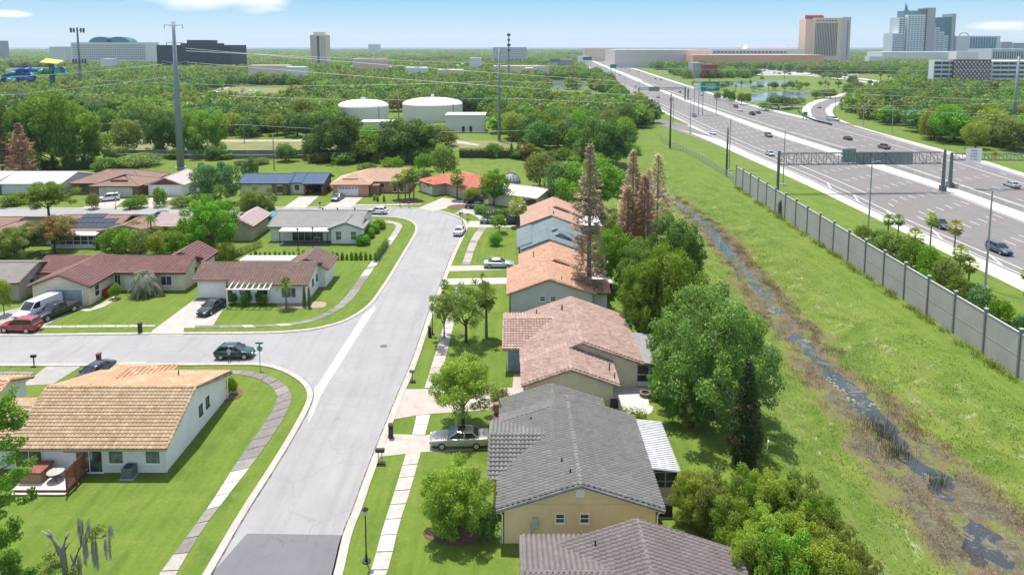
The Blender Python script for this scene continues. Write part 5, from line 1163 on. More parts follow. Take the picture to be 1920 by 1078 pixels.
tree(937, 760, 728, 20, 'mid_olive19', 'small dry looking bush on the driveway edge by the grey roof', name='bush', cat='bush', base=.1)
tree(435, 740, 706, 11, 'mid_bright16', 'small green bush at the far corner of the tan roofed house', name='bush', cat='bush', base=.0)
tree(908, 548, 525, 11, 'mid_lush11', 'ball clipped green shrub on the lawn by the white driveway', name='topiary', cat='shrub', base=.15)
tree(936, 437, 402, 17, 'mid_lush12', 'small round topped tree on the lawn in front of the hedge', base=.3)
tree(929, 460, 436, 14, 'mid_bright16', 'low leafy bush below the small round tree on the right lawns', name='bush', cat='bush', base=0)
tree(926, 385, 322, 26, 'hi_bright7', 'bright leafy tree with bare upper twigs in front of the cream house', base=.25); tree(885, 382, 350, 18, 'mid_yellow18', 'yellowish small tree in front of the red roofed garage', base=.3)
tree(835, 380, 345, 0, 'mid_lush12', 'x') if False else None
tree(816, 384, 345, 19, 'mid_lush12', 'small flat topped tree beside the red roofed house', base=.35, ysc=1) if False else None
tree(812, 362, 336, 17, 'mid_lush12', 'small flat topped tree on the lawn left of the red roofed house', base=.35)
tree(795, 345, 318, 15, 'mid_dark13', 'dark rounded tree behind the palm group on the far lawn', base=.2); tree(832, 335, 268, 28, 'mid_olive19', 'tall tangled olive tree between the pink and red roofed houses', base=.1); tree(795, 322, 285, 18, 'mid_lush11', 'leafy tree behind the pink house by the grass strip', base=.1)
tree(735, 318, 296, 22, 'mid_bright16', 'broad leafed green clump behind the pink house roof', name='bush', cat='bush', base=0); tree(690, 322, 305, 20, 'mid_lush12', 'low spreading bushes behind the coral roof', name='bush', cat='bush', base=0)
tree(398, 480, 374, 47, 'hi_bright7', 'tall bright green tree between the rose roofed house and the grey roofed house', base=.25)
tree(405, 385, 300, 40, 'hi_blue9', 'large grey green tree beside the white fronted house', base=.08); tree(92, 410, 342, 42, 'hi_lush1', 'round crowned tree with several trunks on the far street lawn', base=.35)
tree(103, 474, 407, 36, 'hi_russet8', 'russet and green crowned tree on the back lawn', base=.3); tree(45, 478, 420, 34, 'hi_olive4', 'olive green tree beside the russet tree at the left', base=.2); tree(8, 500, 430, 34, 'hi_olive4', 'olive tree cut off by the left edge above the taupe roof', base=.15)
tree(8, 590, 520, 15, 'mid_yellow18', 'small orange tinged tree at the left edge by the brick garage', base=.2)
tree(486, 412, 352, 32, 'hi_olive4', 'weeping pale olive tree on the corner of the far street', base=.05); tree(250, 455, 412, 24, 'mid_olive15', 'loose grey green shrub left of the garden palms', name='shrub', cat='shrub', base=.05)
tree(290, 460, 425, 22, 'mid_lush12', 'leafy shrub behind the maroon roof ridge', name='shrub', cat='shrub', base=.05); tree(335, 462, 420, 22, 'mid_lush11', 'leafy shrub below the tall bright green tree', name='shrub', cat='shrub', base=.05)
tree(216, 560, 532, 11, 'mid_bright16', 'small bright round shrub by the garage path', name='shrub', cat='shrub', base=.1)
tree(462, 572, 545, 18, 'mid_dark14', 'dark clipped shrub in front of the trellis', name='shrub', cat='shrub', base=0, ysc=.5); tree(490, 571, 546, 17, 'mid_dark13', 'second dark clipped shrub in front of the trellis, nearer the palm', name='shrub', cat='shrub', base=0, ysc=.5); tree(437, 570, 548, 10, 'mid_dark14', 'round ball shrub at the garage corner of the brown roofed house', name='shrub', cat='shrub', base=0)
for px, py, pt, rp_, s in ((200, 352, 318, 0, ''), (250, 312, 292, 44, 'wide leafy thicket behind the brown hip roof'), (270, 300, 286, 30, 'second thicket behind the brown hip roof, further right'), (485, 385, 352, 0, '')):
    if rp_: tree(px, py, pt, rp_, 'mid_olive15', s, name='thicket', cat='bushes', base=0)
for i, (px, py, pt, rp_, k) in enumerate(((175, 392, 360, 12, 'yard shrub by the white parked car'), (262, 390, 366, 16, 'garden shrub left of the white fronted house'), (300, 388, 350, 13, 'slim grey green shrub in front of the white garage'), (340, 388, 366, 18, 'purple tinged shrubs right of the white garage'), (245, 392, 372, 14, 'yellow green shrub on the strip between the driveways'), (25, 385, 362, 24, 'low garden bushes at the left end of the far street'), (60, 350, 335, 18, 'bush under the reddish dead conifer'), (150, 358, 345, 14, 'bush beside the white metal roof'), (900, 400, 384, 14, 'round bush beside the dark parked cars'))):
    tree(px, py, pt, rp_, ('mid_olive15', 'mid_bright16', 'mid_lush12')[i % 3], k, name='shrub', cat='shrub', base=0)
for i, (px, py, pt, rp_, k) in enumerate(((490, 308, 296, 16, ''), (470, 335, 294, 17, ''), (450, 310, 300, 12, ''), (535, 303, 268, 22, ''), (585, 300, 262, 18, ''))):
    tree(px, py, pt, rp_, 'mid_dark14' if i % 2 else 'mid_olive19', ['small bush on the grass strip behind the blue roof', 'dark tree left of the blue metal roof', 'low bush near the foot of the thin pole', 'shadowy rounded tree against the block wall', 'rounded tree against the block wall left of the big dark trees'][i], base=.05)
# big trees at left back, and in front of the tanks
for px, py, pt, rp_, k, s in ((100, 318, 168, 62, 'hi_lush1', 'very large bright green tree behind the white roofs'), (155, 310, 215, 42, 'hi_lush2', 'large green tree right of the biggest tree at upper left'), (45, 322, 205, 40, 'hi_dark3', 'dark green tree behind the reddish dead conifer'), (5, 325, 190, 32, 'hi_dark3', 'tall dark tree at the left edge behind the white roof'), (240, 288, 222, 32, 'mid_olive19', 'grey olive tree in front of the white trailers'),
                              (305, 290, 208, 34, 'hi_dark3', 'dark tree left of the tall transmission pole'), (385, 292, 208, 42, 'hi_lush1', 'broad green tree right of the tall transmission pole'), (345, 285, 220, 28, 'mid_dark13', 'dark tree behind the foot of the transmission pole'),
                              (632, 300, 206, 48, 'hi_dark3', 'tall dark oak left in front of the water tanks'), (700, 302, 245, 36, 'mid_lush11', 'rounded green tree between the two dark oaks'), (770, 300, 220, 58, 'hi_dark3', 'broad dark oak in front of the white pump building'), (590, 296, 250, 26, 'mid_blue17', 'grey green tree at the left of the dark oaks'),
                              (465, 245, 195, 36, 'mid_dark13', 'dark tree mass beyond the dirt path'), (525, 240, 205, 30, 'mid_olive15', 'olive pine like tree beyond the dirt path'), (570, 245, 180, 26, 'mid_olive19', 'sparse tall pine near the grassy clearing')):
    tree(px, py, pt, rp_, k, s, name='large_tree' if rp_ > 40 else 'tree', base=.06)
# lower right thicket of bushes behind the gardens
bl = [(1300, 985, 898, 40), (1345, 1000, 905, 44), (1395, 985, 895, 42), (1440, 1000, 900, 46), (1490, 1010, 905, 42), (1375, 1050, 950, 48), (1430, 1070, 965, 50), (1490, 1075, 975, 52), (1545, 1085, 985, 46), (1460, 1130, 1010, 60), (1540, 1150, 1030, 60), (1600, 1150, 1050, 40), (1520, 1040, 940, 38), (1400, 1120, 1000, 46)]
ad = ['pale', 'olive', 'bright', 'dark', 'loose', 'tangled', 'rounded']; ks = ['hi_yellow5', 'hi_olive4', 'hi_lush1', 'hi_yellow5', 'hi_olive4', 'hi_lush1', 'hi_yellow5']
wh = ['nearest the yellow house', 'second from the yellow house', 'beside the garden grass', 'on the inner side of the thicket', 'at the upper right of the thicket', 'behind the mauve roof corner', 'in the middle of the thicket', 'under the thicket crest', 'on the ditch side', 'at the bottom edge of the picture', 'lowest beside the ditch grass', 'at the lower right tip of the thicket', 'on the outer edge facing the ditch', 'just beyond the mauve roof edge']
for i, (a, b, c, d) in enumerate(bl): tree(a + 6, b, c - 10, d * 1.1, ks[i % 7], ad[i % 7] + ' flowering bush ' + wh[i], name='bush', cat='bush', base=0)
# shrubs by the noise wall, right of it, and along the ditch
sh = [(1660, 480, 430, 26), (1700, 500, 445, 24), (1640, 462, 428, 18), (1735, 520, 462, 26), (1765, 545, 480, 24), (1790, 560, 515, 24), (1830, 580, 535, 26), (1870, 600, 560, 22), (1610, 445, 420, 14), (1690, 465, 440, 16), (1905, 640, 585, 18), (1725, 545, 505, 18)]
for i, (a, b, c, d) in enumerate(sh):
    tree(a + 8, b + 4, c, d, ('mid_olive15', 'mid_lush11', 'mid_blue17', 'mid_bright16')[i % 4], ['grey green', 'leafy', 'loose', 'bright'][i % 4] + ' shrub behind the noise wall ' + ['below the first palm', 'left of the twin palms', 'at the lamp foot', 'in front of the tall palm', 'between two palms', 'near the palm pair', 'right of the palm pair', 'close to the right lamp', 'at the far end of the planting', 'under the leaning palm', 'at the right edge of the picture', 'hugging the wall top'][i], name='shrub', cat='shrub', base=0)
tree(1462, 405, 375, 4, 'mid_dark13', 'single climbing vine at the foot of the noise wall', name='vine', cat='vine', base=0)
for i, (px, py, pt, rp_) in enumerate(((210, 470, 425, 20), (236, 474, 430, 22), (262, 478, 428, 22), (300, 478, 432, 24), (330, 482, 430, 24), (362, 484, 440, 24), (385, 486, 445, 24), (425, 492, 452, 20), (345, 460, 410, 22), (190, 465, 440, 14), (470, 408, 372, 20), (1195, 560, 455, 36), (1170, 500, 440, 24), (1290, 700, 590, 56), (1385, 700, 600, 40), (1265, 720, 610, 44), (1240, 745, 690, 24), (1300, 800, 730, 30))):
    tree(px, py, pt, rp_, ('mid_lush11', 'mid_bright16', 'mid_olive15', 'mid_yellow18')[i % 4] if i < 11 else ('hi_lush2', 'hi_lush1', 'oak')[i % 3], ['leafy', 'bright', 'grey green', 'yellowish'][i % 4] + ' garden growth ' + ['right of the solar house wall', 'below the solar house palms', 'in the middle of the garden row', 'behind the maroon ridge centre', 'behind the maroon ridge right part', 'left below the bright tree', 'under the bright tree', 'right of the bright tree foot', 'against the rose roof', 'at the lawn end of the garden row', 'at the weeping tree foot', 'between the orange roof and the ditch', 'under the red brown conifer', 'at the left side of the mossy oak', 'at the ditch side of the mossy oak', 'between porch and mossy oak', 'at the patio corner', 'under the mossy oak'][i], name='tree' if i > 10 else 'shrub', cat='tree' if i > 10 else 'shrub', base=.03)
# ---- cypress columns, hedges
def column_tree(px, py, ptop, rpx, mat, label, n=9000, size=.12, name='cypress_tree', lo=.0, seed=1, pw=.55):
    x, y, z0 = GT(px, py); d = y * math.cos(PITCH) + CAM_H * math.sin(PITCH); h = XZ(px, ptop, y)[1] - z0; r = rpx * d / F_PX; rg = random.Random(seed)
    cl = []
    for i in range(46):
        f = i / 46; rr = r * (1 - f) ** pw * (.55 + .45 * min(1, f * 6)); a = i * 2.4; cl.append((rr * .5 * math.cos(a), rr * .5 * math.sin(a), lo + (h - lo) * f + .02 * h, rr * .62 + .05, rr * .62 + .05, h * .045 + .1))
    t = thing(name, label, 'tree', (x, y, z0)); put('crown', leaf_cloud('crown', cl, n, size, LEAF[mat], seed, shell=.6), t)
    m = MB(); m.tube([(0, 0, -.2), (0, 0, h * .6)], [max(r * .12, .05), .03], 6); m.build('trunk', BARK, t); return t
column_tree(1396, 872, 675, 34, 'cypress', 'tall dark conical cypress at the edge of the back lawn', 14000, .17, seed=3)
column_tree(571, 575, 535, 4.2, 'dark', 'slim dark cypress at the corner of the white house, the left of two', 1800, .10); column_tree(580, 577, 538, 4.2, 'dark', 'slim dark cypress at the corner of the white house, the right of two', 1800, .10, seed=2)
column_tree(1196, 480, 330, 16, 'dark', 'dark green conifer standing among the brown dead ones', 7000, .2, seed=5)
column_tree(959, 295, 268, 6, 'dark', 'small dark pointed evergreen by the block wall at right', 900, .3); column_tree(972, 295, 266, 7, 'dark', 'second small pointed evergreen by the block wall, further right', 900, .3, seed=7)
tree(990, 300, 267, 17, 'mid_russet' if 'mid_russet' in PROTO else 'hi_russet8', 'purplish feathery bush right of the pointed evergreens', name='bush', cat='bush', base=0); tree(925, 296, 266, 16, 'mid_lush11', 'rounded green tree behind the short block wall', base=.05)
def hedge(px0, py0, px1, py1, h, w, mat, label, dens=260, name='hedge', size=.13):
    a = Vector(G(px0, py0)); b = Vector(G(px1, py1)); L = (b - a).length; mid_ = (a + b) / 2; ang = math.atan2((b - a).y, (b - a).x); n = max(2, int(L / .5)); cl = []
    for i in range(n):
        for z in (.3, .75): cl.append(((i + .5) / n * L - L / 2, random.uniform(-.08, .08), h * z, L / n * .75, w / 2, h * .32))
    t = thing(name, label, 'hedge', (mid_.x, mid_.y, 0), ang); put('foliage', leaf_cloud('foliage', cl, int(L * h * dens) + 400, size, LEAF[mat], 4, shell=.8), t)
hedge(905, 412, 955, 408, 1.9, 1.6, 'dark', 'clipped dark hedge in front of the cream house', size=.2)
hedge(420, 492, 490, 462, 1.2, 1.0, 'olive', 'low hedge running along the garden behind the brown roofed house')
hedge(705, 492, 726, 462, 1.4, .9, 'dark', 'dark ragged hedge beside the curved sidewalk', size=.16)
hedge(862, 296, 990, 297, 3.0, 1.2, 'dark', 'long dark vine covering the short block wall', 60, size=.35); hedge(1160, 780, 1210, 785, .9, 1.0, 'bright', 'bright low hedge at the edge of the patio')
for i, (a, b) in enumerate(((681, 459), (690, 446), (700, 437), (711, 429))):
    x, y = G(a, b); t = thing('cube_shrub', 'bright green cube clipped shrub, ' + ['nearest', 'second nearest', 'third', 'farthest'][i] + ' of the four beside the grey roofed house', 'shrub', (x, y, 0), group='cube clipped shrubs')
    if i == 0: cube_me = leaf_cloud('foliage', [(0, 0, .45, .75, .75, .5), (.3, .3, .9, .6, .6, .5), (-.3, -.3, .9, .6, .6, .5), (.3, -.3, .9, .6, .6, .5), (-.3, .3, .9, .6, .6, .5), (.35, .35, .4, .6, .6, .4), (-.35, -.35, .4, .6, .6, .4)], 2600, .17, LEAF['bright'], 9, shell=.85)
    put('foliage', cube_me, t, sc=1.25)
sm = leaf_cloud('foliage', [(0, 0, .35, .3, .3, .35), (0, 0, .8, .22, .22, .35)], 380, .16, LEAF['lush'], 5, shell=.5)
for i in range(27):
    x, y = G(470 + i * 9.0 + random.uniform(-1, 1), 487 + (0 if i > 16 else -3)); t = put('row_shrub', sm, None, (x, y, 0), i, random.uniform(.9, 1.25)); tag(t, 'one of the small upright shrubs planted in a row between the gardens', 'shrub', 'row of small shrubs between the gardens')
# ---- dead conifers
def dead_conifer(px, py, ptop, rpx, mat, label, nb=190, bare=.12, seed=1, full=1.0, twig=24, lowtrunk=.0):
    x, y, z0 = GT(px, py); d = y * math.cos(PITCH) + CAM_H * math.sin(PITCH); h = XZ(px, ptop, y)[1] - z0; R_ = 1.25 * rpx * d / F_PX; rg = random.Random(seed)
    t = thing('dead_conifer', label, 'dead tree', (x, y, z0)); m = MB(); m.tube([(0, 0, -.2), (.05, 0, h * .5), (0, 0, h)], [h * .016, h * .010, .03], 8); fo = MB(); V = []; tn = []
    for i in range(nb):
        f = (i + rg.random()) / nb; z = h * (bare + (1 - bare) * f); prof = min(1, (1 - f) / .62) ** .85 * (.88 + .16 * math.sin(f * 11 + seed)) * (.75 + f if f < .25 else 1)
        L = R_ * prof * rg.uniform(.6, 1.12) + .15; a = i * 2.39996 + rg.uniform(-.3, .3); up = rg.uniform(-.05, .35)
        p0 = Vector((0, 0, z)); p1 = Vector((L * math.cos(a), L * math.sin(a), z + L * up)); pm_ = p0.lerp(p1, .5) - Vector((0, 0, .06 * L)); m.tube([p0, pm_, p1], [.02 + L * .004, .014, .006], 4, cap=False)
        for k in range(int(twig * full * (.4 + L / R_))):
            q = .3 + .75 * rg.random() ** .7; c = p0.lerp(p1, q) + Vector((rg.gauss(0, .12), rg.gauss(0, .12), rg.gauss(0, .12))); l = .46 * rg.uniform(.5, 1.3) * (1.15 - q * .4) * (h / 18) ** .3; an = a + rg.choice((-1, 1)) * rg.uniform(.3, 1.2)
            dv = Vector((math.cos(an), math.sin(an), rg.uniform(-.35, .45))) * l; sd_ = Vector((-math.sin(an), math.cos(an), rg.uniform(-.5, .5))) * .085; V += [c - sd_, c + sd_, c + dv + sd_ * .4, c + dv - sd_ * .4]; tn.append(min(1, max(0, rg.gauss(.5, .25))))
    m.build('trunk', BARKG, t)
    V = np.array([tuple(v) for v in V]); n = len(tn); me = bpy.data.meshes.new('needles'); np_mesh(me, V, np.arange(n * 4).reshape(n, 4)); me.materials.append(LEAF[mat])
    for nm, ar in (('tone', np.array(tn)), ('odd', np.random.default_rng(seed).random(n))): at = me.attributes.new(nm, 'FLOAT', 'FACE'); at.data.foreach_set('value', ar.astype(np.float32))
    put('needles', me, t); return t
BARKG = plain('grey_dead_bark', (.24, .20, .17), .9, var=.35, scale=3)
dead_conifer(1103, 572, 272, 32, 'browngrey', 'tallest bare brown dead conifer rising through the orange roofed house yard', 250, .05, 1, 1.0)
dead_conifer(1184, 480, 282, 24, 'browngrey', 'brown dead conifer behind, with a pale thin top', 240, .05, 2); dead_conifer(1213, 475, 318, 18, 'browngrey', 'thin yellowish dead conifer in the middle of the stand', 160, .1, 3, .6)
dead_conifer(1231, 455, 290, 26, 'browngrey', 'bare dark trunked dead conifer at the right of the stand', 220, .05, 4, .9); dead_conifer(1175, 500, 350, 22, 'brown', 'red brown dead conifer low at the left of the stand', 200, .02, 5, 1.1); dead_conifer(1206, 500, 330, 24, 'brown', 'dense red brown dead conifer at the front of the stand', 220, .02, 6, 1.1)
dead_conifer(42, 345, 232, 23, 'brown', 'dense reddish brown dead conifer standing before the white roofs', 240, .08, 7, 1.3); dead_conifer(15, 330, 250, 15, 'brown', 'smaller faded brown conifer at the left edge behind the white roof', 130, .05, 8, .9)
# ---- palms
def fan_crown(name, mat, nfr, R_, seed, droop=.5, seg=9, w=.05, skirt=True):
    rg = random.Random(seed); V = []; tn = []
    for i in range(nfr):
        f = i / nfr; a = i * 2.39996; elv = R(82) - f * R(150 if skirt else 110); pl = R_ * rg.uniform(.42, .55); d = Vector((math.cos(a) * math.cos(elv), math.sin(a) * math.cos(elv), math.sin(elv)))
        c = d * pl + Vector((0, 0, -.05 * R_)); s = Vector((-math.sin(a), math.cos(a), 0)); sd_ = s * w * .3; V += [-sd_, sd_, c + sd_, c - sd_]; tn.append(.4)
        up = s.cross(d); tt = rg.uniform(.25, .95) * (1 if f < .75 else .45)
        for k in range(seg):
            th = (k - (seg - 1) / 2) * (2.3 / seg); dd = (d * math.cos(th) + s * math.sin(th)).normalized(); L = R_ * .55 * rg.uniform(.85, 1.1) * (1 - .12 * abs(th)); tip = c + dd * L - Vector((0, 0, droop * L * (.4 + .5 * abs(th)) * rg.uniform(.6, 1.2)))
            midp = c + dd * L * .5; ws = (up.cross(dd)).normalized() * w * R_ ; V += [c, midp + ws, tip, midp - ws]; tn.append(min(1, max(0, tt + rg.gauss(0, .12))))
    return palm_mesh(name, V, tn, mat, seed)
def palm_mesh(name, V, tn, mat, seed):
    V = np.array([tuple(v) for v in V]); n = len(tn); me = bpy.data.meshes.new(name); np_mesh(me, V, np.arange(n * 4).reshape(n, 4)); me.materials.append(LEAF[mat])
    for nm, ar in (('tone', np.array(tn)), ('odd', np.random.default_rng(seed).random(n))): at = me.attributes.new(nm, 'FLOAT', 'FACE'); at.data.foreach_set('value', ar.astype(np.float32))
    return me
def feather_crown(name, mat, nfr, R_, seed, droop=1.0, leaflets=18, w=.035, lo=-.2):
    rg = random.Random(seed); V = []; tn = []
    for i in range(nfr):
        f = i / nfr; a = i * 2.39996 + rg.uniform(-.2, .2); elv = R(78) - f * R(78 + 60 * -lo); d = Vector((math.cos(a), math.sin(a), 0)); s = Vector((-math.sin(a), math.cos(a), 0)); L = R_ * rg.uniform(.85, 1.1); tt = rg.uniform(.25, .95); pts = []
        for k in range(8): q = k / 7; pts.append(d * L * q * math.cos(elv) * (1 - .1 * q) + Vector((0, 0, L * (q * math.sin(elv) - droop * .75 * q * q))))
        for k in range(7): V += [pts[k] - s * .03, pts[k] + s * .03, pts[k + 1] + s * .02, pts[k + 1] - s * .02]; tn.append(.3)
        for k in range(leaflets):
            q = .12 + .88 * k / leaflets; j = q * 7; i0 = min(6, int(j)); c = pts[i0].lerp(pts[i0 + 1], j - i0); fw = (pts[i0 + 1] - pts[i0]).normalized(); ll = L * .30 * math.sin(math.pi * min(1, q * .9 + .12)) + .06 * L
            for sg in (-1, 1):
                tip = c + (s * sg * .8 + fw * .5 + Vector((0, 0, -.35 * rg.uniform(.4, 1.4)))) * ll; ww = fw * w * R_; V += [c - ww * .4, c + ww * .6, tip, tip - ww * .1]; tn.append(min(1, max(0, tt + rg.gauss(0, .12))))
    return palm_mesh(name, V, tn, mat, seed)
FAN = [fan_crown('fronds', 'palm', 40, 1.0, 1), fan_crown('fronds', 'palmy', 36, 1.0, 2), fan_crown('fronds', 'palm', 44, 1.0, 3, .7), fan_crown('fronds', 'silver', 46, 1.0, 4, .8)]
FEA = [feather_crown('fronds', 'palm', 22, 1.0, 5), feather_crown('fronds', 'silver', 44, 1.0, 6, 1.25, 22, .03, -.6), feather_crown('fronds', 'palm', 14, 1.0, 7, .6), feather_crown('fronds', 'lush', 26, 1.0, 8, 1.1)]
PTR = MB().tube([(0, 0, -.02), (.01, 0, .5), (0, 0, 1.0)], [1.15, .85, .8], 9).mesh('trunk', PALMBARK, True)
def palm(px, py, ptop, rpx, crown, label, tr=.14, lean=(0, 0), name='palm_tree', group=None, xy=None):
    x, y, z0 = GT(px, py); d = y * math.cos(PITCH) + CAM_H * math.sin(PITCH); h = XZ(px, ptop, y)[1] - z0; r = rpx * d / F_PX; hc = max(.4, h - r * .75)
    t = thing(name, label, 'palm', (x, y, z0), random.Random(int(px * py)).uniform(0, 6), group)
    if lean == (0, 0): put('trunk', PTR, t, sc=(tr, tr, hc))
    else:
        t.rotation_euler = (0, 0, 0); m = MB(); m.tube([(0, 0, -.1), (lean[0] * .35, lean[1] * .35, hc * .5), (lean[0], lean[1], hc)], [tr * 1.3, tr, tr * .9], 9); m.build('trunk', PALMBARK, t, smooth=True)
    put('fronds', crown, t, (lean[0], lean[1], hc), random.uniform(0, 6), r); return t
palm(912, 633, 537, 24, FAN[0], 'fan palm on the lawn right of the sparse street tree', .17); palm(857, 375, 318, 18, FAN[2], 'dusty fan palm in front of the red roofed house', .22)
palm(307, 556, 492, 37, FEA[1], 'leaning silvery date palm on the lawn of the maroon roofed house', .25, (-3.0, .6)); palm(537, 577, 510, 24, FEA[0], 'feather palm in front of the corner house', .12)
for i, (a, b, c, d, e) in enumerate(((747, 374, 326, 17, 'left of the palm group on the far lawn'), (760, 376, 318, 15, 'second from the left in the palm group on the far lawn'), (768, 372, 318, 15, 'third in the palm group on the far lawn'), (776, 375, 314, 17, 'right of the palm group on the far lawn'))): palm(a, b, c, d, FAN[i % 3], 'tall fan palm, ' + e, .16, group='palm group on the far lawn')
palm(970, 425, 370, 21, FAN[1], 'fan palm with pale fronds beside the cream house', .15); palm(904, 535, 508, 13, FEA[2], 'small arching palm next to the ball clipped shrub', .06)
for i, (a, b, c, d, e, k) in enumerate(((1743, 478, 399, 15, 'tall slim palm left of the dark car on the highway', 1), (1789, 474, 413, 17, 'slim palm right of the dark car on the highway', 1), (1713, 492, 428, 19, 'palm leaning near the noise wall with yellow fronds', 1), (1664, 452, 402, 13, 'short palm at the left of the planting strip', 0), (1683, 455, 402, 13, 'short palm beside the leftmost one of the planting strip', 0), (1798, 528, 460, 19, 'rear palm of the pair near the right lamp', 1), (1816, 532, 482, 18, 'front palm of the pair near the right lamp', 1), (1921, 555, 505, 12, 'palm cut by the right edge of the picture', 1))): palm(a, b, c, d, FAN[k], e, .13)
for i, (a, b, c, d, k, e) in enumerate(((415, 392, 335, 22, 3, 'arching palm at the side of the grey green tree'), (390, 470, 418, 26, 1, 'pale fronded palm under the tall bright green tree'), (355, 476, 430, 20, 0, 'palm with drooping fronds left of the pale fronded one'), (285, 458, 396, 17, 3, 'tall feathery palm behind the maroon roof'), (222, 462, 424, 17, 3, 'low palm beside the solar roofed house'), (268, 470, 435, 15, 0, 'bushy palm left of the tall feathery palm'), (318, 468, 430, 16, 3, 'bushy palm right of the tall feathery palm'), (508, 412, 378, 20, 3, 'arching palm behind the grey roofed house corner'), (1055, 262, 238, 14, 0, 'yellowish palm among the trees beyond the cream house'))):
    palm(a, b, c, d, FEA[k] if k != 1 else FAN[1], e, .14)
# ---- broken snag with moss in the left foreground, near tree at the left edge
x, y, z0 = GT(128, 1115); t = thing('dead_snag', 'broken bare tree with hanging grey moss in the left foreground', 'dead tree', (x, y, 0)); m = MB(); ms = []; mtn = []
def snag_pt(px, py, dy=0): X_, Z_ = XZ(px, py, y + dy); return Vector((X_ - x, dy, Z_))
for br, rr in (([(128, 1130), (120, 1060), (112, 1030), (100, 1010), (78, 995)], (.2, .16, .12, .1, .05)), ([(112, 1040), (104, 1020), (95, 1000), (90, 992)], (.11, .09, .06, .03)), ([(125, 1090), (120, 1040), (118, 1025), (125, 1005), (129, 997)], (.16, .13, .11, .10, .06)), ([(122, 1030), (131, 1016)], (.06, .03)), ([(128, 1100), (140, 1050), (150, 1025), (160, 1005), (190, 1008), (205, 1002)], (.14, .1, .08, .05, .04, .02)), ([(152, 1020), (150, 995), (148, 968)], (.07, .05, .02)), ([(160, 1005), (165, 985), (168, 970)], (.05, .03, .01)), ([(190, 1008), (207, 990), (212, 980)], (.03, .02, .01)), ([(190, 1008), (215, 992), (225, 988)], (.03, .015, .01)), ([(140, 1060), (132, 1040), (140, 1030)], (.06, .04, .02))):
    m.tube([snag_pt(a, b, random.uniform(-.1, .1)) for a, b in br], list(rr), 7)
m.build('trunk', plain('snag_bark', (.26, .235, .21), .9, var=.4, scale=6), t, smooth=True)
V = []; tn = []
for (a, b, w_, l, n) in ((150, 972, 6, 34, 60), (158, 1005, 5, 50, 60), (176, 1010, 6, 58, 80), (148, 1040, 4, 55, 40), (200, 1008, 6, 36, 50), (207, 985, 5, 22, 40), (165, 975, 4, 26, 30)):
    for k in range(n):
        p = snag_pt(a + random.uniform(-w_, w_), b + random.uniform(-3, 6), random.uniform(-.25, .25)); L = l / 26 * random.uniform(.3, 1); q = Vector((.006, random.uniform(-.012, .012), 0)); p += Vector((0, 0, random.uniform(-.25, .1))); V += [p - q, p + q, p + Vector((random.uniform(-.1, .1), 0, -L)), p + Vector((-.01, 0, -L * .9))]; tn.append(random.random())
put('hanging_moss', palm_mesh('hanging_moss', V, tn, 'mossy', 3), t)
cl = []
for a, b, r_ in ((177, 995, .5), (170, 1005, .42), (190, 990, .3), (95, 1040, .5), (105, 1060, .6), (140, 1065, .5), (85, 1070, .5), (135, 1080, .6)): p = snag_pt(a, b); cl.append((p.x, p.y, p.z, r_, r_, r_ * .8))
put('foliage', leaf_cloud('foliage', cl, 1500, .13, LEAF['olive'], 8, shell=.2), t)
t = thing('near_tree', 'leafy tree reaching in from the left edge in front of the tan roofed house', 'tree', (-36.5, 42.5, 0)); cl = []
for a, b, r_, dy in ((15, 745, .9, 0), (30, 790, 1.1, .5), (5, 800, 1.3, 0), (20, 850, 1.1, 0), (35, 885, 1.0, .4), (5, 900, 1.2, 0), (45, 935, .8, .3), (15, 940, 1.1, 0), (5, 1000, 1.2, 0), (25, 990, .9, 0), (20, 1050, 1.2, .2), (60, 1070, .9, 0), (-30, 800, 2, 0), (-40, 900, 2.2, 0), (-40, 1000, 2.2, 0), (90, 1085, .8, 0), (0, 760, 1.0, 0)):
    X_, Z_ = XZ(a, b, 42.5 + dy)
    for _ in range(5): cl.append((X_ + 36.5 + random.uniform(-.5, .5) * r_, dy + random.uniform(-.6, .6) * r_, Z_ + random.uniform(-.5, .5) * r_, r_ * .42, r_ * .42, r_ * .32))
put('crown', leaf_cloud('crown', cl, 15000, .17, LEAF['lush'], 8, shell=.35), t)
m = MB(); X_, Z_ = XZ(-45, 1080, 42.5); m.tube([(X_ + 36.5, 0, -.2), (X_ + 36.7, 0, 5), (X_ + 37, 0, 11)], [.35, .28, .12], 9)
for a, b in ((10, 780), (20, 870), (20, 940), (10, 1020)): u_, v_ = XZ(a, b, 42.5); m.tube([(X_ + 36.7, 0, v_ - 1.5), (u_ + 36.5, 0, v_)], [.12, .03], 6)
m.build('trunk', BARK, t, smooth=True)
# ---- ditch plants
def tufts(name, label, spots, n, hmin, hmax, wd, mat, spread, seed):
    rg = random.Random(seed); V = []; tn = []
    for (x0, y0, sx_, sy_, k) in spots:
        for i in range(int(n * k)):
            x = rg.gauss(x0, sx_); y = rg.gauss(y0, sy_); z = max(T(x, y), WATER_Z); h = rg.uniform(hmin, hmax); a = rg.uniform(0, 6.28); q = Vector((math.cos(a), math.sin(a), 0)) * wd; p = Vector((x, y, z)); tip = p + Vector((rg.gauss(0, spread), rg.gauss(0, spread), 1)) * h; V += [p - q, p + q, tip + q * .2, tip - q * .2]; tn.append(rg.random())
    o = put(name, palm_mesh(name, V, tn, mat, seed)); tag(o, label, 'plants', kind='stuff'); return o
def gz(px, py): x, y = G(px, py, WATER_Z); return x, y
sp = [(*gz(a, b), s1, s2, k) for a, b, s1, s2, k in ((1640, 800, .8, 1.0, 1), (1655, 820, .8, 1.0, 1), (1670, 850, .9, .8, 1), (1690, 850, .5, .5, .4), (1755, 905, .5, .5, .5))]
tufts('reeds', 'dark green upright reeds standing in the ditch water', sp, 240, .35, .9, .018, 'reed', .14, 1)
sp = []
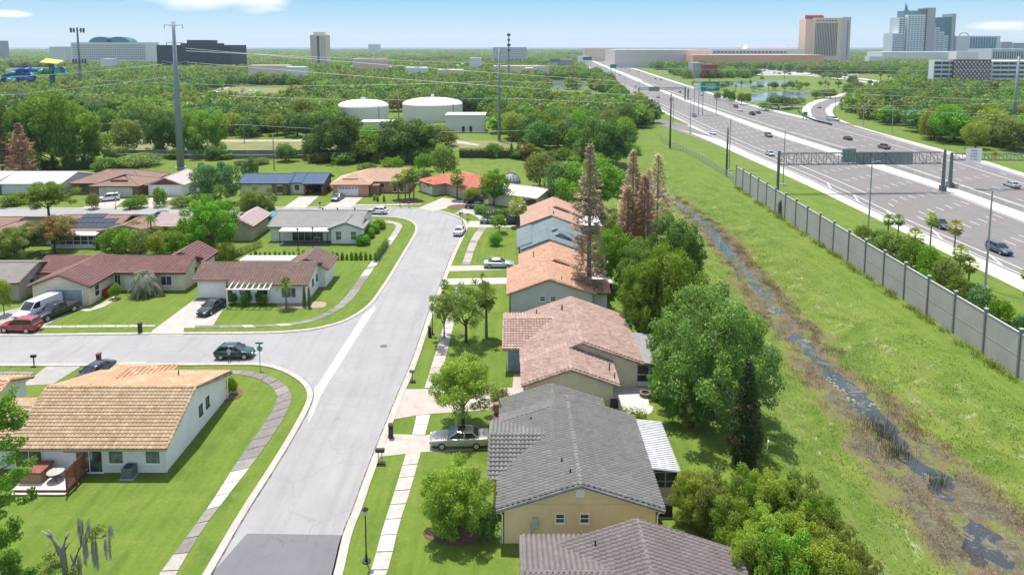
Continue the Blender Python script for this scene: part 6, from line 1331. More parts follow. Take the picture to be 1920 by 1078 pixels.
rg = random.Random(5)
for i in range(620):
    y = rg.uniform(26, 165); side_ = rg.choice((-1, 1, 1)); hw = float(ditch_hw(y)); x = float(ditch_x(y)) + side_ * (hw * rg.uniform(.45, 1.15)); sp.append((x, y, .35, .5, rg.uniform(.3, 1)))
tufts('dry_weeds', 'brown dry weeds lining both edges of the ditch', sp, 46, .12, .42, .02, 'dry', .5, 2)
sp = []
for i in range(420):
    y = rg.uniform(26, 165); hw = float(ditch_hw(y)); x = float(ditch_x(y)) + rg.choice((-1, 1)) * (hw + rg.uniform(-3.5, 3.0)); sp.append((x, y, .5, .6, rg.uniform(.3, 1)))
tufts('green_weeds', 'low green weeds growing on the ditch banks', sp, 26, .10, .32, .03, 'olive', .6, 3)
sp = []
for i in range(140):
    y = rg.uniform(60, 168); sp.append((wx(y) - .6 - abs(rg.gauss(0, .4)), y, .3, .5, rg.uniform(.4, 1)))
tufts('wall_weeds', 'ragged weeds along the foot of the noise wall', sp, 34, .2, .7, .04, 'olive', .5, 4)
sp = []
for i in range(1500):
    y = rg.uniform(30, 168) if i % 3 else rg.uniform(30, 80); side_ = rg.choice((-1, 1, 1)); hw = float(ditch_hw(y)); x = float(ditch_x(y)) + side_ * (hw + rg.uniform(.5, 11)); x = min(x, float(wx(y)) - .5)
    if x > 21 + max(0, (70 - y) * .02): sp.append((x, y, .6, .8, rg.uniform(.3, 1)))
tufts('bank_grass', 'rough uncut grass tussocks covering both ditch banks', sp, 20, .06, .20, .035, 'grassy', .7, 14)
# lily pads
V = []; tn = []
for (a, b, n_, s_) in ((1446, 583, 90, .8), (1640, 760, 20, .5), (1560, 720, 60, .8), (1510, 640, 20, .3), (1585, 745, 40, .6)):
    x0, y0 = gz(a, b)
    for i in range(n_): x = random.gauss(x0, s_ * .8); y = random.gauss(y0, s_ * 1.2); r_ = random.uniform(.08, .17); z = WATER_Z + .02; V += [Vector((x - r_, y, z)), Vector((x, y - r_, z)), Vector((x + r_, y, z + .02)), Vector((x, y + r_, z))]; tn.append(random.random())
tag(put('lily_pads', palm_mesh('lily_pads', V, tn, 'silver', 3)), 'patches of pale lily pads floating on the ditch water', 'lily pads', kind='stuff')
# ---- woods beyond
CLEAR = [[(1172, 252), (1225, 225), (1130, 152), (1090, 122), (1085, 108), (1120, 104), (1190, 118), (1290, 150), (1380, 150), (1460, 138), (1690, 140), (1690, 172), (1600, 190), (1600, 215), (1740, 262), (1935, 300), (1935, 460), (1172, 460)],
         [(632, 238), (634, 212), (915, 212), (940, 262), (1000, 280), (1060, 300), (1060, 420), (860, 300), (820, 262), (640, 262)], [(350, 204), (372, 176), (440, 160), (606, 165), (592, 184), (520, 200), (400, 206)], [(180, 258), (640, 256), (640, 300), (180, 300)],
         [(-400, 292), (1172, 292), (1172, 1200), (-400, 1200)], [(1040, 198), (1045, 172), (1125, 172), (1160, 185), (1120, 205), (1060, 204)], [(1010, 152), (1115, 152), (1110, 168), (1010, 168)], [(140, 224), (240, 222), (240, 252), (165, 252)], [(1290, 148), (1560, 146), (1560, 192), (1330, 196)], [(1620, 188), (1720, 200), (1720, 226), (1630, 220)], [(-60, 204), (142, 205), (142, 216), (-60, 216)], [(0, 128), (125, 126), (130, 152), (0, 156)]]
VIEW = [(160, 240, 247, 262), (340, 610, 203, 395), (1036, 1165, 200, 405), (1012, 1115, 167, 560), (625, 915, 236, 300), (1310, 1600, 187, 470)]     # open ground seen over the nearer trees
def sight(px, X_, Y_):
    return min([XZ(px, c, Y_)[1] for a, b, c, ym in VIEW if a < px < b and Y_ < ym] + [99])
def hides(px, X_, Y_, h): return sight(px, X_, Y_) < h
rg = random.Random(11); cand = []
y = 226.0
while y < 760:
    st = 7.6 + (y - 226) * .006; xm = y * .80 + 12; x = -xm
    while x < xm:
        X_ = x + rg.uniform(-.45, .45) * st; Y_ = y + rg.uniform(-.45, .45) * st; px, py = PXY(X_, Y_)
        if not any(bool(inpoly(np.array([px]), np.array([py]), c)[0]) for c in CLEAR) and rg.random() < .9 and -30 < px < 1950 and (Y_ < 420 or not hides(px, X_, Y_, 9.5)): cand.append((X_, Y_))
        x += st
    y += st * .92
cand.sort(key=lambda p: p[1]); near = cand[:190]; rest = cand[190:]
zone = lambda x, y: ('left' if x < -60 else 'middle' if x < 60 else 'right')
for i, (X_, Y_) in enumerate(near):
    hh_ = rg.uniform(7.5, 12.5) * (1.0 if X_ < 60 else 1.15); rr_ = rg.uniform(3.6, 6.0) * (1.0 if X_ < 60 else 1.2); ks_ = BKEYS['mid_'] if i < 140 else BKEYS['low_']; key = ks_[rg.randrange(len(ks_))]
    hh_ = min(hh_, max(2.5, sight(PXY(X_, Y_)[0], X_, Y_))); rr_ = min(rr_, hh_ * .8)
    kind = {'lush': 'mid green', 'dark': 'dark green', 'olive': 'olive green', 'bright': 'bright green', 'blue': 'grey green', 'yellow': 'yellow green'}[key.split('_')[1].rstrip('0123456789')]; zn = zone(X_, Y_)
    place = {'left': 'in the woods beyond the block wall at left', 'middle': 'in the woods around the water tanks', 'right': 'in the woods beyond the highway at right'}[zn]
    tree(0, 0, 0, 0, key, kind + ' woodland tree ' + place, 'trees ' + place, xy=(X_, Y_), h=hh_, r=rr_, base=.1)
# remaining woods as one mass of instanced crowns
src = []
for k in BKEYS['low_'][:4]:
    pass
def tree_single(name, key, seed):
    mb = MB(); return None
vn = lambda x, y, k, sd: float(vnoise(np.array([x]), np.array([y]), k, sd)[0])
pts = []; sc_ = []
for x, y in rest:
    v = vn(x, y, 38, 4)
    if v > .2 or rg.random() < .5: pts.append((x, y, 0)); sc_.append(rg.choice((3.4, 4.6, 5.4, 6.4, 7.6)) * (.75 + .5 * v) * rg.uniform(.85, 1.15))
y = 760.0
while y < 9000:
    st = 9 + (y - 760) * .022; xm = y * .82; x = -xm
    while x < xm:
        X_ = x + rg.uniform(-.5, .5) * st; Y_ = y + rg.uniform(-.5, .5) * st; px, py = PXY(X_, Y_)
        dens = .82
        if 1090 < px < 1200 and py > 103: dens = .12
        if 620 < px < 1090 and 116 < py < 140: dens = .42
        if 1150 < px < 1520 and 100 < py < 112: dens = .1
        if rg.random() < dens and not hides(px, X_, Y_, 10) and not any(bool(inpoly(np.array([px]), np.array([py]), c)[0]) for c in CLEAR): v = vn(X_, Y_, 60 + y * .06, 6); (pts.append((X_, Y_, 0)), sc_.append(min(st * .62, 26) * rg.uniform(.6, 1.45) * (.7 + .6 * v))) if v > .16 else None
        x += st
    y += st * .9
vm = bpy.data.meshes.new('distant_woodland'); vm.from_pydata(pts, [], []); a = vm.attributes.new('sc', 'FLOAT', 'POINT'); a.data.foreach_set('value', np.array(sc_, np.float32)); a = vm.attributes.new('pick', 'INT', 'POINT'); a.data.foreach_set('value', np.array([rg.randrange(4) for _ in pts], np.int32)); a = vm.attributes.new('rot', 'FLOAT', 'POINT'); a.data.foreach_set('value', np.array([rg.uniform(0, 6.28) for _ in pts], np.float32))
wo_ = bpy.data.objects.new('distant_woodland', vm); COL.objects.link(wo_); tag(wo_, 'green woodland stretching away to the horizon behind the tanks and hotels', 'woodland', kind='stuff')
ng = bpy.data.node_groups.new('woodland', 'GeometryNodeTree'); ng.interface.new_socket('Geometry', in_out='INPUT', socket_type='NodeSocketGeometry'); ng.interface.new_socket('Geometry', in_out='OUTPUT', socket_type='NodeSocketGeometry')
N = ng.nodes; Lk = ng.links; gi = N.new('NodeGroupInput'); go_ = N.new('NodeGroupOutput'); iop = N.new('GeometryNodeInstanceOnPoints'); jn = N.new('GeometryNodeJoinGeometry')
keys4 = ['low_lush21', 'low_dark22', 'low_olive23', 'low_dark25']
byk = {}
for o in SC.objects:
    if o.name.startswith('crown') and o.type == 'MESH':
        for kk in keys4:
            if o.data == PROTO[kk] and kk not in byk: byk[kk] = o
for kk in keys4[::-1]:
    oi = N.new('GeometryNodeObjectInfo'); oi.inputs[0].default_value = byk[kk] if kk in byk else list(byk.values())[0]; oi.transform_space = 'ORIGINAL'
    if 'As Instance' in oi.inputs: oi.inputs['As Instance'].default_value = True
    gt = N.new('GeometryNodeGeometryToInstance'); Lk.new(oi.outputs['Geometry'], gt.inputs[0]); Lk.new(gt.outputs[0], jn.inputs[0])
def named(nm, ty):
    n = N.new('GeometryNodeInputNamedAttribute'); n.data_type = ty; n.inputs[0].default_value = nm; return n.outputs[0]
Lk.new(gi.outputs[0], iop.inputs['Points']); Lk.new(jn.outputs[0], iop.inputs['Instance']); iop.inputs['Pick Instance'].default_value = True; Lk.new(named('pick', 'INT'), iop.inputs['Instance Index'])
cx = N.new('ShaderNodeCombineXYZ'); Lk.new(named('rot', 'FLOAT'), cx.inputs[2]); Lk.new(cx.outputs[0], iop.inputs['Rotation'])
cs = N.new('ShaderNodeCombineXYZ'); s_ = named('sc', 'FLOAT'); Lk.new(s_, cs.inputs[0]); Lk.new(s_, cs.inputs[1]); mz = N.new('ShaderNodeMath'); mz.operation = 'MINIMUM'; mz.inputs[1].default_value = 8.5; Lk.new(s_, mz.inputs[0]); Lk.new(mz.outputs[0], cs.inputs[2]); Lk.new(cs.outputs[0], iop.inputs['Scale'])
tr_ = N.new('GeometryNodeTranslateInstances'); tr_.inputs['Local Space'].default_value = False; tr_.inputs['Translation'].default_value = (0, 0, 5.2); Lk.new(iop.outputs[0], tr_.inputs[0]); Lk.new(tr_.outputs[0], go_.inputs[0])
md = wo_.modifiers.new('woodland', 'NODES'); md.node_group = ng
# sparse trees of the interchange and ponds
rg = random.Random(21)
for i in range(56):
    px = rg.uniform(1300, 1680); py = rg.choice((146, 150, 164, 168, 171)) + rg.uniform(-2, 2)
    x, y = G(px, py); palm_like = rg.random() < .4
    if palm_like: palm(px, py, py - rg.uniform(12, 17), 4.2, FAN[0], 'small palm planted around the interchange ponds', .25, group='palms around the interchange ponds')
    else: tree(0, 0, 0, 0, 'low_' + rg.choice(('dark22', 'lush21', 'olive23')), 'small planted tree around the interchange ponds', 'trees around the interchange ponds', xy=(x, y), h=rg.uniform(5, 7.5), r=rg.uniform(2.2, 3.4), base=.25)
for i, (a, b, c, d, k) in enumerate(((1372, 196, 170, 7, ''), (1390, 197, 172, 8, ''), (1402, 196, 173, 7, ''), (1460, 205, 178, 24, ''), (1485, 203, 182, 18, ''), (1435, 208, 190, 13, ''), (1500, 196, 183, 10, ''), (1545, 185, 167, 13, ''), (1530, 186, 168, 10, ''), (1557, 184, 167, 12, ''), (1612, 200, 165, 20, ''), (1590, 178, 155, 12, ''), (1598, 162, 140, 10, ''), (1570, 150, 135, 10, ''), (1345, 188, 172, 7, ''), (1362, 190, 168, 8, ''), (1100, 182, 168, 9, ''), (1145, 180, 150, 10, ''), (1165, 195, 165, 18, ''), (1190, 215, 190, 16, ''), (1130, 165, 148, 14, ''), (1205, 240, 212, 18, ''), (1185, 235, 205, 20, ''))):
    tree(a, b, c, d, ('mid_dark13', 'mid_olive15', 'mid_lush11')[i % 3], ['dark', 'olive', 'green'][i % 3] + ' tree ' + ['left of the interchange pond', 'second left of the interchange pond', 'third left of the interchange pond', 'largest in front of the pond', 'right half of the clump before the pond', 'low in front of the pond clump', 'at the pond outlet', 'beside the ramp entrance', 'left beside the ramp entrance', 'right beside the ramp entrance', 'inside the ramp loop', 'above the ramp loop', 'at the far end of the ramp', 'far beyond the ramp loop', 'right of the green sign', 'under the green sign', 'alone before the small pond', 'at the roadside above the pond', 'wide at the roadside by the pond', 'beside the on ramp start', 'far roadside one', 'closest to the on ramp', 'filling the corner by the on ramp'][i], base=.12)
for i in range(34):                                   # understorey along the foot of the big trees and the block wall
    px = (-20, 22, 60, 95, 130, 165, 198, 215, 232, 600, 622, 645, 668, 690, 712, 735, 757, 780, 802, 828, 980, 1005, 1030, 1058, 1085, 1110, 1140, 1160, 1180, 300, 330, 370, 400, 425)[i]
    py = 316 if px < 215 else 297 if px < 450 else 303 if px < 850 else 300 if px < 1100 else 290; tree(px, py + random.uniform(-4, 4), py - random.uniform(16, 28), random.uniform(15, 26), ('mid_dark13', 'mid_lush11', 'mid_dark14', 'mid_lush12', 'mid_olive19')[i % 5], 'low bushes filling the foot of the tree line behind the gardens', 'understorey bushes behind the gardens', name='bush', cat='bush', base=0)
# ------------------------------------------------------------------ vehicles
WHEEL = MB(); WHEEL.tube([(0, -.11, 0), (0, .11, 0)], .335, 18); WHEELM = WHEEL.mesh('tyre', TYRE, False)
rm_ = MB(); rm_.tube([(0, -.118, 0), (0, .118, 0)], .215, 14); 
for k in range(5): a = k * 2 * math.pi / 5; rm_.beam((0, -.125, 0), (.2 * math.cos(a), -.125, .2 * math.sin(a)), .05, .02); 
RIMM = rm_.mesh('rim', RIM)
LAMPM = plain('headlamp_glass', (.62, .64, .66), .15, var=.05); TAILM = plain('tail_lamp_red', (.35, .012, .012), .2, var=.05); PLATE = plain('number_plate', (.6, .6, .58), .5)
SPEC = {
 # stations: x, half width, bottom z, belt z ; cabin: base x rear, top x rear, top x front, base x front, roof z, roof half width
 'sedan': dict(L=4.85, W=.92, st=[(-2.42, .72, .42, .80), (-2.30, .86, .30, .93), (-1.7, .91, .24, .96), (-.6, .92, .22, .94), (.75, .92, .22, .92), (1.5, .90, .24, .86), (2.15, .84, .28, .76), (2.40, .68, .36, .62)], cab=(-1.75, -1.05, .25, 1.0, 1.43, .60), wb=(-1.42, 1.45)),
 'big_sedan': dict(L=5.25, W=.95, st=[(-2.62, .78, .42, .86), (-2.5, .90, .30, .98), (-1.9, .94, .24, 1.0), (-.6, .95, .22, .96), (.85, .95, .22, .94), (1.6, .94, .24, .90), (2.4, .88, .28, .80), (2.62, .74, .36, .66)], cab=(-1.75, -1.15, .25, 1.05, 1.45, .62), wb=(-1.5, 1.5)),
 'hatch': dict(L=4.3, W=.88, st=[(-2.12, .74, .40, .92), (-2.0, .84, .30, 1.0), (-1.3, .88, .24, 1.0), (-.4, .88, .22, .97), (.7, .88, .22, .94), (1.4, .86, .24, .86), (1.95, .78, .28, .74), (2.15, .62, .36, .62)], cab=(-1.95, -1.35, .15, .98, 1.5, .60), wb=(-1.3, 1.32)),
 'suv': dict(L=4.75, W=.95, st=[(-2.36, .80, .46, 1.02), (-2.26, .91, .34, 1.12), (-1.6, .95, .30, 1.12), (-.4, .95, .28, 1.08), (.85, .95, .28, 1.05), (1.6, .93, .30, 1.0), (2.2, .86, .34, .88), (2.38, .72, .42, .74)], cab=(-2.25, -1.95, .20, 1.02, 1.74, .70), wb=(-1.42, 1.45), wr=1.12),
 'van': dict(L=5.9, W=1.0, st=[(-2.95, .92, .45, 1.25), (-2.9, .98, .35, 1.30), (-1.6, 1.0, .32, 1.30), (0, 1.0, .30, 1.28), (1.2, 1.0, .30, 1.22), (2.1, .98, .32, 1.14), (2.8, .92, .36, 1.0), (2.95, .80, .44, .84)], cab=(-2.92, -2.85, .95, 1.75, 2.15, .82), wb=(-1.75, 1.9), wr=1.15, panel=True),
 'pickup': dict(L=5.7, W=.98, st=[(-2.85, .92, .5, 1.08), (-2.80, .96, .42, 1.10), (-1.8, .98, .36, 1.10), (-.4, .98, .34, 1.08), (1.0, .98, .34, 1.06), (1.8, .96, .36, 1.04), (2.6, .90, .40, .94), (2.85, .80, .46, .80)], cab=(-.95, -.75, .55, 1.25, 1.82, .74), wb=(-1.75, 1.85), wr=1.2, bed=(-2.7, -1.05)),
}
VPROTO = {}
def vehicle(kind, mat, label, px, py, heading, cat='car', name='parked_car', group=None, sunroof=False, simple=False, xy=None):
    x, y = xy or G(px, py); z = .04 if py > 560 else .05
    key = (kind, mat.name, sunroof)
    if key in VPROTO: return dup(VPROTO[key], (x, y, z), heading, label, group)
    S = SPEC[kind]; r = thing(name, label, cat, (x, y, z), heading, group); VPROTO[key] = r; wr = S.get('wr', 1.0)
    m = MB(); rings = []
    for (sx_, w_, zb_, zt_) in S['st']:
        rings.append([(sx_, yy_, zz_) for yy_, zz_ in ((-w_ * .86, zb_), (-w_, zb_ + .14), (-w_ * 1.0, (zb_ + zt_) / 2 + .06), (-w_ * .965, zt_ - .07), (-w_ * .86, zt_), (-w_ * .4, zt_ + .025), (w_ * .4, zt_ + .025), (w_ * .86, zt_), (w_ * .965, zt_ - .07), (w_, (zb_ + zt_) / 2 + .06), (w_, zb_ + .14), (w_ * .86, zb_))])
    vs = [p for rg_ in rings for p in rg_]; k = 12; fs = []
    for i in range(len(rings) - 1):
        for j in range(k): fs.append((i * k + j, i * k + (j + 1) % k, (i + 1) * k + (j + 1) % k, (i + 1) * k + j))
    fs += [tuple(range(k))[::-1], tuple((len(rings) - 1) * k + j for j in range(k))]
    m.add(vs, [f[::-1] for f in fs]); body = m.build('body', mat, r, smooth=False)
    bv = body.modifiers.new('bevel', 'BEVEL'); bv.width = .045; bv.segments = 2; bv.limit_method = 'ANGLE'; bv.angle_limit = R(25)
    for p in body.data.polygons: p.use_smooth = True
    c = S['cab']; zb_ = S['st'][3][3] - .02; wb_ = S['W'] * .90; zr, wr_ = c[4], c[5]
    B = [(c[0], -wb_ * .94, zb_), (c[3], -wb_ * .95, zb_), (c[3], wb_ * .95, zb_), (c[0], wb_ * .94, zb_)]; Tt = [(c[1], -wr_, zr - .05), (c[2], -wr_, zr - .05), (c[2], wr_, zr - .05), (c[1], wr_, zr - .05)]
    panes = (('windshield', (1, 2)), ('rear_window', (3, 0)), ('side_window', (0, 1)), ('side_window', (2, 3)))
    for nm, (i, j) in panes:
        g_ = MB(); g_.add([B[i], B[j], Tt[j], Tt[i], tuple(np.array(B[i]) * [.97, .9, 1]), tuple(np.array(B[j]) * [.97, .9, 1]), tuple(np.array(Tt[j]) * [.97, .9, .98]), tuple(np.array(Tt[i]) * [.97, .9, .98])], [(0, 1, 2, 3), (7, 6, 5, 4), (0, 4, 5, 1), (1, 5, 6, 2), (2, 6, 7, 3), (3, 7, 4, 0)]); g_.build(nm, CARGLS, r)
    m = MB(); xs_ = [c[1] - .05, c[1] + .15, (c[1] + c[2]) / 2, c[2] - .12, c[2] + .06]; hz = [zr - .045, zr, zr + .02, zr - .005, zr - .06]; vs = []
    for a, hh2 in zip(xs_, hz): vs += [(a, -wr_ - .015, hh2 - .055), (a, -wr_ * .8, hh2), (a, 0, hh2 + .012), (a, wr_ * .8, hh2), (a, wr_ + .015, hh2 - .055)]
    fs = [(i * 5 + j, (i + 1) * 5 + j, (i + 1) * 5 + j + 1, i * 5 + j + 1) for i in range(4) for j in range(4)]
    lo = [(a, b_, cz - .05) for a, b_, cz in vs]; nv = len(vs); m.add(vs + lo, fs + [tuple(nv + q for q in f[::-1]) for f in fs] + [(0, nv, nv + 5, 5), (5, nv + 5, nv + 10, 10), (10, nv + 10, nv + 15, 15), (15, nv + 15, nv + 20, 20), (4, 9, nv + 9, nv + 4), (9, 14, nv + 14, nv + 9), (14, 19, nv + 19, nv + 14), (19, 24, nv + 24, nv + 19), (0, 1, nv + 1, nv), (1, 2, nv + 2, nv + 1), (2, 3, nv + 3, nv + 2), (3, 4, nv + 4, nv + 3), (20, nv + 20, nv + 21, 21), (21, nv + 21, nv + 22, 22), (22, nv + 22, nv + 23, 23), (23, nv + 23, nv + 24, 24)])
    m.build('roof', mat, r); m = MB()
    for i in range(4): a = Vector(B[i]); b = Vector(Tt[i]); m.beam(a, b, .075, .075)
    for s in (-1, 1):
        for f in ((.48,) if c[3] - c[0] < 3.4 else (.34, .66)):
            bx = c[0] + (c[3] - c[0]) * f; tx = c[1] + (c[2] - c[1]) * f; m.beam((bx, s * wb_ * .95, zb_), (tx, s * wr_, zr - .05), .07, .05)
    m.build('pillars', mat, r)
    if S.get('panel'):
        m = MB(); 
        for s in (-1, 1): m.add([(c[0] + .02, s * (wb_ * .955 + .02), zb_ + .02), (.35, s * (wb_ * .955 + .02), zb_ + .02), (.35, s * (wr_ + .02), zr - .06), (c[1] + .02, s * (wr_ + .02), zr - .06)], [(0, 1, 2, 3)] if s < 0 else [(3, 2, 1, 0)])
        m.build('side_panel', mat, r)
    if S.get('bed'): b0, b1 = S['bed']; m = MB(); m.box2((b0, -.78, 1.02), (b1, .78, 1.145)); m.build('bed_liner', DARK, r)
    if sunroof: m = MB(); m.box((c[1] + (c[2] - c[1]) * .7, 0, zr + .025), (.62, .82, .02)); m.build('sunroof', CARGLS, r)
    fx, rx_ = S['st'][-1], S['st'][0]
    for s in (-1, 1):
        for wxx in S['wb']:
            w_ = put('wheel', WHEELM, r, (wxx, s * (S['W'] - .10), .335 * wr), 0 if s < 0 else math.pi, (wr, 1, wr)); put('rim', RIMM, w_)
        m = MB(); m.box((fx[0] - .13, s * fx[1] * .80, (fx[2] + fx[3]) / 2 + .14), (.30, .32, .13)); m.build('headlight', LAMPM, r)
        m = MB(); m.box((rx_[0] + .07, s * rx_[1] * .86, (rx_[2] + rx_[3]) / 2 + .14), (.20, .26, .17)); m.build('tail_light', TAILM, r)
        m = MB(); m.box((c[3] - .25, s * (S['W'] + .06), zb_ + .08), (.12, .2, .13)); m.build('mirror', mat, r)
        m = MB()
        for xd in (c[0] * .35, c[3] * .55): m.box((xd, s * (S['W'] + .004), zb_ - .16), (.16, .025, .03))
        m.build('door_handle', CHROME, r)
    m = MB(); m.box((fx[0] - .02, 0, (fx[2] + fx[3]) / 2 + .02), (.08, fx[1] * 1.0, .18)); m.build('grille', DARK, r); m = MB(); m.box((rx_[0] - .01, 0, (rx_[2] + rx_[3]) / 2 - .02), (.04, .34, .13)); m.build('number_plate', PLATE, r)
    m = MB(); m.box((0, 0, .24), (S['L'] * .9, S['W'] * 1.7, .08)); m.build('underbody', DARK, r)
    return r
CP = {k: paint('paint_' + k, c, me_ and .35 or .25, me_ and .5 or 0) for k, c, me_ in (('champagne', (.40, .37, .32), 1), ('silver', (.50, .51, .53), 1), ('white', (.75, .75, .76), 0), ('black', (.012, .013, .016), 0), ('darkgreen', (.008, .045, .045), 0), ('darkblue', (.012, .02, .045), 0), ('red', (.30, .012, .02), 0), ('charcoal', (.035, .05, .06), 0), ('grey', (.16, .17, .18), 1), ('maroon', (.10, .01, .025), 0), ('navyblue', (.03, .06, .11), 0), ('slate', (.06, .08, .10), 0), ('bluecar', (.03, .05, .16), 0))}
vehicle('big_sedan', CP['champagne'], 'champagne sedan with open sunroof on the driveway of the yellow house', 862, 833, R(181), sunroof=True)
vehicle('hatch', CP['darkgreen'], 'dark green car parked at the kerb by the street sign', 441, 669, R(2))
vehicle('sedan', CP['silver'], 'silver sedan parked on the first driveway behind the sidewalk', 935, 501, R(-1))
vehicle('sedan', CP['black'], 'black sedan on the concrete driveway of the brown roofed house', 398, 583, R(-102))
vehicle('suv', CP['red'], 'dark red SUV parked across the driveway at the left edge', 40, 620, R(176))
vehicle('van', CP['white'], 'white high van on the driveway of the maroon roofed house', 72, 590, R(-104), 'van', 'parked_van')
vehicle('pickup', CP['black'], 'black pickup truck next to the white van', 106, 592, R(-110), 'pickup truck', 'parked_pickup')
vehicle('sedan', CP['darkblue'], 'dark blue sedan whose roof shows behind the tan roof', 176, 708, R(-100))
vehicle('sedan', CP['white'], 'white police style sedan parked along the right kerb of the bend', 862, 438, R(84))
vehicle('hatch', CP['white'], 'white car with dark windows half hidden behind the grey roofed house', 708, 401, R(172))
vehicle('sedan', CP['grey'], 'grey sedan on the driveway of the pink house', 633, 375, R(-98)); vehicle('suv', CP['white'], 'white car on the driveway of the brick house across the far street', 203, 377, R(-150))
vehicle('sedan', CP['darkblue'], 'dark blue sedan nearest the kerb by the red roofed house', 892, 391, R(170)); vehicle('suv', CP['black'], 'black SUV behind the dark blue sedan by the red roofed house', 889, 381, R(165)); vehicle('sedan', CP['silver'], 'silver car behind the leafy tree by the cream house', 938, 379, R(150))
vehicle('suv', CP['black'], 'dark SUV half hidden behind the small tree on the right lawns', 958, 420, R(180)); vehicle('sedan', CP['slate'], 'dark car on the paved driveway left of the small round tree', 922, 419, R(180)); vehicle('sedan', CP['red'], 'red car inside the open carport', 586, 359.5, R(-98)); vehicle('sedan', CP['bluecar'], 'purple blue car on the far street behind the solar roof', 308, 409, R(20))
# highway traffic
HL = R(-92); 
def hv(kind, col, label, px, py, far=False, ang=None):
    x, y = G(px, py); L = E3 if far else E1; a0, a1 = xat(L, y), xat(L, y + 12); d = math.atan2(12, (a1 - a0)) if a0 is not None and a1 is not None else R(90)
    vehicle(kind, CP[col], label, px, py, (d if far else d + math.pi) if ang is None else ang, name='car')
hv('suv', 'slate', 'dark grey SUV on the highway nearest the right edge', 1873, 474); hv('suv', 'charcoal', 'dark SUV on the highway between the two slim palms', 1762, 427); hv('sedan', 'silver', 'silver sedan on the far carriageway at the right edge', 1896, 351, True)
hv('pickup', 'grey', 'grey pickup just above the truss gantry', 1657, 279, True); hv('sedan', 'black', 'black sedan on the far carriageway left of the gantry signs', 1589, 262.5, True); hv('hatch', 'silver', 'pale silver car approaching the truss gantry on the near carriageway', 1444, 292); hv('suv', 'grey', 'grey SUV in the middle of the near carriageway', 1441, 257)
hv('sedan', 'white', 'white sedan in the left lane where the on ramp joins', 1336, 252); hv('suv', 'maroon', 'maroon car on the far carriageway near the ponds', 1379, 202, True); hv('sedan', 'white', 'white car behind the maroon car on the far carriageway', 1388, 209, True); hv('pickup', 'black', 'black pickup on the far carriageway near the ponds', 1410, 216, True); hv('sedan', 'navyblue', 'navy car beside the black pickup', 1421, 213, True)
hv('hatch', 'grey', 'grey car near the grass nose of the on ramp', 1302, 219); hv('hatch', 'grey', 'grey car in the second lane beyond the ramp nose', 1234, 184); hv('hatch', 'grey', 'lone grey car past the far gantry', 1192, 164); hv('sedan', 'black', 'dark car at the far bend of the near carriageway', 1162, 142)
hv('sedan', 'grey', 'grey car under the far gantry on the far carriageway', 1275, 174, True); hv('sedan', 'black', 'black car on the far carriageway before the bend', 1239, 151, True); hv('sedan', 'grey', 'grey car left of the black one before the bend', 1229, 149, True); hv('sedan', 'black', 'black car leading a pair on the far bend', 1198, 135.5, True); hv('sedan', 'white', 'white car trailing a pair on the far bend', 1195, 138.5, True); hv('sedan', 'silver', 'silver car under the green overhead sign', 1316, 180, True)
for i, (a, b) in enumerate(((1180, 134.5), (1172, 130.5), (1165, 129), (1158, 126))): hv('sedan', ('black', 'grey', 'black', 'white')[i], ['dark car first in the cluster at the far bend', 'grey car second in the cluster at the far bend', 'black car third in the cluster at the far bend', 'white car last in the cluster at the far bend'][i], a, b, True)
hv('van', 'silver', 'silver van entering from the exit ramp', 1562, 227, ang=R(-52)); hv('sedan', 'grey', 'grey car on the lower curve of the exit ramp', 1536, 203, ang=R(-120)); hv('sedan', 'black', 'black car at the top of the exit ramp curve', 1629, 167, ang=R(-150))
for i, (a, b) in enumerate(((388, 184), (394, 180), (399, 177), (405, 174), (411, 171), (417, 169), (447, 180), (444, 182), (449, 176), (453, 173), (456, 170), (470, 172), (480, 173), (409, 192), (441, 178))):
    x, y = G(a, b); vehicle(('suv', 'sedan')[i % 2], CP[('white', 'black', 'grey', 'silver')[i % 4]], 'car parked on the grassy clearing beyond the transmission pole', a, b, R(-60), group='cars parked on the grassy clearing')
# ------------------------------------------------------------------ street furniture and garden things
x, y = G(687, 1052); t = thing('street_lamp', 'black lantern lamp post on the verge near the bottom edge', 'street lamp', (x, y, 0))
def lantern(px, py, ptop, label, first=[None]):
    x, y = G(px, py); h = XZ(px, ptop, y)[1]
    if first[0] is not None: return dup(first[0], (x, y, 0), 0, label)
    t = thing('street_lamp', label, 'street lamp', (x, y, 0)); first[0] = t; m = MB(); m.tube([(0, 0, 0), (0, 0, .5), (0, 0, .55), (0, 0, h - .55)], [.09, .08, .05, .04], 10); m.build('pole', DARK, t); m = MB(); m.tube([(0, 0, 0), (0, 0, .06)], .3, 10); m.build('footing', DARK, t)
    m = MB(); m.tube([(0, 0, h - .55), (0, 0, h - .2)], [.10, .19], 6); m.build('lantern_glass', plain('lantern_glass', (.5, .5, .5), .2, var=.05), t); m = MB(); m.tube([(0, 0, h - .2), (0, 0, h - .12), (0, 0, h)], [.24, .16, .03], 6); m.build('lantern_cap', DARK, t); return t
bpy.data.objects.remove(t)
lantern(687, 1052, 950, 'black lantern lamp post on the verge near the bottom edge'); lantern(811, 627, 560, 'black lantern lamp post under the sparse street tree'); lantern(867, 437, 400, 'black lantern lamp post behind the car at the bend'); lantern(750, 388, 350, 'black lantern lamp post by the palm group'); lantern(217, 391, 362, 'black lantern lamp post by the white car on the far street'); lantern(559, 470, 435, 'black lamp post on the lawn left of the patio'); lantern(587, 468, 432, 'black lamp post on the lawn in front of the patio')
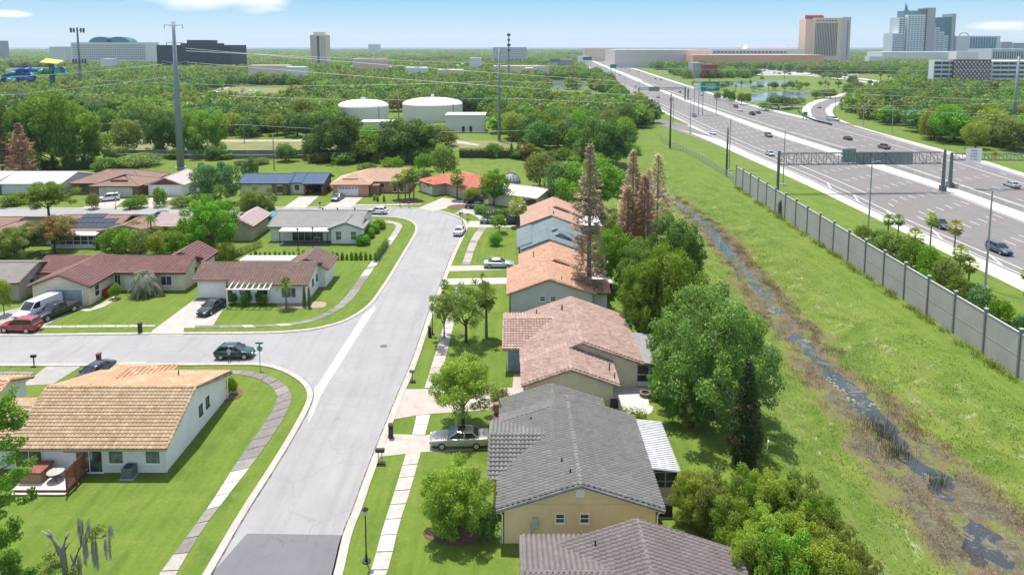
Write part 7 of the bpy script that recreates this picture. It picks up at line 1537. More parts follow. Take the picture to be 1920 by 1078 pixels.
def mailbox(px, py, label, kind='post', rz=0, mat=None):
    x, y = G(px, py); t = thing('mailbox', label, 'mailbox', (x, y, 0), rz); mat = mat or DARK
    if kind == 'post':
        m = MB(); m.box((0, 0, .5), (.09, .09, 1.0)); m.build('post', mat, t); m = MB(); m.box((0, 0, 1.1), (.55, .26, .2)); m.tube([(-.27, 0, 1.18), (.27, 0, 1.18)], .13, 8); m.build('box', mat, t); m = MB(); m.box((0, 0, .03), (.7, .5, .05)); m.build('footing', DARK, t)
    elif kind == 'double':
        m = MB(); m.box((-.15, 0, .5), (.05, .05, 1.1)); m.box((.15, 0, .5), (.05, .05, 1.1)); m.build('post', DARK, t); m = MB(); m.box((0, 0, 1.15), (.75, .3, .26)); m.build('box', DARK, t); m = MB(); m.box((0, 0, .03), (.85, .4, .06)); m.build('footing', DARK, t)
    else:
        m = MB(); m.box((0, 0, .6), (.36, .42, 1.2)); m.build('pillar', mat, t); m = MB(); m.box((0, 0, 1.23), (.44, .5, .07)); m.build('cap', mat, t); m = MB(); m.box((0, -.22, .95), (.25, .04, .25)); m.build('box_door', DARK, t)
BRK = plain('brick_red', (.22, .07, .05), .9, var=.35, scale=6); DBRK = plain('brick_dark', (.07, .05, .045), .9, var=.3, scale=6)
mailbox(713, 868, 'black twin post mailbox at the kerb below the yellow house driveway', 'double'); mailbox(733, 820, 'dark brick mailbox pillar at the kerb beside the yellow house driveway', 'pillar', mat=DBRK); mailbox(773, 715, 'grey mailbox on a post at the kerb near the street tree', mat=plain('mail_grey', (.2, .19, .17), .7)); mailbox(806, 631, 'small dark mailbox by the lamp under the sparse tree', 'pillar', mat=DARK)
mailbox(832, 540, 'black mailbox on a post opposite the curved sidewalk', 'post'); mailbox(186, 683, 'red brick mailbox pillar beside the side street', 'pillar', mat=BRK); mailbox(263, 624, 'tall dark mailbox pillar on the verge across the side street', 'pillar', mat=DARK); mailbox(64, 686, 'small black mailbox on a white post at the left of the side street', 'post'); mailbox(863, 410, 'black mailbox where the bend starts', 'post'); mailbox(877, 412, 'grey mailbox on the small verge near the bend', 'post', mat=MATS['mail_grey']); mailbox(767, 390, 'small black mailbox across the street by the palm bed', 'post'); mailbox(600, 390, 'black mailbox between the blue and pink houses', 'post')
# street name sign
x, y = G(488, 693); t = thing('street_sign', 'green street name sign on a thin pole at the corner', 'sign', (x, y, 0)); m = MB(); m.tube([(0, 0, 0), (0, 0, 3.0)], .035, 8); m.build('post', MATS['sign_green'], t); m = MB(); m.box((0, 0, 3.02), (.85, .03, .18)); m.build('name_plate', SGREEN, t); m = MB(); m.box((0, 0, 2.78), (.03, .7, .18)); m.build('name_plate', SGREEN, t); m = MB(); m.tube([(0, .06, 2.35), (0, .09, 2.35)], .33, 8); m.build('stop_plate', GALV, t)
# person leaning at the green car
def person(px, py, h, label, rz, shirt, trousers, pose=0):
    x, y = G(px, py); t = thing('person', label, 'person', (x, y, .01), rz); J = [(0, 0, .93), (0, 0, 1.15), (0, 0, 1.38), (0, 0, 1.50), (0, 0, 1.58), (-.17, 0, 1.38), (-.25, .08, 1.12), (-.20, .30, 1.02), (.17, 0, 1.38), (.25, .08, 1.12), (.20, .30, 1.02), (-.09, 0, .90), (-.11, .03, .48), (-.11, 0, .08), (-.11, .15, .04), (.09, 0, .90), (.12, .03, .48), (.14, 0, .08), (.14, .15, .04), (0, .02, 1.70)]
    Rr_ = [.14, .13, .14, .055, .07, .06, .045, .035, .06, .045, .035, .09, .06, .04, .04, .09, .06, .04, .04, .095]; Ed = [(0, 1), (1, 2), (2, 3), (3, 4), (4, 19), (2, 5), (5, 6), (6, 7), (2, 8), (8, 9), (9, 10), (0, 11), (11, 12), (12, 13), (13, 14), (0, 15), (15, 16), (16, 17), (17, 18)]
    me = bpy.data.meshes.new('body'); me.from_pydata([(a * h / 1.75, b, c * h / 1.75) for a, b, c in J], Ed, []); o = bpy.data.objects.new('body', me); COL.objects.link(o); o.parent = t
    sk = o.modifiers.new('skin', 'SKIN'); 
    for i, v in enumerate(me.skin_vertices[0].data): v.radius = (Rr_[i], Rr_[i] * .8); v.use_root = (i == 0)
    o.modifiers.new('sub', 'SUBSURF').render_levels = 1
    dg = bpy.context.evaluated_depsgraph_get(); dg.update(); m2 = bpy.data.meshes.new_from_object(o.evaluated_get(dg)); o.modifiers.clear(); o.data = m2; m2.materials.clear()
    for mt in (plain('skin', (.35, .2, .14), .6), shirt, trousers, plain('hair', (.03, .02, .015), .8)): m2.materials.append(mt)
    for p in m2.polygons:
        z = p.center.z * 1.75 / h; p.material_index = 3 if z > 1.72 else 0 if z > 1.47 or (abs(p.center.x) > .19 and z < 1.1 and z > .95) else 1 if z > .92 else 2; p.use_smooth = True
person(430, 679, 1.72, 'person in a pale shirt and brown trousers standing at the dark green car', 0, plain('shirt_pale', (.5, .55, .55), .9), plain('trousers_brown', (.13, .08, .07), .9))
# timber deck, screen, tub, table, air conditioners
DECK = plain('deck_board', (.60, .52, .46), .8, var=.2, scale=4); DECKS = plain('timber_red', (.24, .085, .055), .8, var=.3, scale=4)
x0, y1_ = G(128, 898); xd0 = G(25, 925)[0]; yd0 = G(100, 930)[1]; xd1 = G(122, 930)[0]; t = thing('timber_deck', 'pale timber deck with steps behind the tan roofed house', 'deck', (xd0, yd0, 0)); wd = xd1 - xd0; dl = 53.0 - yd0
bm_ = MB(); bm_.box((wd / 2, 0, 0), (wd, .19, .05)); bm_ = bm_.mesh('board', DECK); n = int(dl / .205)
for i in range(n): put('board', bm_, t, (0, .35 + i * .205, .34 + random.uniform(-.003, .003)))
m = MB(); m.box((wd / 2, .12, .12), (wd, .24, .08)); m.build('step', DECK, t); m = MB(); m.box((wd / 2, dl / 2 + .15, .16), (wd - .1, dl - .3, .30)); m.build('frame', DECKS, t)
t = thing('slatted_screen', 'reddish slatted timber privacy screen along the edge of the deck', 'screen', (xd1 + .08, yd0 + .1, 0)); L_ = dl - .6; sl = MB(); sl.box((0, L_ / 2, 0), (.03, L_, .10)); sl = sl.mesh('slat', DECKS)
for i in range(13): put('slat', sl, t, (0, 0, .42 + i * .135))
ps = MB(); ps.box((0, 0, 1.08), (.11, .11, 2.16)); ps = ps.mesh('post', DECKS)
for q in (0, .5, 1): put('post', ps, t, (.05, L_ * q, 0))
t = thing('hot_tub', 'square timber clad hot tub with a brown cover on the deck', 'hot tub', (G(95, 880)[0], 51.9, .36)); m = MB(); m.box((0, 0, .4), (1.7, 1.5, .8)); m.build('cabinet', plain('tub_side', (.33, .22, .13), .8, var=.25, scale=5), t); m = MB(); m.box((0, 0, .88), (1.85, 1.65, .14)); m.build('cover', DECKS, t)
t = thing('round_table', 'round glass topped garden table on the deck beside the screen', 'table', (G(110, 903)[0], G(110, 907)[1], .37)); m = MB(); m.tube([(0, 0, .70), (0, 0, .73)], .62, 24); m.build('table_top', plain('table_top', (.45, .42, .38), .3), t)
for i in range(4): a = i * math.pi / 2 + .6; m = MB(); m.tube([(0, 0, .4), (.42 * math.cos(a), .42 * math.sin(a), 0)], .025, 6); m.tube([(0, 0, .4), (.3 * math.cos(a), .3 * math.sin(a), .7)], .02, 6); m.build('leg', DARK, t)
def acunit(px, py, label, s=.85, mat=None):
    x, y = G(px, py); t = thing('air_conditioner', label, 'air conditioner', (x, y, .06)); m = MB(); m.box((0, 0, s / 2), (s, s, s)); 
    for k in range(6): m.box((0, 0, .1 + k * s * .13), (s + .02, s + .02, .02))
    m.build('casing', mat or plain('ac_grey', (.14, .16, .18), .6), t); m = MB(); m.tube([(0, 0, s), (0, 0, s + .04)], s * .42, 16); m.build('fan_guard', DARK, t); m = MB(); m.box((0, 0, -.03), (s + .25, s + .25, .06)); m.build('pad', CONC, t)
acunit(243, 893, 'grey air conditioner beside the wall of the tan roofed house'); acunit(1246, 962, 'air conditioner at the right corner of the yellow house', .95, DARK)
x, y = G(1210, 742); t = thing('fire_pit', 'round dark stone fire pit on the patio of the pink roofed house', 'fire pit', (x, y, .02))
for k in range(2):
    for i in range(12): a = (i + k * .5) * math.pi / 6; m = MB(); m.box((.48 * math.cos(a), .48 * math.sin(a), .1 + k * .19), (.2, .24, .18), rz=a); m.build('stone', plain('pit_stone', (.20, .17, .16), .9, var=.3), t)
m = MB(); m.tube([(0, 0, .0), (0, 0, .2)], .38, 14); m.build('ash', DARK, t)
x, y = G(932, 776); t = thing('clay_pot', 'terracotta garden pot at the left corner of the grey tiled roof', 'pot', (x, y, 0)); m = MB(); m.tube([(0, 0, 0), (0, 0, .6), (0, 0, 1.0), (0, 0, 1.05)], [.22, .42, .34, .40], 14); m.build('pot', TRIM['terracotta'], t, smooth=True)
t = put('flower_pot', MB().tube([(0, 0, 0), (0, 0, .32)], [.18, .28], 12).mesh('flower_pot', plain('pot_orange', (.50, .16, .05), .8)), None, (*G(1289, 800), 0)); tag(t, 'small orange pot in the shade under the big oak', 'pot')
x, y = G(1438, 842); tag(MB().tube([(0, 0, .1), (.5, 1.0, .35)], .05, 6).build('pipe', WHT, loc=(x, y, -.1)), 'short white pipe lying on the grass right of the dark cypress', 'pipe')
for px, py, s in ((620, 455, 'pale garden bench outside the right window of the grey roofed house'),): x, y = G(px + 28, py - 1); t = thing('garden_bench', s, 'bench', (x, y, 0)); m = MB(); m.box((0, 0, .45), (1.2, .45, .07)); m.build('seat', GALV, t); m = MB(); m.box((-.5, 0, .22), (.07, .4, .44)); m.box((.5, 0, .22), (.07, .4, .44)); m.build('legs', DARK, t)
x, y = G(595, 453); t = thing('patio_table', 'white table set under the patio cover of the grey roofed house', 'table', (x, y, .06)); m = MB(); m.box((0, 0, .72), (1.2, .8, .05)); m.build('table_top', WHT, t)
for a in (-1, 1):
    for b in (-1, 1): m = MB(); m.box((a * .5, b * .32, .36), (.06, .06, .7)); m.build('leg', WHT, t)
x, y = G(512, 420); t = thing('parasol', 'turquoise garden parasol behind the left end of the grey roofed house', 'parasol', (x, y, 0)); m = MB(); m.tube([(0, 0, 1.9), (0, 0, 2.6)], [1.7, .05], 8); m.build('canopy', plain('canopy_turquoise', (.05, .32, .36), .8), t); m = MB(); m.tube([(0, 0, 0), (0, 0, 2.5)], .03, 6); m.build('pole', DARK, t)
x, y = G(957, 343); t = thing('screen_dome', 'grey dome shaped pool enclosure frame behind the cream house', 'enclosure', (x, y, 0)); m = MB(); m.dome((0, 0, 0), 2.6, 2.6, 16, 5); m.build('cover', plain('dome_grey', (.36, .38, .42), .5, var=.4), t); m = MB()
for i in range(8): a = i * math.pi / 8; m.tube([(2.64 * math.cos(b) * math.cos(a), 2.64 * math.cos(b) * math.sin(a), 2.64 * math.sin(b)) for b in [math.pi * q / 10 for q in range(11)]], .05, 4)
m.build('frame', DARK, t)
for i, (a, b) in enumerate(((706, 372), (712, 374), (724, 374))): x, y = G(a - 4, b + 4); t = put('bed_shrub', sm, None, (x, y, 0), i, 1.3); tag(t, 'tiny shrub in the oval bed before the pink house', 'shrub', 'tiny shrubs in the oval bed')
mbb = MB(); x, y = G(615, 358); tag(mbb.box((x, y, .6), (.7, .7, 1.2)).build('wheelie_bin', DARK), 'black bin between the blue roofed and pink houses', 'bin')
# ------------------------------------------------------------------ far buildings
def bx_at(px0, px1, ptop, y, zb=0): x0, z1 = XZ(px0, ptop, y); x1, _ = XZ(px1, ptop, y); return x0, x1, z1
FW = {k: plain('far_' + k, c, .8, var=.06, scale=.03, fine=.6) for k, c in (('white', (.74, .74, .73)), ('pink', (.78, .60, .50)), ('peach', (.80, .56, .42)), ('grey', (.36, .36, .38)), ('mauve', (.62, .54, .52)), ('blueglass', (.10, .22, .30)), ('teal', (.05, .17, .20)), ('dark', (.05, .07, .09)), ('darker', (.03, .045, .06)), ('orange', (.75, .42, .26)), ('sand', (.78, .62, .48)), ('red', (.34, .05, .06)), ('palegrey', (.60, .63, .65)), ('tankw', (.70, .70, .69)), ('tankside', (.66, .63, .58)), ('win', (.08, .10, .13)), ('brown', (.19, .13, .13)))}
def building(name, label, px0, px1, ptop, y, depth, mat, cat='building', zb=0): 
    x0, x1, z1 = bx_at(px0, px1, ptop, y); t = thing(name, label, cat, ((x0 + x1) / 2, y, 0)); m = MB(); m.box2((x0 - (x0 + x1) / 2, 0, zb - 1), (x1 - (x0 + x1) / 2, depth, z1)); m.build('wall', FW[mat], t); return t, x0 - (x0 + x1) / 2, x1 - (x0 + x1) / 2, z1
def grid(t, x0, x1, z0, z1, nx_, nz_, mat, fx=.6, fz=.6, d=.25, y=0, single=True):
    w = (x1 - x0) / nx_; h = (z1 - z0) / nz_; me_ = MB().box((0, 0, 0), (w * fx, d, h * fz)).mesh('window', FW[mat])
    if nx_ * nz_ <= 160 and single:
        for i in range(nx_):
            for j in range(nz_): put('window', me_, t, (x0 + (i + .5) * w, y - d * .3, z0 + (j + .5) * h))
    else:
        m = MB()
        for i in range(nx_):
            for j in range(nz_): m.box((x0 + (i + .5) * w, y - d * .3, z0 + (j + .5) * h), (w * fx, d, h * fz))
        m.build('windows', FW[mat], t)['kind'] = 'stuff'
t, a, b, z = building('hotel_tower', 'tall pale pink hotel tower with dark vertical stripes and a red roof drum', 1526, 1580, 34, 1250, 30, 'sand')
grid(t, a + 3, b - 8, 18, z - 9, 14, 1, 'win', .42, .99, .8); m = MB(); x9 = XZ(1600, 40, 1250)[0] - t.location.x; m.box2((b + .01, 1, 0), (x9 - 3.5, 31, z + 1.5)); m.build('wing', FW['mauve'], t); grid(t, b + 8, x9 - 6, 18, z - 6, 1, 20, 'win', .5, .5, .5, 1)
x8 = XZ(1512, 40, 1250)[0] - t.location.x; m = MB(); m.box2((x8, 2, 0), (a - .02, 30, z - 2)); m.build('wing', FW['peach'], t); m = MB(); m.tube([(x8 + 2, 8, z + 1), (x8 + 33, 8, z + 1)], 4.6, 14); m.build('roof_drum', FW['red'], t); grid(t, a + 4, b - 9, z - 6.5, z - 3.5, 7, 1, 'brown', .6, .8, .6)
# glass hotel complex
Yp = 1500
t, a, b, z = building('hotel_complex', 'stepped blue glass and grey hotel complex with a pointed green crown', 1703, 1738, 28, Yp, 40, 'palegrey')
ox = t.location.x
def blk(p0, p1, pt, mat, dy=0, dep=38, nx_=0, nz_=0, wm_='blueglass', fx=.62, fz=.5, nm='block', pb=None):
    x0, x1, z1 = bx_at(p0, p1, pt, Yp); zb_ = XZ(p0, pb, Yp)[1] if pb else 0
    m = MB(); m.box2((x0 - ox, dy, zb_), (x1 - ox, dy + dep, z1)); m.build(nm, FW[mat], t)
    if nx_: grid(t, x0 - ox + 1, x1 - ox - 1, max(22, zb_ + 1), z1 - 2, nx_, nz_, wm_, fx, fz, .8, dy)
grid(t, a + 1, b - 1, 20, z - 3, 6, 20, 'blueglass', .6, .45, .8)
blk(1671, 1690, 63, 'palegrey', -6, 36, 5, 9); blk(1688, 1701, 33, 'palegrey', 4, 36, 2, 16, 'dark'); blk(1703, 1737, 20, 'blueglass', 12, 30, 8, 4, 'palegrey', .9, .1); blk(1737, 1739, 17, 'dark', -1, 30); blk(1739, 1756, 15, 'grey', 2, 34); blk(1750, 1776, 34, 'blueglass', 6, 36, 6, 20, 'teal', .9, .2); blk(1747, 1756, 44, 'palegrey', 3, 30, 3, 14); blk(1756, 1764, 52, 'palegrey', 2.4, 30, 3, 11); blk(1764, 1772, 60, 'palegrey', 1.8, 30, 3, 9); blk(1772, 1779, 67, 'palegrey', 1.2, 30, 2, 8); blk(1776, 1790, 32, 'teal', 7, 36); blk(1789, 1796, 26, 'grey', 5, 36); blk(1680, 1795, 96, 'white', -14, 60)
x0, _, z1 = bx_at(1705, 1711, 12, Yp); m = MB(); m.tube([(x0 - ox + 2.4, 14, z1 - 24), (x0 - ox + 2.4, 14, z1 - 8), (x0 - ox, 14, z1 + 8)], [6, 4.5, .3], 4); m.build('spire', plain('spire_green', (.06, .26, .18), .5), t)
t, a, b, z = building('white_hall', 'low white and blue glass hotel wing with an arched roof feature', 1795, 1876, 68, 1500, 30, 'palegrey'); grid(t, a + 28, b - 8, 20, z - 2, 10, 1, 'blueglass', .7, .95, .8)
m = MB(); xa = XZ(1810, 68, 1500)[0] - t.location.x; m.tube([(xa - 10 * math.cos(q), 5, z + 7 * math.sin(q)) for q in [math.pi * k / 10 for k in range(11)]], .8, 6); m.build('roof_arch', FW['teal'], t)
t, a, b, z = building('distant_block', 'low dark distant building between the white wing and the right edge', 1878, 1898, 79, 1700, 30, 'grey'); building('distant_block', 'distant building at the right edge on the skyline', 1901, 1990, 81, 1750, 30, 'grey'); t, a, b, z = building('arena_roof', 'broad pale hall with a shallow white roof at the right edge', 1860, 2060, 92, 1150, 60, 'palegrey'); grid(t, a + 2, b - 4, 14, z - 3, 44, 1, 'win', .4, .8, .6)
building('white_podium', 'long white podium with flat roofs below the hotel complex', 1655, 1850, 98, 1350, 60, 'white')
# parking garage
Yg = 545; t, a, b, z = building('parking_garage', 'white parking garage with brown chequered middle at the right', 1752, 1795, 113.5, Yg, 7, 'white', 'parking garage')
lv = 6; fh = (z - 3.5) / lv
for i in range(lv):
    for j in range(3): m = MB(); wj = (b - a) / 3; m.box((a + (j + .5) * wj, -.2, 3.2 + i * fh + fh * .45), (wj * .84, .6, fh * .56)); m.build('opening', FW['win'], t)
ox = t.location.x; xc0 = XZ(1787, 112, Yg)[0] - ox; xc1 = XZ(1857, 112, Yg)[0] - ox; m = MB(); m.box2((xc0, -1.5, 0), (xc1, 12, z + .6)); m.build('middle_wall', FW['brown'], t); m = MB(); nn = 20
for i in range(nn):
    for j in range(12): 
        if (i + j) % 2: m.box((xc0 + (i + .5) * (xc1 - xc0) / nn, -1.7, 2.5 + j * (z - 2) / 12), ((xc1 - xc0) / nn * .55, .5, (z - 2) / 12 * .8))
m.build('chequer_panel', FW['white'], t)['kind'] = 'stuff'
xr = XZ(1990, 116, Yg)[0] - ox; m = MB(); m.box2((xc1 + .02, -3, 0), (xr, 38, z - .6)); m.build('right_wall', FW['white'], t)
for i in range(lv):
    for j in range(9):
        wj = (xr - xc1) / 9; m = MB(); m.box((xc1 + (j + .5) * wj, -3.2, 3.0 + i * fh + fh * .45), (wj * .88, .6, fh * .5)); m.build('opening', FW['win'], t)
x0 = XZ(1803, 97, Yg)[0] - ox; x1 = XZ(1845, 97, Yg)[0] - ox; m = MB(); m.box2((x0, 6, z), (x1, 16, XZ(1803, 97, Yg)[1])); m.build('stair_tower', FW['white'], t)
# left skyline
t, a, b, z = building('white_hotel', 'wide white hotel with rows of windows and two arched roofs on the left skyline', 132, 274, 80, 1100, 40, 'white'); grid(t, a + 2, b - 2, 14, z - 3, 38, 7, 'grey', .55, .6, .6)
for c_ in (184, 217): m = MB(); xa = XZ(c_, 80, 1100)[0] - t.location.x; q = [math.pi * k / 12 for k in range(13)]; m.prism([(xa - 19 * math.cos(u), 0) for u in (0, math.pi)] + [], 0, 0) if False else None; m.add([(xa - 19 * math.cos(u), 6, z - 1 + 10 * math.sin(u)) for u in q] + [(xa - 19 * math.cos(u), 30, z - 1 + 10 * math.sin(u)) for u in q], [tuple(range(13))] + [(i, i + 1, i + 14, i + 13) for i in range(12)]); m.build('arched_roof', FW['teal'], t)
building('small_white_block', 'small pale turreted building left of the white hotel', 92, 122, 88, 1150, 30, 'palegrey'); building('distant_tower', 'slim dark tower on the skyline at the very left edge', -20, 3, 77, 1500, 20, 'grey')
t, a, b, z = building('dark_office', 'long black glass office block with a stepped top on the left skyline', 293, 434, 85, 900, 50, 'dark'); m = MB(); ox = t.location.x; m.box2((XZ(334, 82, 900)[0] - ox, 6, 0), (XZ(394, 82, 900)[0] - ox, 44, XZ(334, 81.5, 900)[1])); m.build('upper_storey', FW['darker'], t); m = MB(); m.box2((XZ(342, 76, 900)[0] - ox, 12, 0), (XZ(383, 76, 900)[0] - ox, 40, XZ(334, 75.5, 900)[1])); m.build('penthouse', FW['dark'], t); grid(t, a, b, 8, z - 1, 30, 8, 'darker', .9, .7, .3)
t, a, b, z = building('apartment_tower', 'slender pale pink tower block standing alone on the skyline', 581, 611, 66, 1000, 22, 'pink'); grid(t, a + 1, b - 1, 12, z - 2, 6, 17, 'grey', .4, .5, .4); grid(t, -1.4, 1.4, 10, z - 1, 1, 1, 'win', .9, .99, .6); m = MB(); m.box2((a + 4, 3, z), (b - 4, 18, z + 4)); m.build('roof_block', FW['pink'], t)
t, a, b, z = building('pale_office', 'pale grey office building behind the slim cell mast', 924, 988, 89, 1300, 30, 'palegrey'); grid(t, a + 1, b - 1, 10, z - 2, 16, 5, 'grey', .6, .5, .5)
building('far_block', 'tiny grey block on the horizon left of centre', 690, 709, 83.5, 3200, 60, 'palegrey')
t, a, b, z = building('convention_hall', 'very long grey roofed convention hall beyond the highway', 1153, 1330, 94, 1150, 120, 'mauve'); building('convention_wing', 'orange walled right wing of the convention hall', 1300, 1545, 103.5, 1100, 60, 'orange'); t, a, b, z = building('convention_upper', 'white upper floors of the convention centre beside the pink hotel tower', 1335, 1508, 92.5, 1200, 60, 'white'); grid(t, a + 2, b - 30, z - 8, z - 3, 20, 1, 'win', .7, .5, .6); building('convention_upper', 'higher white roof structure of the convention centre', 1400, 1475, 84, 1240, 30, 'white'); building('red_building', 'low dark red building front among the trees beyond the highway', 1318, 1345, 121.5, 760, 20, 'red'); building('red_building', 'grey and red low building right of the dark red one', 1300, 1318, 118, 765, 22, 'grey'); building('brick_hotel', 'faint reddish building on the horizon above the far bend', 1096, 1150, 91, 1700, 30, 'peach')
for i, (a0, a1, p, y_, mt, s) in enumerate(((661, 724, 110, 800, 'peach', 'long low peach building among the trees left of centre'), (465, 540, 123, 650, 'sand', 'low beige buildings right of the dark office'), (535, 570, 126, 640, 'white', 'small white roofed building next to the beige ones'), (880, 902, 109, 830, 'white', 'white peaked hall in the trees'), (925, 1030, 124, 720, 'sand', 'row of beige shops left of the highway'), (985, 1000, 128, 700, 'pink', 'pink fronted shop in the beige row'), (1085, 1105, 106, 1100, 'white', 'pale building at the far end of the highway'), (1630, 1660, 106, 1150, 'white', 'small white block left of the hotel complex'), (760, 800, 127, 690, 'white', 'white villas clustered in the trees'), (820, 868, 131, 660, 'sand', 'second cluster of pale villas in the trees'), (188, 208, 111, 850, 'white', 'small white open frame building in the woods at left'), (1045, 1075, 112, 900, 'grey', 'grey shed beside the far billboard'))):
    building('low_building', s, a0, a1, p, y_, 14, mt)
rg = random.Random(77); vm_ = []
for i in range(46):
    px = rg.uniform(640, 880); py = rg.uniform(122, 138); x, y = G(px, py); s = rg.uniform(2.5, 5); vm_.append((x, y, s))
for i, (x, y, s) in enumerate(vm_):
    t = put('villa', MB().box((0, 0, 3.8), (s * 2.4, s * 2, 7.6)).add([(-s * 1.3, -s * 1.1, 7.6), (s * 1.3, -s * 1.1, 7.6), (s * 1.3, s * 1.1, 7.6), (-s * 1.3, s * 1.1, 7.6), (0, 0, 9.6)], [(0, 1, 4), (1, 2, 4), (2, 3, 4), (3, 0, 4)], 1).mesh('villa', [FW['white'], FW[('orange', 'grey', 'sand')[i % 3]]]), None, (x, y, 0), rg.uniform(0, 3)); tag(t, 'pale villa in the cluster of houses in the trees left of centre', 'house', 'distant villas among the trees')
# water tanks
TANKY = 312
for (pc, wpx, s, yy_) in ((811, 112, 'right white domed water tank with a small roof turret', 330), (681, 94, 'left white domed water tank behind the dark oak', 318)):
    d = yy_ * math.cos(PITCH) + 28 * math.sin(PITCH); r_ = wpx / 2 * d / F_PX; x = (pc - 960) * d / F_PX; t = thing('water_tank', s, 'water tank', (x, yy_, 0)); m = MB(); m.tube([(0, 0, 0), (0, 0, 7.6)], r_, 40); m.build('tank_wall', FW['tankside'], t); m = MB(); m.dome((0, 0, 7.6), r_ + .1, 3.0, 40, 6); m.build('dome', FW['tankw'], t, smooth=True)
    m = MB(); ring = [(r_ * math.cos(q), r_ * math.sin(q), 8.7) for q in [2 * math.pi * k / 40 for k in range(41)]]; m.tube(ring, .05, 4)
    for k in range(40): m.beam((ring[k][0], ring[k][1], 7.6), ring[k], .06)
    m.build('railing', GALV, t)['kind'] = 'stuff'; m = MB(); m.box((0, 0, 11.2), (1.4, 1.4, 1.8) if pc > 700 else (1.8, 1.8, .6)); m.build('turret', FW['tankw'], t); m = MB(); m.box((r_ * .75, -r_ * .67, 4), (.5, .3, 8)); m.build('ladder', GALV, t)
x0, y0 = G(836, 249); x1, _ = G(909, 249); t = thing('pump_house', 'plain white pump building with two dark doors beside the right tank', 'building', (x0, y0, 0)); m = MB(); m.box2((0, 0, 0), (x1 - x0, 11, 6.9)); m.build('wall', FW['tankside'], t); m = MB(); m.box2((-.3, -.3, 6.9), (x1 - x0 + .3, 11.3, 7.3)); m.build('roof', FW['tankw'], t)
for q in (.45, .64): m = MB(); m.box(((x1 - x0) * q, -.05, 1.3), (1.1, .15, 2.6)); m.build('door', DARK, t)
m = MB(); m.box(((x1 - x0) * .06, -.05, .8), (.8, .15, .9)); m.build('vent', DARK, t)
x0, y0 = G(676, 243); t = thing('pump_shed', 'low white flat roofed shed in front of the left tank', 'building', (x0, y0, 0)); m = MB(); m.box2((0, 0, 0), (14, 8, 3.0)); m.build('wall', FW['tankside'], t); m = MB(); m.box2((-.3, -.3, 3.0), (14.3, 8.3, 3.3)); m.build('roof', FW['tankw'], t)
x0, y0 = G(170, 246); 
for i, (a, b, w_, s) in enumerate(((182, 246, 9, 'white trailer at the left of the pair by the utility pole'), (208, 243, 10, 'white trailer with roof units at the right of the pair'))): x, y = G(a, b); t = thing('trailer', s, 'trailer', (x, y, 0), R(18)); m = MB(); m.box((0, 0, 2.2), (w_, 3, 3.4)); m.build('body', FW['tankw'], t); m = MB(); m.box((0, 0, 4.1), (2, 1.4, .5)); m.build('roof_unit', FW['tankw'], t); m = MB(); m.box((1, -1.52, 1.8), (.9, .06, 1.9)); m.build('door', FW['grey'], t)
# water park slides at the left
SL = {k: plain('slide_' + k, c, .4, var=.1) for k, c in (('blue', (.02, .16, .50)), ('teal', (.05, .40, .42)), ('green', (.10, .42, .20)), ('yellow', (.62, .56, .05)))}
Ys = 470
def sp_(px, py, dy=0): X_, Z_ = XZ(px, py, Ys + dy); return (X_, Ys + dy, Z_)
for pts_, r_, c_, s in (([(5, 146), (20, 138), (45, 137), (66, 144), (60, 150), (30, 148)], 1.6, 'blue', 'lower blue loop of the water slide'), ([(30, 132), (60, 131), (80, 133), (100, 132), (115, 130)], 1.5, 'blue', 'straight blue run of the water slide'), ([(75, 135), (95, 134), (110, 134), (118, 130)], 1.9, 'green', 'green section of the water slide'), ([(-10, 152), (10, 150), (30, 152)], 1.5, 'teal', 'teal slide leaving at the left edge')):
    m = MB(); m.tube([sp_(a, b, random.uniform(-4, 4)) for a, b in smooth_line(pts_, 2)], r_, 8); tag(m.build('water_slide', SL[c_], smooth=True), s, 'water slide')
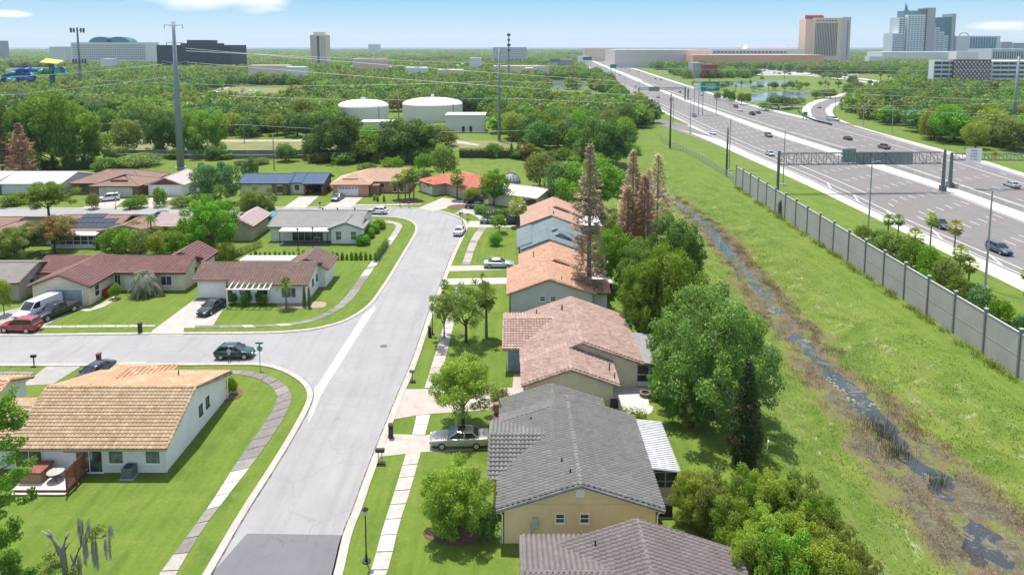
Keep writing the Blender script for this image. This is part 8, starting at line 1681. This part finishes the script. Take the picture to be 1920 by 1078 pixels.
m = MB(); p = sp_(113, 131); m.dome((p[0], p[1], p[2] - 3), 4.2, 4.5, 16, 4); tag(m.build('slide_bowl', SL['teal'], smooth=True), 'round teal bowl at the end of the water slide', 'water slide')
p = sp_(96, 117); t = thing('slide_tower', 'yellow canopied stair tower of the water slide', 'tower', (p[0], p[1], 0)); m = MB(); m.box((0, 0, p[2] / 2), (2.4, 2.4, p[2])); m.build('stair_frame', FW['teal'], t); m = MB(); m.add([(-6, -3, p[2]), (6, -3, p[2] - 1), (7, 3, p[2] + 1), (-5, 3, p[2] + 2.6), (-6, -3, p[2] - .3), (6, -3, p[2] - 1.3), (7, 3, p[2] + .7), (-5, 3, p[2] + 2.3)], [(0, 1, 2, 3), (7, 6, 5, 4), (0, 4, 5, 1), (1, 5, 6, 2), (2, 6, 7, 3), (3, 7, 4, 0)]); m.build('canopy', SL['yellow'], t)
# far car park glints
rg = random.Random(31)
for i in range(60):
    px = rg.uniform(1330, 1600); py = rg.uniform(131, 141); x, y = G(px, py); vehicle('suv' if i % 3 else 'sedan', CP[rg.choice(('white', 'silver', 'black', 'grey'))], 'car in the distant car park beyond the ponds', px, py, 0 if i % 2 else math.pi / 2, group='cars in the distant car park beyond the ponds')
sheet('parking_lot', [(1320, 142), (1610, 142), (1605, 131), (1340, 130)], DRIVE['grey'], .03)
x, y = G(1650, 208); sheet('parking_lot', [(1610, 205), (1640, 190), (1700, 196), (1720, 222), (1680, 224), (1640, 214)], DRIVE['grey'], .03)
# air between here and the horizon
HZ = emptymat('haze_air', lambda t: t.n('ShaderNodeBsdfDiffuse').outputs[0]); nt = HZ.node_tree; nt.nodes.clear(); o_ = nt.nodes.new('ShaderNodeOutputMaterial'); pv = nt.nodes.new('ShaderNodeVolumePrincipled'); pv.inputs['Color'].default_value = (.72, .84, 1.0, 1); pv.inputs['Density'].default_value = .00008; pv.inputs['Anisotropy'].default_value = .2; nt.links.new(pv.outputs[0], o_.inputs['Volume'])
tag(MB().box2((-14000, -300, -3.2), (14000, 13000, 140)).build('haze', HZ), 'thin pale blue haze over the far woods and hotels', 'haze', kind='stuff')
